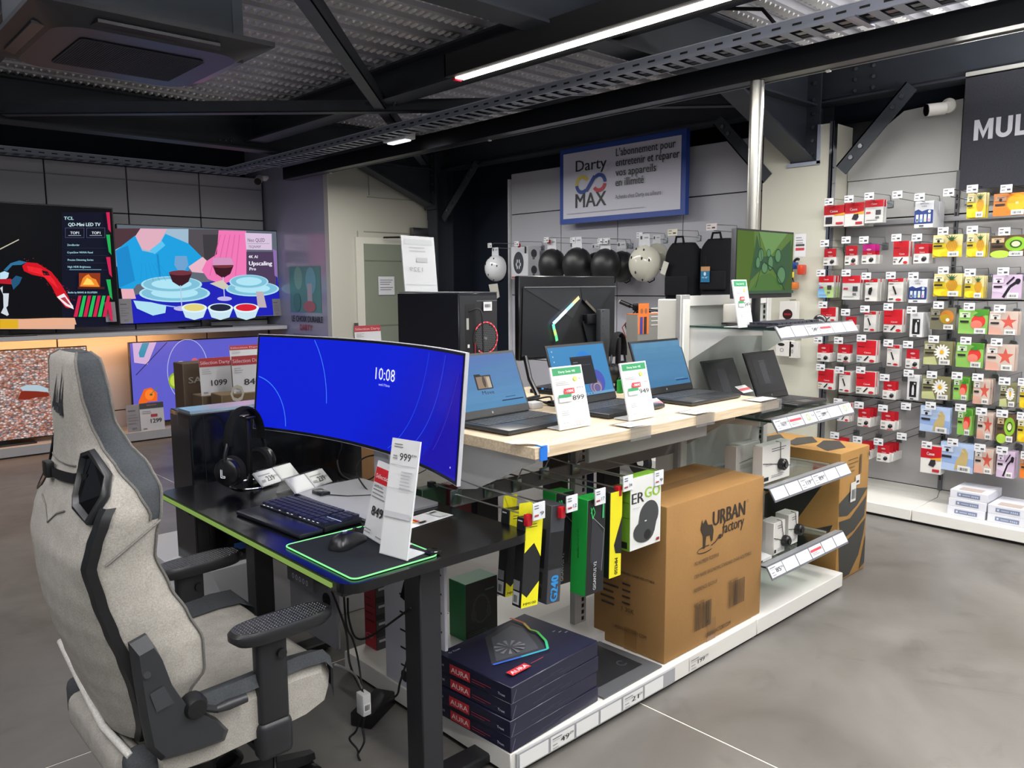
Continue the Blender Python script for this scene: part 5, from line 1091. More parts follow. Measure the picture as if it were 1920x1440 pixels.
# things on the lower glass shelves
def webcam_box(name, label, x0, x1, y0, y1, z0, z1, camx, camz, group=None, lean=0):
    t = thing(name, label, 'boxed webcam', ((x0 + x1) / 2, (y0 + y1) / 2, z0), group=group)
    g = G(); g.rbox(x0, x1, y0, y1, z0, z1, .003, 'print', '#d8d6d0', 1); f = F(g, (x0, y0 - .0002, z0), Vx, Vz); W, H = x1 - x0, z1 - z0
    f.lines(W * .3, H * .86, W * .55, 2, .010, '#55555a'); f.rect(W * .05, H * .07, W * .16, H * .1, '#202124'); f.lines(W * .3, H * .16, W * .5, 2, .007, '#888888'); f.lines(W * .08, H * .5, W * .3, 2, .006, '#9a9a9a'); g.build('carton', t)
    g = G(); c = Vector((x0 + W * camx, y0, z0 + H * camz)); g.lathe([(0, .03), (.020, .03), (.026, .024), (.026, .004), (.018, 0)], c, (0, -1, 0), 'satin', '#141416', 18); g.lathe([(0, .034), (.014, .034), (.014, .03)], c, (0, -1, 0), 'gloss', '#060608', 18); g.build('demo_camera', t)
    g = G(); g.tube([(x0 - .001, y0 - .002, z0 + H * .55), (c.x, y0 - .003, c.z)], .0015, 'matte', '#303032', 5); g.tube([(c.x, y0 - .003, c.z), (x0 + W * .6, y0 - .003, z1), (x0 + W * .6, y0 + .02, z1 + .002)], .0015, 'matte', '#303032', 5); g.tube([(c.x, y0 - .003, c.z), (x1 + .001, y0 - .002, z0 + H * .3)], .0015, 'matte', '#303032', 5); g.build('security_cord', t)
    return t
webcam_box('boxed_webcam', 'flat white webcam box with black demo camera on the upper of two lower shelves', 3.09, 3.33, 1.74, 1.79, .631, .80, .62, .42)
g = G(); g.rbox(3.06, 3.26, 1.85, 1.91, .631, .79, .003, 'print', '#c9c7c2', 1); F(g, (3.06, 1.8495, .631), Vx, Vz).line([(.02, .08), (.17, .09)], .002, '#333333').rect(.03, .05, .1, .02, '#b0b0ae'); tag(g.build('white_carton'), 'white carton standing behind the flat webcam box', 'carton')
webcam_box('boxed_webcam', 'left one of two upright white boxes with round black webcams', 3.19, 3.29, 1.73, 1.80, .291, .44, .85, .36)
webcam_box('boxed_webcam', 'right one of two upright white boxes with round black webcams', 3.36, 3.45, 1.75, 1.82, .291, .44, .80, .46)
for t2, z in ((3.24, .44), (3.405, .44)): pass
g = G(); g.prism([(3.055, 1.72, .291), (3.16, 1.72, .291), (3.16, 1.80, .30), (3.055, 1.80, .33)], (0, 0, .012), 'print', '#cfd0d0'); F(g, (3.06, 1.7195, .293), Vx, Vz).rect(0, 0, .02, .008, '#333333'); tag(g.build('white_leaflet_box'), 'thin white tilted box at the left end of the lowest glass shelf', 'box')
g = G(); g.box(3.055, 3.15, 2.0, 2.004, .295, .50, 'clear', '#ffffff'); g.box(3.15, 3.154, 1.75, 2.0, .295, .47, 'clear', '#ffffff'); tag(g.build('clear_cover'), 'clear acrylic cover on the lowest glass shelf', 'cover')
# ---------------------------------------------------------------- on the plinth
t = thing('chair_carton', 'large brown cardboard box with black cat emblem standing on the white plinth', 'box', (2.68, 1.85, .087))
X0, X1, Y0, Y1, Z0, Z1 = 2.335, 3.02, 1.69, 2.04, .087, .692
g = G(); rows = []; g.rbox(X0, X1, Y0, Y1, Z0, Z1, .006, 'card', '#9a7446', 2)
g.build('carton', t)
g = G(); g.box(X0, X1, (Y0 + Y1) / 2 - .001, (Y0 + Y1) / 2 + .001, Z1, Z1 + .0006, 'print', '#6d4f2e'); g.box(X0 - .0005, X1 + .0005, (Y0 + Y1) / 2 - .03, (Y0 + Y1) / 2 + .03, Z1 + .0001, Z1 + .0009, 'gloss', '#8f6d42'); g.build('packing_tape', t); g = G(); g.box(X0 + .28, X0 + .34, Y0 - .0006, Y0, Z0, Z0 + .09, 'gloss', '#86633a'); g.build('packing_tape', t); g = G(); g.box(X0 - .0006, X0, 1.82, 1.88, Z0, Z0 + .09, 'gloss', '#86633a'); g.build('packing_tape', t)
INK = '#33291f'
g = G(); f = F(g, (X0, Y0 - .0004, Z0), Vx, Vz); W, H = X1 - X0, Z1 - Z0
f.text('URBAN', W * .44, H * .775, .062, INK, w=W * .34, bold=.035); f.text('factory', W * .54, H * .70, .048, INK, w=W * .23, bold=.015, slant=.05)
cx, cz = W * .38, H * .70
f.poly([(cx - .045, cz + .05), (cx - .035, cz + .09), (cx - .03, cz + .07), (cx - .01, cz + .085), (cx + .005, cz + .06), (cx + .035, cz + .055), (cx + .045, cz + .03), (cx + .04, cz - .01), (cx + .03, cz - .012), (cx + .022, cz + .015), (cx - .005, cz + .015), (cx - .012, cz - .03), (cx - .025, cz - .03), (cx - .025, cz + .02)], INK)
f.ring(cx - .01, cz - .035, .055, .014, .004, INK, a0=math.radians(60), a1=math.radians(330)); f.line([(cx + .03, cz - .028), (cx + .06, cz - .02), (cx + .08, cz - .005)], .005, INK); f.rect(cx + .08, cz - .014, .018, .018, INK); f.rect(cx + .1, cz - .010, .01, .012, INK)
f.ring(W * .80, H * .87, .006, .006, .0012, INK, n=10)
f.text('PO NUMBER: FC559918', W * .26, H * .56, .016, INK, w=W * .24); f.text('ITEM NAME: ERGONOMIC STANDARD CHAIR ADJUSTABLE', W * .26, H * .475, .015, INK, w=W * .60); f.text('REFERENCE: ESC01UF', W * .26, H * .385, .016, INK, w=W * .23)
f.text('EAN CODE', W * .26, H * .29, .014, INK, w=W * .10); f.text('UPC CODE', W * .61, H * .335, .014, INK, w=W * .10); f.barcode(W * .27, H * .12, W * .17, .105, INK, 16, 3); f.barcode(W * .62, H * .165, W * .17, .105, INK, 16, 4); f.text('URBAN-FACTORY.COM', W * .38, H * .045, .018, INK, w=W * .26, bold=.01)
g.build('front_print', t)
g = G(); f = F(g, (X0 - .0004, Y1, Z0), -Vy, Vz)
f.text('ERGONOMIC STANDARD CHAIR ADJUSTABLE', .05, .30, .010, INK, w=.25)
for i, z in enumerate((.42, .38, .345, .26, .235, .21, .185, .16)): f.rect(.04 + .005 * (i % 2), z, (.07, .06, .08, .05, .09, .06, .07, .065)[i], .008, INK); 
for i, z in enumerate((.26, .235, .21, .185)): f.rect(.15, z, .04, .007, INK)
f.text('1 30K', .15, .155, .018, INK, w=.06); f.text('URBAN-FACTORY.COM', .11, .075, .014, INK, w=.16); g.build('side_print', t)
# four laptop cooler boxes stacked
def aura(i):
    names = ('lowest', 'second lowest', 'third', 'topmost')[i]
    z = .0872 + i * .0535; W, D, H = .43, .335, .0525
    ro = math.radians((3, 4.0, 3.4, 4.2)[i]); t = thing('boxed_laptop_cooler', 'dark navy laptop cooler box, %s of the stack of four on the plinth' % names, 'box', (1.735 + (.002, -.004, .003, 0)[i], 1.845, z), ro, 'navy boxes stacked on the plinth')
    g = G(); g.rbox(-W / 2, W / 2, -D / 2, D / 2, 0, H, .002, 'satin', '#1f2036', 1); g.build('carton', t, True)
    g = G(); f = F(g, (-W / 2 - .0003, D / 2, 0), -Vy, Vz); f.text('Trust', D * .04, H * .4, .010, '#c9c9d8', w=.022); f.rect(D * .19, H * .12, D * .28, H * .62, '#c0303a'); f.text('AURA', D * .21, H * .26, H * .33, '#f0dcdc', w=D * .24, bold=.02); f.rect(D * .50, H * .42, D * .25, .0022, '#a83640'); f.rect(D * .50, H * .28, D * .18, .0018, '#a83640'); f.text('Trust', D * .84, H * .3, .008, '#dcdce6', w=.03)
    f = F(g, (-W / 2, -D / 2 - .0003, 0), Vx, Vz)
    for k in range(4): f.rect(W * (.22 + .1 * k), H * (.3 + .1 * (k % 3)), W * .14, .001, '#55566e')
    f.line([(.003, .003), (.02, H * .8)], .0012, '#8a8ba4'); g.build('side_print', t, True)
    if i == 3:
        g = G(); f = F(g, (-W / 2, -D / 2, H), Vx, Vy); f.rect(.002, .002, W - .004, D - .004, '#1b1c35')
        P = [(W * .16, D * .38), (W * .50, D * .84), (W * .78, D * .86), (W * .90, D * .72), (W * .60, D * .28), (W * .46, D * .24)]
        P = [(.06, .14), (.19, .30), (.35, .325), (.36, .26), (.29, .13), (.26, .085)]
        f.poly(P, '#3a3c42'); f.poly([(.09, .15), (.2, .28), (.32, .30), (.33, .25), (.27, .14), (.25, .11)], '#55575e')
        for k in range(11):
            a = 2 * math.pi * k / 11; f.poly([(.19 + .012 * math.cos(a), .185 + .012 * math.sin(a)), (.19 + .055 * math.cos(a - .12), .185 + .05 * math.sin(a - .12)), (.19 + .055 * math.cos(a + .12), .185 + .05 * math.sin(a + .12))], '#8a8c94')
        edge = [(.06, .135), (.16, .105), (.26, .078), (.30, .12), (.335, .19), (.33, .22), (.355, .27), (.355, .325), (.345, .33)]; cols = ('#3f6fd8', '#3fb4d0', '#3fd09a', '#4fd060', '#8ad04a', '#d8b43a', '#e0703a', '#d84040')
        for k in range(8): f.line([edge[k], edge[k + 1]], .009, cols[k])
        f.rect(.04, .03, .075, .028, '#c8303a') if False else f.rect(.045, .035, .085, .03, '#c8303a'); f.text('AURA', .05, .041, .017, '#f6e6e6', w=.075, bold=.02); f.rect(.14, .045, .06, .002, '#b84048'); f.text('Trust', .03, .285, .009, '#c9c9d8', w=.03); f.ring(.018, .289, .005, .005, .0012, '#c9c9d8', n=10)
        for k in range(3): f.rect(.36 + k * .012, .14 - k * .018, .014, .004, '#9a9ab0')
        g.build('top_print', t, True)
for i in range(4): aura(i)
t = thing('desk_mat', 'flat black and dark grey mat lying on the plinth behind the navy boxes', 'mat', (2.13, 1.86, .087)); g = G()
P = [(1.98, 1.68), (2.315, 1.685), (2.30, 2.05), (1.98, 2.06)]; g.prism([(x, y, .0872) for x, y in P], (0, 0, .006), 'print', '#55575a'); f = F(g, (1.98, 1.68, .0932), Vx, Vy); f.rect(.03, .06, .26, .28, '#202226'); f.ring(.24, .12, .02, .02, .006, '#45474b', a0=.6, a1=5.6); g.build('mat', t)
t = thing('boxed_headset', 'green and black boxed gaming headset standing on the plinth behind the navy boxes', 'box', (1.99, 2.42, .087)); g = G()
g.rbox(1.918, 2.085, 2.345, 2.45, .087, .325, .002, 'print', '#2a7344', 1); g.build('carton', t)
g = G(); f = F(g, (1.918, 2.3445, .087), Vx, Vz); f.rect(0, 0, .167, .238, '#0e1110'); f.ring(.08, .12, .045, .06, .008, '#2c302f'); f.ell(.04, .1, .014, .026, '#262a29'); f.ell(.12, .1, .014, .026, '#262a29'); f.rect(.1, .19, .05, .006, '#3a5a44'); f.lines(.01, .03, .12, 2, .008, '#2f4437'); g.build('front_print', t)
t = thing('boxed_headset', 'red boxed gaming headset standing left of the slotted white panel', 'box', (1.64, 2.58, .087)); g = G()
g.rbox(1.622, 1.70, 2.53, 2.61, .087, .40, .002, 'print', '#2a1216', 1); g.build('carton', t)
g = G(); f = F(g, (1.6215, 2.61, .087), -Vy, Vz); f.rect(0, 0, .08, .312, '#a01c2a'); f.text('ALPHA', .008, .28, .016, '#d8b4b8', w=.055, bold=.02); f.lines(.01, .2, .06, 4, .03, '#5c1019', .004); f.ring(.035, .05, .025, .01, .003, '#c08a90')
f = F(g, (1.622, 2.5295, .087), Vx, Vz); f.rect(0, 0, .08, .312, '#3a3a3c'); 
for k in range(4): f.rect(0, .05 + k * .07, .08, .025, '#151517'); f.rect(.01, .03 + k * .07, .05, .01, '#b0b0b2')
f.rect(0, .27, .08, .012, '#8a1c28'); g.build('front_print', t)
# ---------------------------------------------------------------- hooks and packs under the table
def hook_y(x, ztag, y0, y1, label, ptxt='29', red=True):
    t = thing('display_hook', label, 'hook', (x, y1, ztag), group='wire display hooks under the wooden table')
    g = G(); g.tube([(x, y1, ztag - .028), (x, y0 + .03, ztag - .028), (x, y0, ztag - .018)], .0028, 'metal', '#d4d8d8', 6); g.tube([(x, y1, ztag - .025), (x, y1 - .03, ztag + .028), (x, y1 - .12, ztag + .022), (x, y0 - .01, ztag + .02)], .0026, 'metal', '#d4d8d8', 6); g.rbox(x - .022, x + .022, y1 - .006, y1 + .004, ztag - .06, ztag - .015, .002, 'metal', '#8a9896'); g.build('wire', t)
    g = G(); n = Vector((0, -1, .15)).normalized(); g.rbox(x - .026, x + .026, y0 - .016, y0 - .011, ztag - .03, ztag + .024, .001, 'print', '#d9dce0', 1); f = F(g, (x - .026, y0 - .0162, ztag - .03), Vx, Vz); f.lines(.004, .044, .02, 2, .008, '#55555a'); f.rect(.004, .012, .018, .006, '#a04048'); f.text(ptxt, .028, .014, .012, '#333333', w=.016); g.build('price_tag', t)
    if red:
        g = G(); g.rbox(x - .036, x - .014, y0 - .002, y0 + .018, ztag - .05, ztag - .012, .004, 'gloss', '#c8202c'); tag(g.build('lock', t), 'red hook lock')
    return t
tagp = [at(x, y, Y=1.68) for x, y in ((1013, 957), (1075, 943), (1128, 930), (1180, 905), (1238, 895))]
desc = ['leftmost wire hook under the table, over the yellow and black boxes', 'wire hook under the table over the tall dark grey box', 'wire hook under the table over the green and black box', 'wire hook under the table over the slim yellow box', 'rightmost wire hook under the table over the white and green pack']
for i, p in enumerate(tagp): hook_y(p.x, p.z, 1.70, YC - .03, desc[i], ('9', '12', '17', '34', '9')[i], i in (0, 1, 3, 4))
def hbox(name, label, x0, x1, y0, y1, z0, z1, front, side, tiltdeg=0, rz=0, df=None, ds=None, cat='box', group=None):
    """box hanging from a hook; front faces the aisle (-Y), left side faces -X"""
    c = Vector(((x0 + x1) / 2, (y0 + y1) / 2, z1)); W, D, H = x1 - x0, y1 - y0, z1 - z0
    t = thing(name, label, cat, c, group=group); t.rotation_euler = (0, math.radians(tiltdeg), math.radians(rz))
    g = G(); g.rbox(-W / 2, W / 2, -D / 2, D / 2, -H, 0, .0015, 'print', side, 1); g.build('carton', t, True)
    g = G(); f = F(g, (-W / 2, -D / 2 - .0003, -H), Vx, Vz); f.rect(.0005, .0005, W - .001, H - .001, front)
    if df: df(f, W, H)
    f = F(g, (-W / 2 - .0003, D / 2, -H), -Vy, Vz)
    if ds: ds(f, D, H)
    g.build('print', t, True); return t
def mm100(f, W, H):
    f.poly([(0, 0), (W, 0), (W, H * .27), (W * .3, H * .11), (0, H * .17)][:4] + [(0, H * .17)], '#e3dc1c'); f.text('MM100', W * .9, H * .02, H * .035, '#222222', w=W * .8, rot=0) if False else f.text('MM100', W * .12, H * .025, H * .03, '#22221a', w=W * .76, bold=.02)
    f.poly([(0, H), (W, H), (W, H * .55), (W * .55, H * .72), (0, H * .62)], '#e3dc1c'); f.lines(W * .2, H * .93, W * .6, 2, .008, '#3a3a18', .002)
def mm100s(f, D, H): f.rect(D * .1, H * .03, D * .7, H * .14, '#c9cacc').barcode(D * .2, H * .05, D * .4, H * .08); f.rect(D * .1, H * .19, D * .7, H * .11, '#8c8c90'); f.rect(D * .2, H * .96, D * .5, H * .015, '#d0d0d0')
for i, (px, dy) in enumerate(((1002, 0), (972, .10))):
    p = at(px, 1060, Y=1.71 + dy)
    t = hbox('boxed_mouse_mat', ('front', 'rear')[i] + ' black box with yellow zigzag ends hanging on the leftmost hook', p.x - .036, p.x + .036, 1.71 + dy, 1.75 + dy, .505, .785, '#1c1d1f', '#1c1d1f', 5, 0, mm100, mm100s, group='yellow and black boxes on the leftmost hook')
    g = G(); g.rbox(-.03, .03, .018, .02, 0, .04, .001, 'print', '#d9d21c'); g.build('hang_tab', t, True)
p0 = at(1043, 1125, Y=1.72)
def g240(f, W, H): f.rect(0, H * .35, W, H * .38, '#17181c'); f.text('G240', W * .78, H * .02, W * .55, '#2a86c8', w=H * .26, bold=.05, rot=math.pi / 2); f.ring(W * .6, H * .93, .008, .008, .003, '#2a9ad8', a0=.5, a1=5.8)
def g240s(f, D, H): f.rect(D * .3, H * .35, D * .5, H * .4, '#15161a'); f.rect(D * .45, H * .04, D * .3, H * .12, '#131418'); f.rect(D * .45, H * .19, D * .3, H * .12, '#131418')
p = at(1048, 1040, Y=1.72); hbox('boxed_mouse_mat', 'tall dark grey box with blue letters on the second hook', p.x - .032, p.x + .030, 1.72, 1.81, .48, .80, '#3c3e44', '#404247', 5, 0, g240, g240s)
def gig(f, W, H): f.poly([(W * .2, H * .35), (W * .85, H * .22), (W * .95, H * .6), (W * .25, H * .82)], '#2b2d33'); f.line([(W * .25, H * .82), (W * .95, H * .66), (W * .85, H * .22)], .002, '#8a8c92'); f.text('GIGANTUS V2', W * .55, H * .04, W * .16, '#c8ccd0', w=H * .3, rot=math.pi / 2, bold=.01); f.rect(W * .8, H * .78, W * .1, H * .15, '#35a060'); f.line([(W * .15, H * .86), (W * .28, H * .92), (W * .38, H * .86), (W * .26, H * .8), (W * .15, H * .92)], .0035, '#2fc060')
def gigs(f, D, H): f.rect(0, 0, D, H, '#1a9a3c'); f.rect(D * .45, H * .38, D * .06, H * .12, '#0d5a22'); f.text('RAZER', D * .5, H * .45, .008, '#15803a', w=.08, rot=math.pi / 2)
p = at(1118, 1045, Y=1.70); hbox('boxed_mouse_mat', 'green and black box hanging in front on the third hook', p.x - .047, p.x + .047, 1.70, 1.765, .47, .795, '#16171a', '#1a9a3c', 2, 2, gig, gigs)
hbox('boxed_mouse_mat', 'green and black box hanging behind the front one on the third hook', p.x - .06, p.x + .03, 1.83, 1.89, .47, .795, '#16171a', '#158a34', 3, 1, gig, gigs)
def mm350(f, W, H): f.poly([(0, 0), (W, 0), (W, H * .25), (W * .3, H * .32), (0, H)], '#e0d51c'); f.poly([(0, H * .3), (W * .35, H * .33), (W, H * .62), (W, H), (0, H)], '#e0d51c'); f.poly([(W, H * .7), (W * .35, H * .38), (W * .5, H * .28), (W, H * .26)], '#1b1c1e'); f.text('MM350', W * .45, H * .22, W * .26, '#22221a', w=-H * .19 if False else H * .19, rot=-math.pi / 2, bold=.02)
p = at(1155, 1010, Y=1.70); hbox('boxed_mouse_mat', 'slim yellow box with black zigzag on the fourth hook', p.x - .032, p.x + .030, 1.70, 1.76, .50, .80, '#e0d51c', '#17181a', 1, 0, mm350)
g = G()
def ergo(f, W, H):
    f.text('ER', W * .05, H * .64, H * .15, '#2a2a2c', w=W * .38, bold=.03); f.text('GO', W * .46, H * .68, H * .15, '#8fb83c', w=W * .5, bold=.03)
    f.ell(W * .60, H * .43, W * .32, H * .20, '#3c3e40', 28, rot=.5); f.ell(W * .44, H * .22, W * .34, H * .15, '#3c3e40', 24, rot=-.1); f.poly([(W * .2, H * .18), (W * .78, H * .18), (W * .9, H * .45), (W * .28, H * .42)], '#3c3e40'); f.ell(W * .55, H * .17, W * .11, H * .07, '#1a1b1c'); f.rect(W * .45, H * .36, W * .06, .004, '#e0e0e0'); f.rect(W * .84, H * .04, W * .1, .01, '#8a2030'); f.lines(W * .05, H * .58, W * .3, 1, .004, '#aaaaaa')
def ergos(f, D, H): f.rect(0, 0, D, H * .9, '#6fa02c'); f.rect(0, H * .9, D, H * .1, '#d8dcd8'); f.rect(D * .2, H * .03, D * .6, H * .09, '#1e2418'); f.rect(0, H * .45, D, .002, '#4c7a20'); f.rect(0, H * .66, D, .002, '#4c7a20')
a, b = at(1180, 1040, Y=1.69), at(1236, 1015, Y=1.69); hbox('boxed_mouse_mat', 'white and green pack with dark mouse mat picture on the rightmost hook', a.x, b.x + .004, 1.69, 1.735, .575, .835, '#d6d7d4', '#6fa02c', 0, 0, ergo, ergos)
# dim goods hanging on the far side, seen under the table
far = [(1.74, 2.30, .47, .76, '#1c3a28', 'dark green box hanging on the far side under the left of the table'), (1.88, 2.32, .5, .75, '#6a1c20', 'dark red box hanging on the far side beneath the table'), (2.02, 2.32, .47, .77, '#15171c', 'black box hanging on the far side left of the grey upright'),
       (2.45, 2.34, .52, .86, '#3c3d40', 'dark grey box with a white square on the far side under the table'), (2.62, 2.34, .56, .86, '#16284a', 'navy blue box on the far side under the right of the table'), (2.78, 2.32, .55, .84, '#1d1f24', 'black slanted box on the far side beside the right upright')]
for x, y, z0, z1, c, lb in far:
    t = thing('hanging_box', lb, 'box', (x, y, z1), group='boxes hanging on the far side of the gondola'); g = G(); g.rbox(x - .055, x + .055, y, y + .05, z0, z1, .002, 'print', c, 1); f = F(g, (x - .055, y - .0003, z0), Vx, Vz); f.rect(.02, .04, .05, .05, '#9a9a9c' if c == '#3c3d40' else c); f.lines(.02, (z1 - z0) * .8, .06, 3, .02, '#4a4c52', .004); g.build('carton', t)
    g = G(); g.tube([(x, y + .02, z1 + .012), (x, YC + .03, z1 + .012)], .003, 'metal', '#8a8f90', 6); g.rbox(x - .01, x + .01, y, y + .03, z1, z1 + .02, .002, 'print', '#202226'); g.build('hanger', t)
# ---------------------------------------------------------------- far side of the table: tower, monitor back, headset
t = thing('desktop_tower', 'black desktop computer tower seen from behind, fan ringed in red, on the table', 'computer', (2.02, 2.55, TZ)); TX0, TX1, TY0, TY1, TZ1 = 1.985, 2.19, 2.445, 2.86, 1.468
g = G(); g.rbox(TX0, TX1, TY0, TY1, TZ + .012, TZ1, .003, 'satin', '#16181f', 1); g.box(TX0 + .005, TX1, TY0, TY1, TZ1, TZ1 + .003, 'satin', '#44464c'); g.build('case', t)
g = G()
for x in (TX0 + .03, TX1 - .03):
    for y in (TY0 + .05, TY1 - .05): g.cyl((x, y, TZ), (x, y, TZ + .013), .014, 'matte', '#0a0a0a', 12)
g.build('feet', t)
g = G(); f = F(g, (TX0, TY0 - .0003, TZ), Vx, Vz, step=.0008); W, H = TX1 - TX0, TZ1 - TZ
f.rect(.004, .02, W - .008, H - .03, '#1d1f23'); f.rect(W * .16, H * .18, W * .25, H * .72, '#101114'); f.rect(W * .18, H * .68, W * .06, H * .1, '#9a9a90'); f.rect(W * .2, H * .52, W * .05, H * .03, '#c8c8c8')
for i in range(3): f.ell(W * (.21 + .055 * i), H * .27, .004, .004, ('#3f8ab0', '#c8c8b0', '#c07a5a')[i], 10)
f.rect(W * .37, H * .42, .004, H * .14, '#a02030'); f.rect(W * .6, H * .84, W * .22, H * .08, '#c9cacc'); f.barcode(W * .63, H * .87, W * .15, H * .03, '#444444', 12); f.line([(W * .42, H * .93), (W * .95, H * .93)], .002, '#6a6c70')
f.rect(W * .6, H * .34, W * .25, .003, '#9a9a9a'); f.rect(W * .55, H * .05, W * .38, H * .2, '#0c0c0e'); f.line([(W * .18, H * .13), (W * .55, H * .14)], .003, '#8a8c90'); f.line([(W * .4, H * .25), (W * .55, H * .26)], .003, '#8a8c90')
g.build('back_plate', t)
fc = (TX0 + W * .66, TY0 - .003, TZ + H * .60); g = G(); r = random.Random(5); f = F(g, (fc[0], fc[1], fc[2]), Vx, Vz, 'matte', step=.0006); f.ell(0, 0, .066, .066, '#0a0b0d', 30)
for i in range(-7, 8):
    for j in range(-8, 9):
        x, y = i * .0085 + (j % 2) * .0042, j * .0073
        if x * x + y * y < .055 ** 2: f.k = 4; f.ell(x, y, .0034, .0034, '#4a4c50', 6)
f.ell(0, 0, .012, .012, '#3a3c40', 12); f.text('hp', -.007, -.005, .010, '#9a9a9a'); g.build('fan_grille', t)
g = G(); f = F(g, (fc[0], fc[1] - .001, fc[2]), Vx, Vz, 'led', step=.0006)
for k in range(44):
    a = math.radians(-125 + 270 * k / 43); f.k = 3; f.ell(.063 * math.cos(a), .063 * math.sin(a), .0034, .0034, '#e02638' if k % 3 else '#f08a92', 6)
tag(g.build('light_ring', t), 'glowing red ring of dots')
cable('cable', [(TX0 + .05, TY0 - .002, TZ + .38), (TX0 + .09, TY0 - .03, TZ + .38), (TX0 + .10, TY0 - .03, TZ + .25), (TX0 + .11, TY0 - .03, TZ + .1), (TX0 + .14, TY0 - .04, TZ + .01)], .004, 'black cable hanging down the back of the desktop tower')
cable('cable', [(TX1, TY0 + .02, TZ + .2), (TX1 + .04, TY0, TZ + .19), (TX1 + .07, TY0 - .02, TZ + .1), (TX1 + .06, TY0 - .04, TZ + .01)], .004, 'black cable arching from the tower side down to the table')
g = G(); g.rbox(TX1 + .012, TX1 + .05, TY0 + .04, TY0 + .09, TZ, TZ + .06, .006, 'gloss', '#a01c22'); tag(g.build('red_block'), 'small red block on the table beside the desktop tower', 'block')
def d1329(f, W, H):
    f.rect(.01, H * .84, W - .02, H * .1, '#a2a6a7'); f.lines(W * .2, H * .78, W * .6, 2, .014, '#9c9ea0'); f.text('1329', W * .58, H * .36, H * .08, '#8e9093', w=-W * .42); f.rect(W * .4, H * .53, W * .35, H * .08, '#9c9ea1'); f.rect(.0, H * .12, W, .002, '#b0b2b4')
bl, br = Vector((TX0 + .0, TY0 + .31, TZ1 + .004)), Vector((TX0 + .105, TY0 + .235, TZ1 + .004))
q = [at(x, y, Y=2.70) for x, y in ((761, 546), (820, 547), (773, 441), (833, 443))]
cardsign('price_sign', 'large white price card seen from behind on top of the desktop tower', q[0], q[1], q[2] + Vector((0, .03, 0)), q[3] + Vector((0, .03, 0)), d1329, .003, base=False, body='#b2b3b5', frame='#b6b8ba')
t = thing('gaming_monitor', 'large black gaming monitor seen from behind with rainbow light strip', 'monitor', (2.65, 2.5, TZ))
Ym = 2.5; a = at(973, 517, Y=Ym); b = at(1153, 517, Y=Ym); c = at(964, 678, Y=Ym); d = at(1150, 662, Y=Ym); W, H = b.x - a.x, a.z - c.z
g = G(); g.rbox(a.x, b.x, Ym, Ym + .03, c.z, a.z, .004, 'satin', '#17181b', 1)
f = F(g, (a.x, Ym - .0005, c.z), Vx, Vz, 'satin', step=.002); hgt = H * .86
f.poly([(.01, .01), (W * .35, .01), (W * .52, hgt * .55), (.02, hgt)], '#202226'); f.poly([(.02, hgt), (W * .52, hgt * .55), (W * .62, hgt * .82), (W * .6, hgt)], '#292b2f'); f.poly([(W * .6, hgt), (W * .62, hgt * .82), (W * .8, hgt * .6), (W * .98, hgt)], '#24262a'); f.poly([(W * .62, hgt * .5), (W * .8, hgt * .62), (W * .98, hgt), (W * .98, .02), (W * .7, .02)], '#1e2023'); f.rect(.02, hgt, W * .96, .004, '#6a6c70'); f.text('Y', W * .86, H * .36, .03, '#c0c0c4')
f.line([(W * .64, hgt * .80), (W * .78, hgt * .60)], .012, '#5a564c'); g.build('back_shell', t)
g = G(); f = F(g, (a.x, Ym - .013, c.z), Vx, Vz, 'led', step=.001)
pts = [(W * .575, H * .735), (W * .51, H * .66), (W * .44, H * .58), (W * .37, H * .50), (W * .30, H * .42), (W * .31, H * .35), (W * .325, H * .28), (W * .335, H * .21)]
for k, c2 in enumerate(('#d8cf9a', '#a8d8e0', '#e8f4ff', '#c8dcff', '#6fd8c0', '#b8d870', '#5fd890')): f.line([pts[k], pts[k + 1]], .017, c2)
tag(g.build('light_strip', t), 'glowing rainbow light strip')
g = G(); mx_ = a.x + W * .78; g.rbox(mx_ - .03, mx_ + .035, Ym - .06, Ym - .03, TZ + .1, a.z - H * .42, .004, 'satin', '#3a3c40'); g.rbox(mx_ - .09, mx_ - .02, Ym - .03, Ym, c.z + H * .4, c.z + H * .52, .004, 'satin', '#101114'); f = F(g, (mx_ - .03, Ym - .0605, TZ), Vx, Vz)
for k in range(5): f.ell(.012, .22 + k * .035, .003, .003, '#0a0a0a', 8)
g.tube([(mx_, Ym - .045, TZ + .12), (mx_ - .04, Ym - .04, TZ + .08), (mx_ - .09, Ym - .1, TZ + .01)], .012, 'satin', '#17181b'); g.tube([(mx_, Ym - .045, TZ + .12), (mx_ + .03, Ym - .04, TZ + .06), (mx_ + .1, Ym + .05, TZ + .01)], .012, 'satin', '#17181b'); g.build('stand', t)
g = G(); xx = at(1012, 700, Y=2.4).x; g.tube([(xx, Ym - .01, c.z + .02), (xx - .01, Ym - .05, TZ + .08), (xx - .03, Ym - .12, TZ + .012)], .011, 'satin', '#17181b'); g.tube([(xx - .03, Ym - .12, TZ + .012), (xx - .12, Ym - .14, TZ + .01)], .009, 'satin', '#17181b'); g.build('stand_leg', t)
q = at(1065, 722, Z=TZ + .02)
kbd('gaming_keyboard', 'black gaming keyboard with blue glowing edge behind the middle laptop', (q.x, q.y, TZ + .0005), math.radians(8), W=.40, D=.14)
g = G(); g.box(q.x - .2, q.x + .18, q.y - .03, q.y - .026, TZ + .021, TZ + .027, 'led', '#2f8ad0'); tag(g.build('light_bar'), 'thin blue glowing bar on the keyboard behind the laptops', 'light')
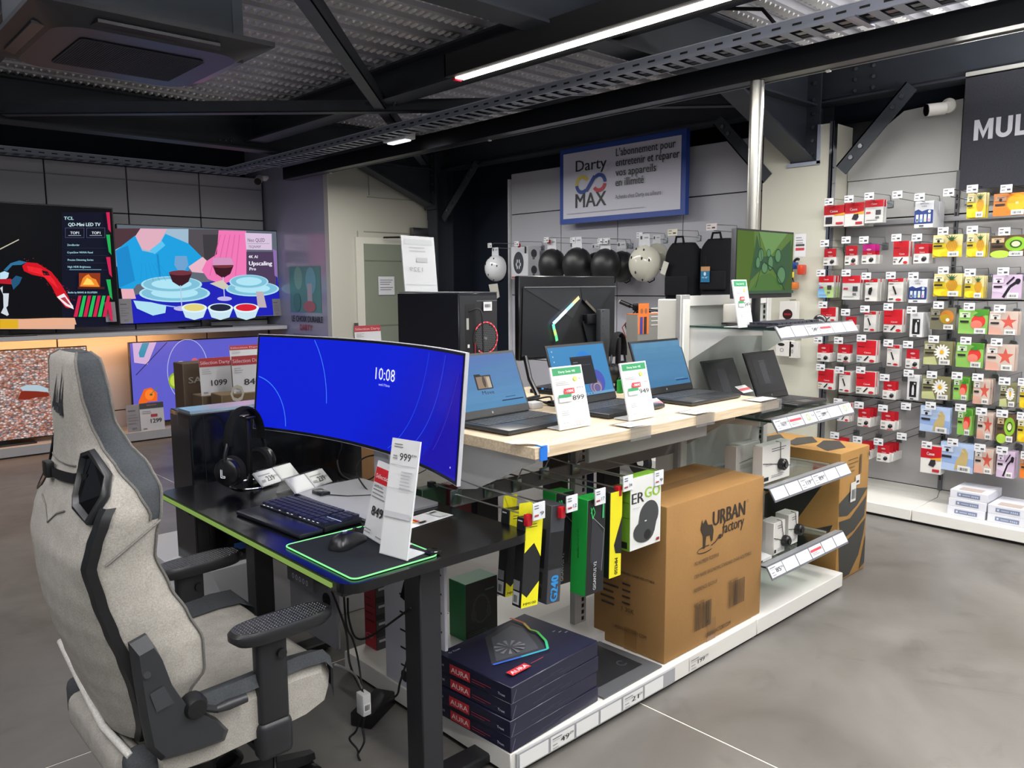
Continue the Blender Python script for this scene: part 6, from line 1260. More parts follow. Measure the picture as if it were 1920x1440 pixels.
cable('cable', [(2.12, 2.32, TZ + .005), (2.2, 2.26, TZ + .03), (2.28, 2.24, TZ + .005), (2.35, 2.3, TZ + .02), (2.3, 2.36, TZ + .005), (2.2, 2.3, TZ + .015), (2.36, 2.22, TZ + .005)], .004, 'tangle of black cables on the table behind the first two laptops')
g = G(); g.rbox(2.15, 2.21, 2.2, 2.25, TZ, TZ + .025, .004, 'print', '#cfd0d2'); tag(g.build('security_hub'), 'small white security hub among the cables behind the laptops', 'device'); g = G(); g.rbox(2.26, 2.33, 2.19, 2.23, TZ, TZ + .02, .004, 'gloss', '#131315'); tag(g.build('security_hub'), 'small black security hub right of the white one behind the laptops', 'device')
q = at(1168, 690, Z=TZ + .06)
headset('gaming_headset', 'black headset standing on the table between the blue laptop screens', (2.86, 2.36, TZ - .005), math.radians(20), 1.0)
t = thing('headset_stand', 'black headset stand on the wooden table behind the right laptop', 'stand', (2.86, 2.36, TZ)); g = G(); g.rbox(2.85, 2.87, 2.35, 2.37, TZ + .002, TZ + .24, .003, 'satin', '#131315'); g.cyl((2.86, 2.36, TZ), (2.86, 2.36, TZ + .006), .08, 'satin', '#131315', 24); g.build('pole', t)
g = G(); q = at(1165, 725, Z=TZ + .03); g.rbox(q.x - .01, q.x + .03, q.y, q.y + .02, TZ, TZ + .06, .004, 'plastic', '#1a9a3a'); tag(g.build('green_block'), 'small green block on the table under the headset', 'block')
g = G(); g.prism([(2.66, 2.3, TZ), (2.76, 2.3, TZ), (2.76, 2.36, TZ + .12), (2.66, 2.36, TZ + .12)], (0, .003, 0), 'print', '#c9bcae'); tag(g.build('price_card'), 'cream card seen from behind between the laptops and the headset', 'price card')
t = thing('boxed_tool', 'orange and grey boxed goods on the far side of the table', 'box', (3.0, 2.62, TZ)); a = at(1196, 627, Y=2.6); b = at(1243, 588, Y=2.6); g = G()
g.rbox(a.x, b.x + .02, 2.6, 2.68, a.z - .17, b.z, .002, 'print', '#7e7d78', 1); g.build('carton', t); g = G(); W = b.x + .02 - a.x; f = F(g, (a.x, 2.5995, a.z), Vx, Vz); f.rect(0, 0, W * .38, .16, '#e0702a'); f.ell(W * .12, .12, .012, .014, '#8a5a3a'); f.ell(W * .27, .12, .012, .014, '#8a5a3a'); f.rect(W * .06, 0, W * .1, .09, '#3a3a8a'); f.rect(W * .2, 0, W * .1, .09, '#30201c'); f.lines(W * .45, .13, W * .4, 5, .022, '#c9c7c2', .005); g.box(a.x, b.x + .02, 2.6, 2.68, b.z, b.z + .003, 'print', '#d8682a'); g.build('front_print', t)
# ================================================================ TELEVISION WALL
area('warm_shelf_light', (1.5, 8.10, 1.02), (3.0, 0.06), 24, (1.0, .47, .17), (math.radians(50), 0, 0))
def pixf(g, Y, mat='screen', step=.0012): return F(g, (0, 0, 0), Vx, Vz, mat, step=step, warp=lambda x, y, k: at(x, y, Y=Y - k))
def prect(f, x0, y0, x1, y1, col, mat=None): return f.poly([(x0, y1), (x1, y1), (x1, y0), (x0, y0)], col, mat)
def ptext(f, s, x, y, h, col, w=None, bold=.02):
    vs, fs, wd = glyphs(s); sy = h / .72; sx = sy if w is None else w / wd; f.k += 1
    for db in ((0,) if not bold else (-bold, bold)): f.g.add([f.P(x + a * sx + db * sy, y - b * sy) for a, b in vs], fs, f.mat, col)
def tv(name, label, X0, X1, Z0, Z1, Y, feet=True, zb=1.075):
    t = thing(name, label, 'television', ((X0 + X1) / 2, Y, zb)); g = G(); g.rbox(X0, X1, Y, Y + .04, Z0, Z1, .004, 'satin', '#0b0b0e', 1); g.build('cabinet', t)
    if feet:
        g = G(); c = (X0 + X1) / 2; g.rbox(c - .25, c + .25, Y - .06, Y + .14, zb + .001, zb + .014, .004, 'satin', '#141416'); g.rbox(c - .05, c + .05, Y + .01, Y + .05, zb, Z0 + .05, .004, 'satin', '#141416'); g.build('stand', t)
    return t
# upper left: mostly black picture with red splash and text column
Y = 8.12
t = tv('television', 'large television at the left edge, black picture with red splash and text', .52, 2.45, 1.13, 2.235, Y)
g = G(); f = pixf(g, Y - .001); z = .0
a, b = at(0, 500, Y=Y), at(210, 500, Y=Y); ff = F(g, (.53, Y - .001, 1.14), Vx, Vz, 'screen'); ff.rect(0, 0, 1.91, 1.085, '#05060c')
P_ = lambda *q: [(x / 3, 360 + y / 3) for x, y in q]
prect(f, 116, 398, 204, 612, '#0a0e22')
f.poly(P_((125, 415), (150, 395), (210, 400), (290, 450), (345, 520), (385, 590), (410, 655), (370, 650), (320, 590), (290, 530), (250, 480), (180, 465), (135, 445)), '#c80f1e'); f.poly(P_((150, 415), (230, 430), (300, 490), (330, 545), (300, 520), (230, 465), (160, 445)), '#e8202c'); f.poly(P_((235, 440), (270, 448), (280, 470), (245, 468)), '#2a0c10')
r = random.Random(3)
for k in range(110):
    u = r.random(); x = 150 + 260 * u + r.uniform(-30, 30); y = 395 + 240 * u ** 1.4 + r.uniform(-28, 34); f.k = 6; f.ell(x / 3, 360 + y / 3, .6, .6, r.choice(['#d81828', '#e84050', '#c81858']), 5)
f.poly(P_((320, 590), (360, 570), (410, 640), (415, 660), (370, 640)), '#e8e0e6'); f.poly(P_((340, 598), (365, 590), (400, 640), (380, 630)), '#b03848')
f.poly(P_((0, 455), (25, 445), (50, 455), (45, 480), (20, 500), (0, 505)), '#b8d8e8'); f.poly(P_((0, 490), (60, 488), (80, 500), (70, 520), (0, 515)), '#b01828'); f.poly(P_((0, 540), (15, 530), (15, 570), (50, 570), (45, 640), (35, 650), (50, 690), (40, 697), (5, 680), (20, 650), (18, 580)), '#c9d0d8')
f.poly(P_((20, 440), (60, 400), (110, 385), (150, 395), (120, 410), (70, 412), (40, 445)), '#2a6a92'); f.poly(P_((60, 500), (90, 470), (125, 480), (110, 515), (75, 550)), '#1e5276'); f.poly(P_((0, 318), (105, 265), (108, 270), (0, 325)), '#b9b4a0')
prect(f, 0, 598, 140, 617, '#d8a890'); prect(f, 0, 599, 34, 616, '#d8a820'); f.poly(P_((104, 715), (300, 708), (420, 708), (430, 745), (104, 765)), '#e0a888')
ptext(f, 'TCL', 120, 412, 6, '#b8e4e8', 18); ptext(f, 'QD-Mini LED TV', 128, 424, 6.5, '#cfe8ee', 60)
for x0, x1 in ((122, 158), (162, 197)): prect(f, x0, 427, x1, 446, '#4a5270'); prect(f, x0 + .8, 427.8, x1 - .8, 445.2, '#090c1e'); ptext(f, 'TOP1', x0 + 10, 439, 5, '#dfe8f0', 16); prect(f, x0 + 6, 441, x1 - 6, 442, '#9aa4b8')
for s, y, w in (('ZeroBorder', 461, 23), ('CrystGlow WHVA Panel', 475, 48), ('Precise Dimming Series', 489, 48), ('High HDR Brightness', 502, 43), ('Audio by BANG & OLUFSEN', 550, 55)): ptext(f, s, 127 if y > 480 else 126, y, 3.6, '#9fd0dc', w); prect(f, 124, y + 4, 200, y + 4.4, '#2a3450')
prect(f, 130, 505, 190, 506.4, '#6a90a8'); prect(f, 148, 512, 188, 540, '#8a3416'); f.poly([(150, 537), (155, 522), (160, 517), (166, 514), (172, 521), (180, 524), (187, 538)], '#e8862a'); f.poly([(155, 534), (163, 521), (171, 525), (177, 534)], '#f6d060'); prect(f, 146, 538, 196, 542, '#4a1a14')
for k in range(7): f.poly([(146 + 9 * k + 1, 554.5), (152 + 9 * k + 1, 554.5), (145 + 9 * k, 594), (138 + 9 * k, 594)], ('#c82048', '#1fb85a')[k % 2])
for k in range(5): f.poly([(199, 398 + 42 * k), (205.5 + k * .6, 398 + 42 * k), (208 + k, 436 + 42 * k), (203 + k, 430 + 42 * k)], ('#c82050', '#1fa850')[k % 2])
g.build('screen', t)
# upper right: table scene
Y = 8.24
t = tv('television', 'large television showing two diners in blue and pink at a blue table', 2.505, 4.155, 1.165, 2.10, Y)
g = G(); f = pixf(g, Y - .001); Q = lambda *q: [(x / 3, 360 + y / 3) for x, y in q]
F(g, (2.515, Y - .001, 1.175), Vx, Vz, 'screen').rect(0, 0, 1.63, .915, '#5c6470')
f.poly(Q((640, 205), (1060, 208), (1060, 400), (650, 420)), '#9ab4c8'); f.poly(Q((1060, 210), (1250, 212), (1240, 420), (1060, 400)), '#4e4a50'); f.poly(Q((1140, 240), (1225, 240), (1215, 420), (1150, 400)), '#3a383c')
f.poly(Q((680, 600), (1000, 520), (1560, 470), (1580, 690), (900, 733), (700, 742)), '#1a1eb0')
f.poly(Q((640, 205), (790, 205), (760, 260), (640, 330)), '#4a3238'); f.poly(Q((790, 205), (940, 208), (910, 260), (880, 340), (800, 320), (760, 250)), '#d8a8b8')
f.poly(Q((650, 330), (760, 245), (800, 330), (870, 345), (930, 235), (1060, 290), (1140, 370), (1050, 450), (1000, 420), (1000, 480), (770, 520), (740, 560), (670, 540)), '#1a9ad8'); f.poly(Q((650, 330), (720, 300), (760, 500), (670, 540)), '#1684c4'); f.poly(Q((840, 330), (870, 350), (930, 300), (910, 275)), '#58bce8'); f.poly(Q((880, 350), (892, 350), (905, 480), (895, 480)), '#1684c4')
f.poly(Q((1060, 420), (1140, 365), (1200, 420), (1180, 460), (1080, 450)), '#e0b0c0'); f.poly(Q((680, 545), (750, 545), (765, 600), (690, 605)), '#e0a8b4')
f.poly(Q((1230, 215), (1385, 220), (1390, 470), (1250, 520), (1170, 490), (1135, 440), (1160, 390), (1220, 350)), '#e874b0')
for k in range(5): f.line([(1240 / 3 + k * 9, 360 + 240 / 3), (1180 / 3 + k * 12, 360 + 470 / 3)], 1.4, '#d45c9c')
for cx, cy2, rx, ry in ((982, 570, 200, 50), (965, 520, 172, 46), (1420, 545, 150, 42), (1400, 505, 110, 40)): f.ell(cx / 3, 360 + cy2 / 3, rx / 3, -ry / 3, '#a8d8e8', 30); f.ell(cx / 3, 360 + cy2 / 3 - .6, rx * .93 / 3, -ry * .88 / 3, '#7ab8d0', 30); f.ell(cx / 3, 360 + cy2 / 3 - .8, rx * .66 / 3, -ry * .6 / 3, '#a8dcec', 30)
def wine(cx, cy2, s, base):
    f.poly(Q((cx - 65 * s, cy2), (cx + 65 * s, cy2), (cx + 45 * s, cy2 + 50 * s), (cx, cy2 + 78 * s), (cx - 45 * s, cy2 + 50 * s)), '#3a1420'); f.ell(cx / 3, 360 + cy2 / 3, 66 * s / 3, -14 * s / 3, '#70303c', 20); f.line([(cx / 3, 360 + (cy2 + 70 * s) / 3), ((cx + 8) / 3, 360 + base / 3)], 1.8, '#b0c0e0'); f.ell((cx + 8) / 3, 360 + base / 3, 46 * s / 3, -14 * s / 3, '#b8b0e0', 20)
wine(1015, 455, 1, 655); wine(1255, 415, .9, 600); f.line([(800 / 3, 360 + 620 / 3), (1010 / 3, 360 + 650 / 3)], 2, '#90b0e8')
f.poly(Q((750, 610), (850, 620), (935, 640), (930, 680), (860, 695), (770, 655)), '#a8d8e8'); f.poly(Q((1180, 515), (1250, 495), (1290, 530), (1260, 550)), '#c8c0b0')
f.k += 1; [f.line([(800 / 3 + 2 * k, 360 + 400 / 3), (790 / 3 + 4 * k, 360 + 500 / 3)], .5, '#1486c0') for k in range(0, 18, 3)]
f.poly(Q((985, 360), (1050, 360), (1060, 410), (1040, 440), (1000, 440), (980, 410)), '#6a9cc8'); f.poly(Q((1200, 370), (1300, 370), (1315, 410), (1195, 412)), '#c890b8')
for cx, c2 in ((1093, '#d8cc7a'), (1240, '#20243a'), (1385, '#d01c34')):
    w3 = 72; f.poly(Q((cx - w3, 650), (cx + w3, 650), (cx + w3 * .7, 705), (cx, 720), (cx - w3 * .7, 705)), '#c0dce8'); f.ell(cx / 3, 360 + 652 / 3, w3 / 3, -26 / 3, '#d8ecf4', 24); f.ell(cx / 3, 360 + 650 / 3, w3 * .82 / 3, -20 / 3, c2, 20)
    for k in range(9): f.k = 30; f.ell((cx - 45 + 11 * k) / 3, 360 + (640 + 9 * (k % 3)) / 3, 3.2, 3, {'#d8cc7a': '#e8dc9a', '#20243a': '#383e5c', '#d01c34': '#e84860'}[c2], 8)
f.k = 20; prect(f, 462, 472, 518, 542, '#4a3a58'); f.poly(Q((1378, 230), (1528, 235), (1530, 326), (1385, 324)), '#d0bcd6'); ptext(f, 'Neo QLED', 464.5, 453.5, 7, '#3a3440', 32, .0); prect(f, 464, 456.5, 505, 457, '#5a5460'); ptext(f, '75QN90F', 466, 465, 5, '#5a5460', 23, .0)
ptext(f, '4K AI', 466, 484, 5.5, '#e8e4f0', 17); ptext(f, 'Upscaling', 467, 497.5, 8, '#f0ecf8', 43, .03); ptext(f, 'Pro', 468, 507, 6, '#f0ecf8', 12); prect(f, 470, 520, 486, 531, '#c8c4d8'); f.ell(478, 525.5, 3, 3, '#6a6a8a', 10)
f.poly(Q((1440, 560), (1480, 560), (1500, 650), (1450, 650)), '#b8a8b0'); f.poly(Q((1535, 320), (1555, 330), (1560, 480), (1545, 470)), '#8a6aa8')
g.build('screen', t)
# lower left: pebbles
Y = 8.2
t = tv('television', 'lower left television showing a close view of wet pebbles', .7, 2.165, .14, .955, Y, True, .1)
g = G(); g.add([(.71, Y - .001, .15), (2.155, Y - .001, .15), (2.155, Y - .001, .945), (.71, Y - .001, .945)], [(0, 1, 2, 3)], 'pebblescreen', '#c08070'); f = pixf(g, Y - .002)
f.poly(Q((100, 1165), (120, 1120), (180, 1115), (275, 1130), (275, 1150), (200, 1158), (140, 1170)), '#7a2416'); f.poly(Q((110, 1100), (150, 1085), (215, 1085), (270, 1105), (272, 1125), (200, 1120), (130, 1118)), '#a8bcc8'); g.build('screen', t)
# lower right: kitchen scene
t = tv('television', 'lower television showing an orange pepper and a plate on violet', 2.535, 3.98, .155, .965, Y, True, .1)
g = G(); F(g, (2.545, Y - .001, .165), Vx, Vz, 'screen').rect(0, 0, 1.425, .79, '#5a58c0'); f = pixf(g, Y - .002)
f.poly(Q((745, 850), (880, 845), (830, 970), (755, 960)), '#c8a8d0'); f.poly(Q((800, 850), (840, 848), (810, 930), (785, 930), (780, 905)), '#2a8aa8'); f.line([(940 / 3, 360 + 845 / 3), (765 / 3, 360 + 1030 / 3)], 1.4, '#1a1838'); 
f.k += 1; R_ = [(352 + 38 * math.cos(a), 694 + 58 * math.sin(a)) for a in [2 * math.pi * k / 40 for k in range(41)]]; R_ = [(x, max(637, y)) for x, y in R_]; f.line(R_, 1.3, '#a8b0e0')
f.ell(340, 688, 14, -11, '#c8c8b0', 20); f.ell(340, 688, 9, -7, '#e0dcd0', 16); f.ell(328, 714, 12, -15, '#8aa82a', 20); f.ell(328, 714, 9, -11, '#b8cc4a', 20); f.ell(365, 676, 6, -5, '#c05a70', 12)
f.poly(Q((775, 1290), (780, 1180), (810, 1110), (850, 1100), (885, 1130), (885, 1175), (830, 1180), (810, 1230), (805, 1295)), '#e0601c'); f.ell(842 / 3, 360 + 1140 / 3, 9, -10, '#f07a28', 14); f.line([(845 / 3, 360 + 1140 / 3), (888 / 3, 360 + 1098 / 3)], 1.4, '#5a7a3a'); f.ell(850 / 3, 360 + 1140 / 3, 3, -2, '#3a5a2a', 8)
g.build('screen', t)
def hangcard(label, x0, y0, x1, y1, Y, draw, skew=0, name='price_sign', depth=.02, stem=None):
    t = thing(name, label, 'price sign', at((x0 + x1) / 2, y1, Y=Y)); g = G(); A, B, C, D = at(x0, y1, Y=Y), at(x1, y1, Y=Y), at(x1, y0, Y=Y + depth), at(x0, y0, Y=Y + depth); C.x = B.x; D.x = A.x; A.z = B.z; D.z = C.z
    g.prism([A, B, C, D], (0, .003, 0), 'print', '#c4c4c8'); f = F(g, A, Vx, (D - A).normalized(), step=.0008); draw(f, (B - A).length, (D - A).length); g.build('card', t); return t
def dsel(price, band='#a02632', head='Sélection Darty'):
    def d(f, W, H):
        f.rect(0, H * .78, W, H * .22, band); f.text(head, W * .03, H * .84, H * .09, '#d8a8ac', w=W * .94, bold=.02); f.lines(W * .06, H * .7, W * .3, 3, H * .05, '#9a9a9e')
        if price: f.text(price, W * .33, H * .30, H * .15, '#2a2a2e', w=W * .5, bold=.02)
        f.rect(W * .06, H * .12, W * .15, H * .04, '#8a8a90')
    return d
def dgray(f, W, H): f.rect(0, 0, W, H, '#8c8a90'); f.rect(W * .1, H * .75, W * .5, H * .05, '#5f5d63'); f.lines(W * .1, H * .6, W * .7, 4, H * .1, '#7a787e'); f.text('557', W * .3, H * .08, H * .08, '#5f5d63')
hangcard('grey translucent price card standing at the left foot of the dinner television', 226, 560, 250, 606, 8.16, dgray)
hangcard('small grey card at the lower right corner of the black picture television', 199, 566, 219, 603, 8.08, dgray)
hangcard('narrow price card at the right edge of the dinner television', 513, 560, 528, 592, 8.2, dgray)
hangcard('pale price card leaning on the low plinth left of the 1299 card', 240, 757, 268, 808, 8.10, dgray)
def d1299(f, W, H): f.rect(0, H * .8, W, H * .2, '#3a3c42'); f.text('Selection', W * .3, H * .9, H * .05, '#c08080', w=W * .4); f.rect(W * .44, H * .5, W * .28, H * .1, '#a83040'); f.text('1299', W * .42, H * .3, H * .15, '#2a2a2e', w=W * .46, bold=.02); f.lines(W * .1, H * .7, W * .4, 2, H * .06, '#8a8a8e'); f.rect(W * .1, H * .1, W * .15, H * .04, '#77777c')
hangcard('dark headed price card reading 1299 on the low plinth by the pepper television', 265, 752, 310, 806, 8.09, d1299)
# tv cartons waiting in front
def carton(label, x0, x1, ytop, Y, D, col, txt=None, vert=False, tx=None, ty=None, th=None, tw=None, tc='#9a948a'):
    A, B = at(x0, ytop, Y=Y), at(x1, ytop, Y=Y); t = thing('television_carton', label, 'box', ((A.x + B.x) / 2, Y + D / 2, 0)); g = G(); g.rbox(A.x, B.x, Y, Y + D, 0, A.z, .006, 'card', col, 1); g.build('carton', t)
    if txt:
        g = G(); p = at(tx, ty, Y=Y); f = F(g, (p.x, Y - .0004, p.z), Vx, Vz); f.text(txt, 0, 0, th, tc, w=tw, bold=.03, rot=math.pi / 2 if vert else 0); g.build('print', t)
    return t
carton('tall dark brown television carton with grey letters beside the pepper television', 342, 470, 682, 6.3, .2, '#54463a', 'SAM', False, 354, 719, .05, .17)
carton('lower brown carton with large grey letters in front of the dark one', 379, 425, 743, 6.05, .2, '#5f5040', 'LG', False, 391, 778, .085, .17)
carton('brown carton with a large pale S on its side behind the headset', 415, 500, 741, 5.8, .2, '#66553f', 'SO', True, 459, 770, .11, .2, '#a8a498')
hangcard('red headed price sign reading 1099 on the television cartons', 378, 668, 437, 742, 6.07, dsel('1099'))
hangcard('red headed price sign half hidden by the curved monitor, reading 8', 439, 664, 500, 741, 5.82, dsel('849'))
hangcard('rearmost red headed sign above the cartons behind the curved monitor', 433, 645, 492, 682, 6.33, dsel(None))
t = hangcard('small red headed price sign on a thin post by the door', 668, 609, 717, 660, 4.6, dsel(None))
p = at(692, 660, Y=4.6); g = G(); g.cyl((p.x, 4.62, .01), (p.x, 4.62, p.z + .02), .008, 'paintmetal', '#3a3a3c', 10); g.cyl((p.x, 4.62, 0), (p.x, 4.62, .012), .09, 'paintmetal', '#3a3a3c', 20); g.build('post', t)
# ================================================================ HELMETS, BAGS, SCOOTER ON THE BACK WALL
def hook_x(y, z, xf, label, wall=5.6, card='#d6d7da', red=False, grp='wire hooks with helmets and bags', tagw=.06, tagh=.045):
    t = thing('display_hook', label, 'hook', (wall, y, z), group=grp)
    g = G(); g.tube([(wall, y, z), (xf + .03, y, z), (xf, y, z + .012)], .003, 'metal', '#9da0a2', 5); g.tube([(wall, y, z), (wall - .02, y, z + .05), (xf + .05, y, z + .045), (xf - .005, y, z + .03)], .0026, 'metal', '#9da0a2', 5); g.rbox(wall - .012, wall, y - .02, y + .02, z - .03, z + .015, .002, 'metal', '#8f9498', 1); g.build('wire', t)
    g = G(); g.box(xf - .016, xf - .013, y - tagw / 2, y + tagw / 2, z, z + tagh, 'print', card); f = F(g, (xf - .0163, y + tagw / 2, z), -Vy, Vz, step=.0008); f.rect(tagw * .1, tagh * .7, tagw * .35, tagh * .1, '#4a4a50'); f.rect(tagw * .1, tagh * .3, tagw * .3, tagh * .1, '#77777c'); f.rect(tagw * .58, tagh * .28, tagw * .3, tagh * .2, '#3a3a40'); g.build('price_tag', t)
    if red: g = G(); g.rbox(xf, xf + .02, y - .02, y + .005, z - .012, z + .025, .004, 'gloss', '#b0202c'); tag(g.build('lock', t), 'red hook lock')
    return t
def helmet(px, py, rp, X, col, label, vents=True, tilt=0.0, grp=None, card='#c9cbd0', gl='satin'):
    c = at(px, py, X=X); depth = (c - Vector((0, 0, EYE))).dot(Vector((.675, .727, -.124))); r = rp * 1.1 / FPX * depth
    t = thing('helmet', label, 'helmet', c, group=grp); R = Matrix.Rotation(tilt, 3, 'X'); g = G(); n = 24; rows = []
    for i in range(13):
        a = math.pi * .62 * i / 12; row = []
        for k in range(n):
            b = 2 * math.pi * k / n; row.append(R @ Vector((-r * .95 * math.cos(a), r * 1.0 * math.sin(a) * math.cos(b), r * 1.12 * math.sin(a) * math.sin(b))))
        rows.append(row)
    g.grid(rows, gl, col, True, True); g.grid([[p * .96 for p in rows[-1]], rows[-1]], 'matte', '#1a1a1c', False, True); g.build('shell', t, True)
    g = G(); g.grid([[p * .93 for p in rw] for rw in rows[6:]], 'cloth', '#1c1c1e', True, True); g.build('padding', t, True)
    if vents:
        g = G()
        for a, b in ((.5, .6), (.5, 2.5), (.9, .3), (.9, 1.2), (.9, 1.95), (.9, 2.85), (1.1, 4.4), (.5, 4.7)):
            p = R @ Vector((-r * .955 * math.cos(a), r * 1.005 * math.sin(a) * math.cos(b), r * 1.125 * math.sin(a) * math.sin(b))); g.sphere(p, (r * .05, r * .05, r * .10), 'matte', '#101012' if col != '#1c1d1f' else '#0c0c0d', 8)
        g.build('vents', t, True)
    g = G(); g.tube([Vector((r * .1, r * .7, -r * .2)), Vector((r * .5, r * .35, -r * 1.0)), Vector((r * .5, 0, -r * 1.15)), Vector((r * .5, -r * .35, -r * 1.0)), Vector((r * .1, -r * .7, -r * .2))], .005, 'cloth', '#151517', 6); g.build('chin_strap', t, True)
    g = G(); f = None; z = r * 1.0; g.prism([(-.01, -r * .45, z - r * .25), (-.01, r * .45, z - r * .25), (-.01, r * .38, z + r * .75), (-.01, -r * .38, z + r * .75)], (.003, 0, 0), 'print', card); f = F(g, (-.0103, r * .4, z), -Vy, Vz); f.rect(r * .1, r * .45, r * .15, r * .2, '#3a3c42'); f.rect(r * .4, r * .5, r * .3, r * .08, '#8a8c90'); g.build('hang_card', t, True)
    return t, c, r
specs = [((930, 503), 20, 5.28, '#cfd0d4', 'glossy white helmet with small vents, leftmost on the back wall', True, 'gloss'),
         ((1036, 497), 25, 5.30, '#1c1d1f', 'leftmost of the black helmets, next to the boxed helmet', False, 'plastic'), ((1083, 497), 27, 5.26, '#1c1d1f', 'second black helmet on the back wall, frontmost above the big monitor', False, 'plastic'),
         ((1136, 499), 27, 5.28, '#1c1d1f', 'black helmet just left of the cream helmet', False, 'plastic'), ((1118, 500), 22, 5.45, '#1a1b1d', 'black helmet hanging behind between the second and third ones', False, 'plastic'), ((1166, 500), 24, 5.45, '#1a1b1d', 'black helmet hanging furthest back beside the cream helmet', False, 'plastic'),
         ((1209, 494), 28, 5.24, '#cbc8ba', 'glossy cream helmet in the middle of the back wall', True, 'gloss'), ((1232, 480), 20, 5.45, '#c4c1b4', 'second cream helmet hanging behind the front one', False, 'gloss')]
for (px, py), rp, X, col, lb, vt, gl in specs:
    t, c, r = helmet(px, py, rp, X, col, lb, vt, .1 if col != '#1c1d1f' else 0, 'helmets on the back wall', gl=gl)
for px, py, lb, red in ((917, 465, 'wire hook with white tag holding the white helmet', False), (967, 462, 'wire hook over the boxed helmet', True), (1022, 455, 'wire hook holding the leftmost black helmet', True), (1071, 456, 'wire hook holding the second black helmet', True), (1131, 458, 'wire hook holding the black helmet beside the cream one', False), (1195, 447, 'wire hook holding the cream helmets', True), (1122, 458, 'wire hook with the rearmost black helmets', False)):
    p = at(px, py, X=5.28); hook_x(p.y - .05, p.z, 5.26, lb, red=red)
p = at(1263, 442, X=5.25); hook_x(p.y, p.z, 5.25, 'wire hook with yellow topped tag over the left backpack', card='#d8d4c0', tagw=.09, tagh=.05); p = at(1336, 432, X=5.25); hook_x(p.y, p.z, 5.25, 'wire hook with red topped tag over the right backpack', card='#d8cccc', tagw=.09, tagh=.05)
a, b = at(958, 463, X=5.36), at(990, 523, X=5.36); t = thing('boxed_helmet', 'white box with bicycle helmet picture beside the white helmet', 'box', (5.42, (a.y + b.y) / 2, b.z)); g = G(); g.rbox(5.36, 5.52, b.y, a.y, b.z, a.z, .003, 'print', '#c6c7cc', 1); g.build('carton', t)
g = G(); W, H = a.y - b.y, a.z - b.z; f = F(g, (5.3598, a.y, b.z), -Vy, Vz); f.ell(W * .45, H * .50, W * .30, H * .34, '#34383f', 24)
for x, y in ((.38, .55), (.5, .55), (.38, .36), (.5, .36), (.33, .45), (.57, .45)): f.ell(W * x, H * y, W * .035, H * .06, '#c6c7cc', 10)
f.rect(W * .82, H * .78, W * .1, H * .2, '#26282c'); f.rect(W * .05, H * .03, W * .25, H * .05, '#a05a60'); f = F(g, (5.36, b.y - .0003, b.z), Vx, Vz)
for z in (.78, .28): f.ell(.08, H * z, .04, H * .13, '#3a3c40', 14); f.rect(.06, H * z - H * .18, .03, H * .08, '#6a6c70')
g.build('print', t)
g = G(); c = at(925, 545, X=5.26); g.prism([c + Vector((0, .07, .06)), c + Vector((0, -.06, .07)), c + Vector((0, -.09, -.06)), c + Vector((0, .02, -.11))], (.003, 0, 0), 'print', '#b9b7ae'); tag(g.build('hang_tag'), 'crumpled cream paper tag hanging below the white helmet', 'tag')
def backpack(x0, y0, x1, y1, X, label, hang):
    a, b = at(x0, (y0 + y1) / 2, X=X), at(x1, (y0 + y1) / 2, X=X); zt, zb = at((x0 + x1) / 2, y0, X=X).z, at((x0 + x1) / 2, y1, X=X).z; W, H = a.y - b.y, zt - zb; c = Vector((X, (a.y + b.y) / 2, zb)); t = thing('backpack', label, 'backpack', c); g = G(); rows = []
    for j in range(15):
        v = j / 14; w = W / 2 * (1 - .38 * max(0, (v - .70) / .30) ** 2.2) * (1 - .06 * (1 - v) ** 4); d = .085 * (1 - .35 * max(0, (v - .8) / .2) ** 1.5); row = []
        for k in range(24):
            q = 2 * math.pi * k / 24; row.append(Vector((.06 - d * math.copysign(abs(math.cos(q)) ** .6, math.cos(q)), w * math.copysign(abs(math.sin(q)) ** .7, math.sin(q)), H * v)))
        rows.append(row)
    g.grid(rows, 'cloth', '#18191c', True, True); g.add(rows[0], [tuple(range(24))], 'cloth', '#151618'); g.add([p for p in rows[-1]], [tuple(reversed(range(24)))], 'cloth', '#18191c'); g.build('body', t, True)
    g = G(); g.rbox(-.045, -.02, -W * .36, W * .36, H * .08, H * .42, .012, 'cloth', '#1b1c1f', 3); g.build('front_pocket', t, True)
    g = G(); g.tube([(.0, W * .14, H * .98), (0, W * .1, H * 1.1), (0, -W * .1, H * 1.1), (0, -W * .14, H * .98)], .009, 'cloth', '#141517'); g.build('handle', t, True)
    g = G(); g.tube([(.14, W * .3, H * .9), (.17, W * .33, H * .5), (.14, W * .33, H * .1)], .014, 'cloth', '#131416'); g.tube([(.14, -W * .3, H * .9), (.17, -W * .33, H * .5), (.14, -W * .33, H * .1)], .014, 'cloth', '#131416'); g.build('shoulder_strap', t, True)
    g = G(); hang(g, W, H); g.build('hang_tag', t, True); return t
def h1(g, W, H): R = Matrix.Rotation(.35, 3, 'X'); g.box(-.055, -.052, W * .25, W * .42, H * .45, H * .68, 'print', '#c9c7bc', R)
def h2(g, W, H): g.box(-.055, -.052, W * .05, W * .3, H * .28, H * .5, 'print', '#b98a5c'); g.box(-.0555, -.052, W * .05, W * .3, H * .22, H * .42, 'print', '#1f6f9a'); f = F(g, (-.0558, W * .3, H * .22), -Vy, Vz); f.text('14-16"', W * .04, H * .07, H * .03, '#d8ecf4', w=W * .16, bold=.02); f.ell(W * .12, H * .15, W * .035, H * .035, '#c8dce4', 12); g.tube([(-.05, W * .18, H * .5), (-.05, W * .18, H * .68)], .0015, 'matte', '#101010', 5)
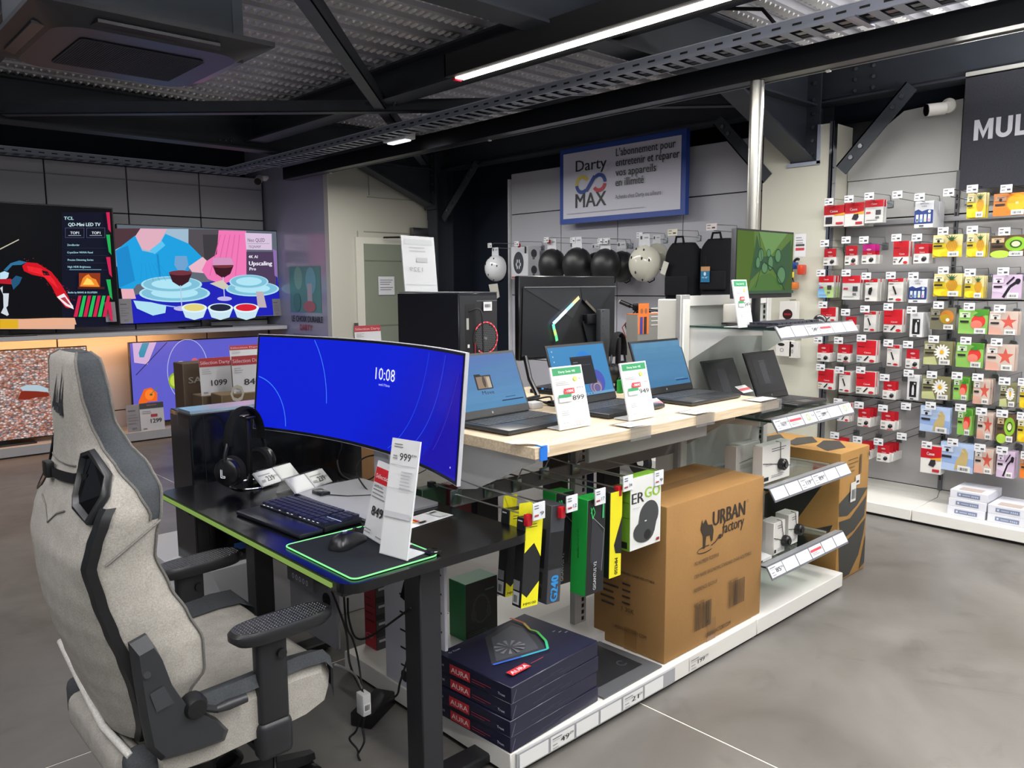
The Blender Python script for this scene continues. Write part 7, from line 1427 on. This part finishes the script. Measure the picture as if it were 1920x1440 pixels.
backpack(1244, 455, 1303, 563, 5.25, 'black backpack on the left with a plain cream tag', h1); backpack(1309, 447, 1376, 552, 5.27, 'black backpack on the right with an orange and blue tag', h2)
# scooter parked below
t = thing('electric_scooter', 'black electric scooter parked below the helmets, handlebar visible', 'scooter', (4.6, 3.6, 0)); X = 4.9
a, b, c = at(1164, 566, X=X), at(1233, 586, X=X), at(1197, 580, X=X); g = G(); g.tube([a, a.lerp(c, .55)], .018, 'satin', '#1a1b1d', 12); g.tube([a.lerp(c, .5), c, c.lerp(b, .5)], .013, 'satin', '#111214', 10); g.tube([c.lerp(b, .5), b], .018, 'satin', '#1a1b1d', 12); g.sphere(a, .018, 'print', '#b0b0b0', 10); g.build('handlebar', t)
g = G(); g.rbox(c.x - .03, c.x + .03, c.y - .04, c.y + .04, c.z - .01, c.z + .045, .01, 'satin', '#0e0f11', 2); g.build('display', t)
g = G(); g.tube([c, (c.x + .02, c.y, .25)], .022, 'satin', '#141517', 12); g.build('stem', t)
g = G(); g.tube([(c.x, c.y + .02, c.z), (c.x - .06, c.y + .08, c.z - .12), (c.x, c.y + .03, c.z - .35)], .006, 'matte', '#121212', 6); g.tube([(c.x, c.y + .02, c.z), (c.x - .07, c.y + .1, c.z - .14), (c.x, c.y + .03, c.z - .4)], .005, 'matte', '#8a3a1c', 6); g.build('brake_cable', t)
g = G(); g.rbox(c.x - .06, c.x + .08, c.y + .05, c.y + .62, .12, .17, .02, 'satin', '#17181a', 2); g.build('deck', t)
for y in (c.y - .02, c.y + .72): g = G(); g.lathe([(.05, -.02), (.1, -.02), (.11, -.01), (.11, .01), (.1, .02), (.05, .02)], (c.x + .02, y, .11), (1, 0, 0), 'matte', '#101112', 24); g.build('wheel', t)
t.location = (c.x, c.y + .3, 0)
for k in kids(t): k.location = Vector((4.6 - c.x, 3.6 - (c.y + .3), 0))
# clamp lights / hanging small goods on the casing side
def casing_goods():
    q = at(1490, 510, X=5.28); t = thing('headset', 'black headset with orange parts hung on a hook beside the green monitor', 'headset', (5.30, q.y, q.z)); g = G()
    g.tube([(5.31, q.y + .04 * math.cos(a), q.z + .09 * math.sin(a)) for a in [math.radians(x) for x in range(-70, 120, 12)]], .010, 'satin', '#15161a'); g.build('band', t)
    g = G(); g.rbox(5.27, 5.34, q.y - .06, q.y - .02, q.z - .02, q.z + .05, .01, 'gloss', '#c0402a'); g.rbox(5.27, 5.34, q.y - .01, q.y + .05, q.z - .12, q.z - .07, .01, 'gloss', '#c06a2a'); g.build('clip', t)
    g = G(); g.rbox(5.27, 5.34, q.y, q.y + .05, q.z + .02, q.z + .07, .01, 'gloss', '#1a3a7a'); g.rbox(5.265, 5.28, q.y, q.y + .03, q.z - .04, q.z, .004, 'print', '#c9b43a'); g.build('strap_part', t)
    for i, (x0, y0, x1, y1, c1, lb) in enumerate(((1462, 565, 1492, 600, '#cfcdc8', 'white pack with a dark red round lamp on the white column'), (1455, 638, 1483, 669, '#d2d0cb', 'small white carton with a black pod hung on the white column'), (1480, 640, 1494, 672, '#c9c7c2', 'second small white carton just right of the first on the column'))):
        a, b = at(x0, y0, X=5.26), at(x1, y1, X=5.26); t = thing('hanging_pack', lb, 'pack', (5.28, (a.y + b.y) / 2, a.z), group='small packs hung on the white column'); g = G(); g.rbox(5.26, 5.31, b.y, a.y, b.z, a.z, .002, 'print', c1, 1); W, H = a.y - b.y, a.z - b.z; f = F(g, (5.2598, a.y, b.z), -Vy, Vz)
        if i == 0: f.ell(W * .5, H * .3, W * .3, H * .28, '#2a1012'); f.rect(W * .3, H * .25, W * .4, H * .1, '#8a1c24')
        else: f.ell(W * .35, H * .75, W * .22, H * .1, '#1c1c1e'); f.ring(W * .4, H * .4, W * .12, H * .12, .004, '#77777a')
        g.build('carton', t); g = G(); g.tube([(5.285, (a.y + b.y) / 2, a.z + .01), (5.37, (a.y + b.y) / 2, a.z + .01)], .003, 'metal', '#8a8a8a', 5); g.build('hook', t)
casing_goods()
# tall tiger-striped carton beyond the gondola
A, B = at(1585, 1080, Z=0), at(1622, 1065, Z=0); t = thing('chair_carton', 'tall brown carton with bold black claw stripes behind the glass shelves', 'box', (3.99, 1.95, 0)); g = G()
X0, X1, Y0, Y1, Z1 = 3.80, 4.13, 1.72, 2.24, .665; g.rbox(X0, X1, Y0, Y1, 0.001, Z1, .006, 'card', '#a17a46', 2); g.build('carton', t)
g = G(); f = F(g, (X0, Y0 - .0004, 0), Vx, Vz); W, H = X1 - X0, Z1; K = '#33332f'
for P in ([(.0, .62), (.45, .70), (.98, .66), (.62, .55), (.3, .50), (.02, .52)], [(.02, .48), (.4, .47), (.95, .60), (.9, .44), (.55, .36), (.1, .32)], [(.05, .28), (.5, .33), (.95, .42), (.9, .30), (.75, .14), (.45, .02), (.12, .02)], [(.80, .02), (.98, .28), (.98, .05)]): f.poly([(x * W, y * H) for x, y in P], K)
f.text('T3', .03, H * .86, .022, K); f.lines(.08, H * .93, .12, 4, .02, '#5f4a2c', .004); f.rect(.21, H * .80, .02, .10, '#5f4a2c'); f.rect(W * .35, H * .60, .06, .10, '#d2d2ce'); f.rect(W * .5, H * .72, .05, .05, '#d2d2ce'); f.rect(W * .53, H * .735, .03, .012, '#2a2a2a'); f.barcode(W * .38, H * .62, .045, .05); f.poly([(W * .92, H * .93), (W * .98, H * .9), (W * .95, H * .97)], K)
f = F(g, (X0, Y0, Z1 + .0004), Vx, Vy)
for P in ([(.05, .15), (.5, .1), (.95, .3), (.8, .42), (.3, .34)], [(.1, .5), (.6, .42), (.98, .6), (.7, .68), (.2, .62)], [(.0, .75), (.4, .7), (.8, .9), (.3, .95)]): f.poly([(x * W, y * (Y1 - Y0)) for x, y in P], K)
f = F(g, (X0 - .0004, Y1, 0), -Vy, Vz); D = Y1 - Y0; f.poly([(.1 * D, .2), (.6 * D, .3), (.9 * D, .55), (.5 * D, .5), (.15 * D, .35)], K); f.poly([(.3 * D, .05), (.8 * D, .1), (.95 * D, .3), (.6 * D, .22)], K); g.build('stripe_print', t)
# ================================================================ INK WALL
INKX = 5.34
def dK(f, W, H, v=0):
    f.lines(W * .1, H * .75, W * .3, 2, H * .12, '#8a8a8a'); f.rect(W * .08, H * .22, W * .26, H * .12, '#3a3a3c'); f.poly([(W * .55, H * .28), (W * .72, H * .2), (W * .88, H * .42), (W * .84, H * .66), (W * .66, H * .72), (W * .54, H * .5)], '#1c1c20'); f.poly([(W * .6, H * .55), (W * .8, H * .5), (W * .84, H * .66), (W * .66, H * .72)], '#5a5a60')
    if v: f.rect(W * .5, H * .06, W * .4, H * .09, '#c02030')
def item_K(t, yl, yr, zb, zt, X, v, back):
    W, H = yl - yr, zt - zb; hb = H * .44; RED = '#b81424'
    g = G(); g.rbox(X, X + .05, yr, yl, zb, zb + hb, .0015, 'print', '#d6d4d0', 1)
    if not back: dK(F(g, (X - .0002, yl, zb), -Vy, Vz, step=.0008), W, hb, v % 2)
    g.build('carton', t); g = G(); rw = W * .9; g.box(X + .002, X + .006, yl - W * .05 - rw, yl - W * .05, zb + hb, zb + H * .88, 'print', RED)
    if v == 2: g.box(X, X + .002, yl - W * .05 - rw, yl - W * .05, zb + H * .62, zb + H * .95, 'print', '#b01878')
    f = F(g, (X + .0018, yl - W * .05, zb + hb), -Vy, Vz, step=.0008)
    if not back: f.text('Canon', rw * .38, H * .03, H * .07, '#ecd0d0', w=rw * .36, bold=.03); f.ell(rw * .5, H * .25, rw * .2, H * .045, '#d8a0a4', 10)
    g.box(X + .008, X + .010, yr, yl, zb + hb, zt, 'clear', '#ffffff'); g.build('hang_card', t)
def simple(draw, base, depth, mat='print'):
    def fn(t, yl, yr, zb, zt, X, v, back):
        W, H = yl - yr, zt - zb; g = G(); g.rbox(X, X + depth, yr, yl, zb, zt, .001, mat, base, 1); draw(F(g, (X - .0002, yl, zb), -Vy, Vz, mat, step=.0008), W, H, v, back); g.build('pack', t)
    return fn
RED = '#c01424'
def dR(f, W, H, v, b): f.rect(0, H * .34, W, H * .66, RED); f.text('Canon', W * .4, H * .42, H * .07, '#ecd0d0', w=W * .34, bold=.03); f.rect(W * .05, H * .7, W * .35, H * .03, '#8a0c18'); f.poly([(W * .38, H * .1), (W * .46, H * .08), (W * .66, H * .28), (W * .6, H * .31)], '#1c1c20'); f.ell(W * .82, H * .09, W * .14, H * .06, '#c01c2c', 12); f.rect(W * .06, H * .22, W * .24, H * .04, '#77777a'); f.rect(W * .06, H * .1, W * .14, H * .05, ('#3a6fa8', '#333336', '#c9a83a')[v % 3])
def dT(f, W, H, v, b): f.rect(0, H * .86, W, H * .14, RED); f.text('Canon', W * .3, H * .89, H * .05, '#ecd0d0', w=W * .35, bold=.03); f.rect(W * .06, H * .76, W * .3, H * .03, '#77777a'); f.poly([(W * .3, H * .32), (W * .5, H * .28), (W * .62, H * .5), (W * .58, H * .64), (W * .36, H * .6), (W * .28, H * .42)] if v == 0 else [(W * .3, H * .66), (W * .4, H * .68), (W * .62, H * .34), (W * .52, H * .3)], '#1c1c20'); f.rect(W * .1, H * .1, W * .3, H * .05, '#3a3a3c'); (f.ell(W * .75, H * .1, W * .2, H * .05, '#c01c2c', 12) if v else None)
def dW(f, W, H, v, b): f.rect(0, H * .55, W, H * .45, RED); f.poly([(W * .5, H * .55), (W, H * .62), (W, H * .5), (W * .5, H * .5)], '#d8a030'); f.text('Canon', W * .3, H * .66, H * .12, '#ecd0d0', w=W * .36, bold=.03); f.poly([(W * .4, H * .3), (W * .65, H * .25), (W * .75, H * .38), (W * .72, H * .52), (W * .5, H * .5)] if v else [(W * .1, H * .12), (W * .42, H * .12), (W * .42, H * .45), (W * .1, H * .45)], '#2a2430'); f.rect(W * .6, H * .08, W * .34, H * .1, '#b82434')
def dJ(f, W, H, v, b):
    f.rect(0, H * .70, W, H * .30, RED); f.text('Canon', W * .35, H * .8, H * .07, '#ecd0d0', w=W * .3, bold=.03)
    if v == 1: f.poly([(0, 0), (W, 0), (W, H * .5), (0, H * .45)], '#a8c87a'); f.poly([(0, 0), (W * .6, 0), (W * .3, H * .5), (0, H * .6)], '#7ab0d8')
    f.rect(W * .08, H * .42, W * .25, H * .08, '#c03a48'); f.rect(W * .6, H * .36, W * .28, H * .2, '#3a3a3e'); f.rect(W * .1, H * .12, W * .6, H * .03, '#9a9a9e'); f.rect(W * .6, H * .2, W * .2, H * .08, '#6a6a6e')
def dE(f, W, H, v, b):
    f.text('EPSON', W * .3, H * .88, H * .05, '#8a8c98', w=W * .42); f.text('102', W * .38, H * .78, H * .06, '#6a6c78', w=W * .26); f.poly([(0, H * .16), (W, H * .16), (W, H * .66), (W * .7, H * .68), (W * .4, H * .62), (W * .2, H * .70), (0, H * .64)], '#22387a')
    for i, c in enumerate(('#8ac0e0', '#5a9ad8', '#d8d86a', '#d87a9a')): f.rect(W * (.09 + .22 * i), H * .22, W * .14, H * .28, '#c8d4e4'); f.rect(W * (.12 + .22 * i), H * .24, W * .08, H * .1, c if i else '#1c1c20')
    f.ell(W * .82, H * .60, W * .08, W * .08, '#c8d8ea', 12); f.rect(W * .3, H * .05, W * .25, H * .05, '#3a3a40')
def dB(f, W, H, v, b): f.rect(W * .2, H * .12, W * .6, H * .62, '#17181a'); f.poly([(W * .42, H * .2), (W * .6, H * .2), (W * .6, H * .45), (W * .54, H * .6), (W * .48, H * .6), (W * .42, H * .45)], '#d0d0d4'); f.ell(W * .64, H * .66, W * .08, W * .08, '#c8c8cc', 10); f.text('EPSON', W * .2, H * .88, H * .045, '#55565c', w=W * .4); f.rect(W * .3, H * .03, W * .3, H * .04, '#3a3a3e')
def lab(f, W, H, c='#d8d8d8', small=False):
    f.rect(W * .04, H * .66, W * .36, H * .22, c); f.rect(W * .12, H * .80, W * .2, H * .03, '#55565c'); f.ell(W * .22, H * .72, W * .05, W * .05, '#1c1c20', 10); f.rect(W * .06, H * .46, W * .3, H * .08, '#2c2a2c'); f.rect(W * .56, H * .02, W * .38, H * .22, '#dcdcda'); f.barcode(W * .61, H * .07, W * .26, H * .1, '#3a3a3a', 8)
def pine(f, W, H, v, b):
    f.poly([(0, 0), (W, 0), (W, H * .5), (0, H * .7)], '#d8c034'); cx = W * (.72 if v else .66); f.ell(cx, H * .5, W * .2, H * .26, '#c08a24', 16)
    for k in range(-3, 4): f.line([(cx + k * W * .055, H * .28), (cx + k * W * .055 + W * .04, H * .72)], W * .012, '#e8c050')
    for a in (-.5, -.25, 0, .25, .5): f.poly([(cx - W * .05, H * .74), (cx + W * .05, H * .74), (cx + a * W * .45, H * (1.0 - abs(a) * .12))], '#2f5a3a')
    f.ell(W * .3, H * .18, W * .26, H * .16, '#e8cc30', 14); f.ell(W * .5, H * .14, W * .2, H * .12, '#e8b820', 12); lab(f, W, H, '#e0dcb8')
def orange(f, W, H, v, b): f.rect(0, 0, W, H, '#c87a3c'); f.poly([(0, 0), (W * .4, 0), (W * .7, H * .4), (0, H * .35)], '#d8752a'); f.ell(W * .72, H * .55, W * .34, H * .42, '#e88a20', 24); f.ell(W * .72, H * .55, W * .30, H * .38, '#f0a828', 24); f.ell(W * .72, H * .55, W * .05, H * .06, '#f4dc90', 10); lab(f, W, H, '#b88a68')
def kiwi(f, W, H, v, b): f.rect(0, 0, W, H, '#5a4636'); f.ell(W * .72, H * .58, W * .34, H * .38, '#6a4c2c', 24); f.ell(W * .72, H * .58, W * .30, H * .34, '#86b838', 24); f.ell(W * .72, H * .58, W * .17, H * .19, '#3a5a20', 18); f.ell(W * .72, H * .58, W * .12, H * .13, '#d8dcb0', 14); f.ell(W * .3, H * .12, W * .28, H * .18, '#a8cc48', 16); lab(f, W, H, '#c8b08a')
def mango(f, W, H, v, b): f.rect(0, 0, W, H, '#73705c'); f.ell(W * .66, H * .58, W * .28, H * .32, '#c07a34', 22); f.ell(W * .6, H * .5, W * .2, H * .22, '#a88a2c', 18); f.ell(W * .7, H * .45, W * .08, H * .08, '#e0dcd0', 10); lab(f, W, H, '#8a8878')
def straw(f, W, H, v, b): f.rect(0, 0, W, H, '#86b85a'); f.poly([(W * .4, H), (W, H), (W, H * .75), (W * .7, H * .85)], '#4a8a2c'); f.ell(W * .68, H * .52, W * .24, H * .26, '#cc3a34', 18); f.ell(W * .62, H * .38, W * .2, H * .18, '#e07a6a', 14); f.poly([(W * .5, H * .76), (W * .68, H * .88), (W * .9, H * .78), (W * .7, H * .7)], '#3f8a34'); lab(f, W, H, '#c8dcb8')
def star(f, W, H, v, b):
    f.rect(0, 0, W, H, '#c4b0a4'); cx, cy2 = W * .68, H * .55; P = []
    for k in range(10): a = math.pi / 2 + k * math.pi / 5; q = (.30, .12)[k % 2]; P.append((cx + W * q * math.cos(a), cy2 + H * q * 1.1 * math.sin(a)))
    f.poly(P, '#c4574a'); f.poly([(0, 0), (W * .5, 0), (W * .4, H * .3), (0, H * .35)], '#d0a090'); lab(f, W, H, '#d8d4ce')
def daisy(f, W, H, v, b):
    f.rect(0, 0, W, H, '#7c7a58'); f.poly([(0, 0), (W * .5, 0), (W * .4, H * .35), (0, H * .3)], '#b8bc86'); cx, cy2 = W * .64, H * .55
    for k in range(14): a = 2 * math.pi * k / 14; f.k = 6; f.ell(cx + W * .16 * math.cos(a), cy2 + H * .2 * math.sin(a), W * .13, H * .045, '#e4e2dc', 8, rot=a)
    f.k = 8; f.ell(cx, cy2, W * .07, H * .09, '#d8a020', 12); lab(f, W, H, '#b8b8a0')
def bear(f, W, H, v, b): f.rect(0, 0, W, H, '#a8bcdc'); f.poly([(0, H * .3), (W, H * .2), (W, H * .5), (0, H * .55)], '#8aa4d0'); f.poly([(W * .45, H * .05), (W * .5, H * .4), (W * .62, H * .6), (W * .66, H * .82), (W * .74, H * .86), (W * .84, H * .7), (W * .84, H * .4), (W * .78, H * .08), (W * .6, H * .12)], '#b8a470'); f.poly([(W * .66, H * .82), (W * .62, H * .72), (W * .74, H * .7)], '#c8b888'); lab(f, W, H, '#c8d4e8')
def phones(f, W, H, v, b): f.rect(0, 0, W, H, '#c4aec8'); f.poly([(0, H * .3), (W * .6, H * .2), (W * .7, H * .5), (0, H * .6)], '#d4c4d8'); f.line([(W * .4, H * .05), (W * .62, H * .5), (W * .95, H * .8)], W * .10, '#24242a'); f.line([(W * .5, H * .6), (W * .75, H * .9)], W * .07, '#2a2a30'); f.ell(W * .88, H * .72, W * .09, H * .12, '#1c1c22', 12); lab(f, W, H, '#dccfe0')
KIND = {'K': ('small white ink box', item_K, .05), 'R': ('red carded ink pack', simple(dR, '#d6d4d0', .03), .035), 'T': ('tall white ink box', simple(dT, '#d4d2ce', .045), .05), 'W': ('wide red ink box', simple(dW, '#d6d4d0', .07), .075),
        'J': ('flat ink blister pack', simple(dJ, '#c9c9c6', .012), .022), 'E': ('blue boxed ink bottles', simple(dE, '#d2d3d8', .09), .095), 'B': ('black panelled bottle box', simple(dB, '#d4d4d6', .05), .055),
        'P': ('yellow pineapple ink pack', simple(pine, '#d4c890', .014, 'satin'), .024), 'O': ('orange slice ink pack', simple(orange, '#c87a3c', .014, 'satin'), .024), 'I': ('kiwi ink pack', simple(kiwi, '#5a4636', .014, 'satin'), .024), 'M': ('grey mango ink pack', simple(mango, '#73705c', .014, 'satin'), .024),
        'S': ('green strawberry ink pack', simple(straw, '#86b85a', .014, 'satin'), .024), 'F': ('pinkish starfish ink pack', simple(star, '#c4b0a4', .014, 'satin'), .024), 'D': ('white daisy ink pack', simple(daisy, '#7c7a58', .014, 'satin'), .024), 'Z': ('polar bear ink pack', simple(bear, '#a8bcdc', .014, 'satin'), .024), 'H': ('lilac headphones ink pack', simple(phones, '#c4aec8', .014, 'satin'), .024)}
KN = {'K': 'boxed_ink', 'R': 'ink_pack', 'T': 'boxed_ink', 'W': 'boxed_ink', 'J': 'ink_pack', 'E': 'boxed_ink_bottles', 'B': 'boxed_ink_bottle'}
ROWS = [
 [(1545, 385, 1584, 424, 'W', 2, 0), (1583, 380, 1620, 424, 'W', 2, 1), (1622, 375, 1656, 418, 'J', 2, 0), (1676, 360, 1692, 372, None, 0, 0), (1715, 377, 1750, 427, 'E', 2, 0), (1772, 356, 1788, 368, None, 0, 0), (1813, 362, 1848, 409, 'P', 2, 1), (1863, 362, 1925, 404, 'O', 1, 0)],
 [(1544, 462, 1568, 498, 'K', 1, 0), (1584, 456, 1608, 497, 'K', 1, 1), (1616, 456, 1642, 495, 'K', 2, 2), (1675, 452, 1704, 496, 'R', 2, 1), (1713, 452, 1742, 494, 'K', 2, 0), (1749, 440, 1804, 482, 'P', 1, 0), (1813, 438, 1848, 482, 'P', 2, 1), (1856, 441, 1925, 481, 'I', 1, 0)],
 [(1535, 517, 1563, 558, 'J', 4, 1), (1580, 517, 1612, 562, 'J', 4, 0), (1622, 523, 1645, 565, 'T', 3, 0), (1665, 522, 1693, 566, 'T', 2, 1), (1704, 523, 1738, 568, 'E', 2, 0), (1750, 513, 1804, 556, 'P', 2, 0), (1809, 517, 1844, 559, 'P', 3, 1), (1860, 515, 1916, 560, 'H', 1, 0)],
 [(1538, 576, 1568, 602, 'R', 1, 0), (1584, 590, 1606, 624, 'K', 1, 1), (1620, 584, 1642, 622, 'T', 3, 1), (1657, 580, 1692, 623, 'R', 2, 1), (1706, 586, 1730, 632, 'B', 3, 0), (1744, 577, 1792, 618, 'M', 1, 0), (1798, 580, 1852, 626, 'S', 1, 0), (1855, 584, 1908, 628, 'F', 3, 0)],
 [(1532, 641, 1556, 678, 'K', 2, 0), (1570, 642, 1594, 679, 'K', 2, 1), (1607, 638, 1642, 680, 'R', 2, 0), (1663, 647, 1686, 687, 'T', 1, 1), (1698, 650, 1724, 691, 'K', 1, 1), (1733, 640, 1785, 684, 'D', 2, 0), (1793, 643, 1844, 689, 'S', 1, 0), (1849, 646, 1902, 695, 'F', 3, 0)],
 [(1533, 692, 1564, 730, 'R', 2, 2), (1573, 697, 1594, 736, 'T', 3, 1), (1606, 697, 1640, 739, 'R', 2, 1), (1655, 711, 1680, 749, 'K', 2, 0), (1701, 703, 1723, 750, 'B', 1, 1), (1729, 706, 1782, 749, 'D', 2, 0), (1788, 708, 1816, 750, 'S', 4, 1), (1825, 711, 1856, 758, 'F', 4, 1), (1875, 718, 1905, 763, 'D', 2, 1), (1912, 720, 1940, 766, 'P', 2, 1)],
 [(1570, 756, 1592, 790, 'R', 2, 0), (1608, 762, 1632, 800, 'K', 3, 1), (1651, 768, 1678, 806, 'K', 2, 1), (1692, 757, 1708, 768, None, 0, 0), (1724, 763, 1782, 811, 'Z', 2, 0), (1795, 767, 1822, 816, 'S', 4, 1), (1832, 774, 1862, 824, 'F', 3, 1), (1869, 778, 1902, 829, 'I', 3, 1), (1908, 783, 1940, 830, 'P', 2, 1)],
 [(1563, 818, 1586, 850, 'K', 2, 0), (1604, 826, 1630, 860, 'K', 3, 1), (1644, 830, 1668, 866, 'K', 4, 0), (1684, 813, 1700, 824, None, 0, 0), (1726, 836, 1765, 888, 'W', 1, 1), (1762, 831, 1826, 884, 'Z', 2, 0), (1827, 841, 1862, 888, 'F', 3, 1), (1869, 846, 1902, 896, 'H', 3, 1), (1913, 856, 1950, 898, 'O', 1, 1)]]
for ri, row in enumerate(ROWS):
    for ci, (x0, y0, x1, y1, kd, n, v) in enumerate(row):
        pos = '%s row, %s from left, ink wall' % (ORD[ri], ORD[ci]); xm, ym = (x0 + x1) / 2, (y0 + y1) / 2
        if kd is None:
            p = at(xm, y1, X=5.27); hook_x(p.y, p.z, 5.27, 'empty wire hook with price tag, ' + pos, grp='wire hooks on the ink wall'); continue
        yl, yr = at(x0, ym, X=INKX).y, at(x1, ym, X=INKX).y; zt, zb = at(xm, y0, X=INKX).z, at(xm, y1, X=INKX).z; desc2, fn, dp = KIND[kd]
        for q in range(n):
            X = INKX + q * max(dp, .03); 
            if X + dp > 5.57: break
            jit = 0 if q == 0 else random.uniform(-.006, .006); lbl = desc2 + (', ' if q == 0 else (' behind the front one, ' if q == 1 else ' %s back, ' % ORD[q])) + pos
            t = thing(KN.get(kd, 'ink_pack'), lbl, 'ink pack', (X, (yl + yr) / 2, zt), group=desc2.split(' on ')[0] + 's hanging on the ink wall')
            fn(t, yl + jit, yr + jit, zb, zt, X, v, q > 0)
            if kd in 'PIMSFDZHOJR' and q == 0: t.rotation_euler = (0, 0, random.uniform(-.12, .12))
        hook_x((yl + yr) / 2, zt - .004, 5.27, 'wire hook and tag holding the %s, %s' % ({'K': 'small ink box', 'R': 'red pack', 'T': 'tall ink box', 'W': 'wide ink box', 'J': 'ink blister', 'E': 'bottle box', 'B': 'black bottle box'}.get(kd, desc2.replace(' ink pack', '').split()[-1] + ' pack'), pos), grp='wire hooks on the ink wall')
# paper boxes on the plinth
def ream(x0, y1, W, z, label, big=True, col='#d3d4dc'):
    t = thing('paper_box', label, 'box', (x0 + .12, y1 - W / 2, z), group='paper boxes on the white plinth'); g = G(); g.rbox(x0, x0 + .26, y1 - W, y1, z, z + .052, .002, 'print', col, 1); f = F(g, (x0 - .0002, y1, z), -Vy, Vz, step=.0008)
    if big: f.rect(W * .2, .014, W * .6, .024, '#77829c'); f.rect(W * .24, .020, W * .05, .012, '#c8ccd8'); f.rect(W * .34, .022, W * .2, .006, '#a8b0c4'); [f.rect(W * (.58 + .05 * k), .02, W * .03, .01, '#b8c0d0') for k in range(4)]; f = F(g, (x0, y1, z + .0522), -Vy, Vx); f.rect(W * .2, .02, W * .6, .08, '#b8a8a0')
    else: f.ell(W * .2, .036, .006, .006, '#5aa878', 8); f.text('7', W * .6, .012, .02, '#3a3a44'); f.rect(W * .1, .02, W * .25, .004, '#9a9aa4')
    g.build('carton', t)
a = at(1772, 965, Z=.086); b = at(1842, 979, Z=.086); W1 = a.y - b.y; c = at(1889, 991, Z=.086)
for k in range(3): ream(a.x + .03 + .004 * k, a.y - .004 * k, W1, .0865 + k * .0525, '%s of three stacked blue-labelled paper boxes on the white plinth' % ('lowest', 'middle', 'top')[k])
for k in range(2): ream(b.x + .04, b.y - .012, W1, .0865 + k * .0525, '%s of two paper boxes right of the stack of three' % ('lower', 'upper')[k])
for k in range(2): ream(5.16, c.y + .0 - W1 + W1 * .7 - .02 * 0 if False else b.y - .03 - W1, W1, .0865 + k * .0525, '%s plain white box at the right edge of the plinth' % ('lower', 'upper')[k], False, '#dcdcda')
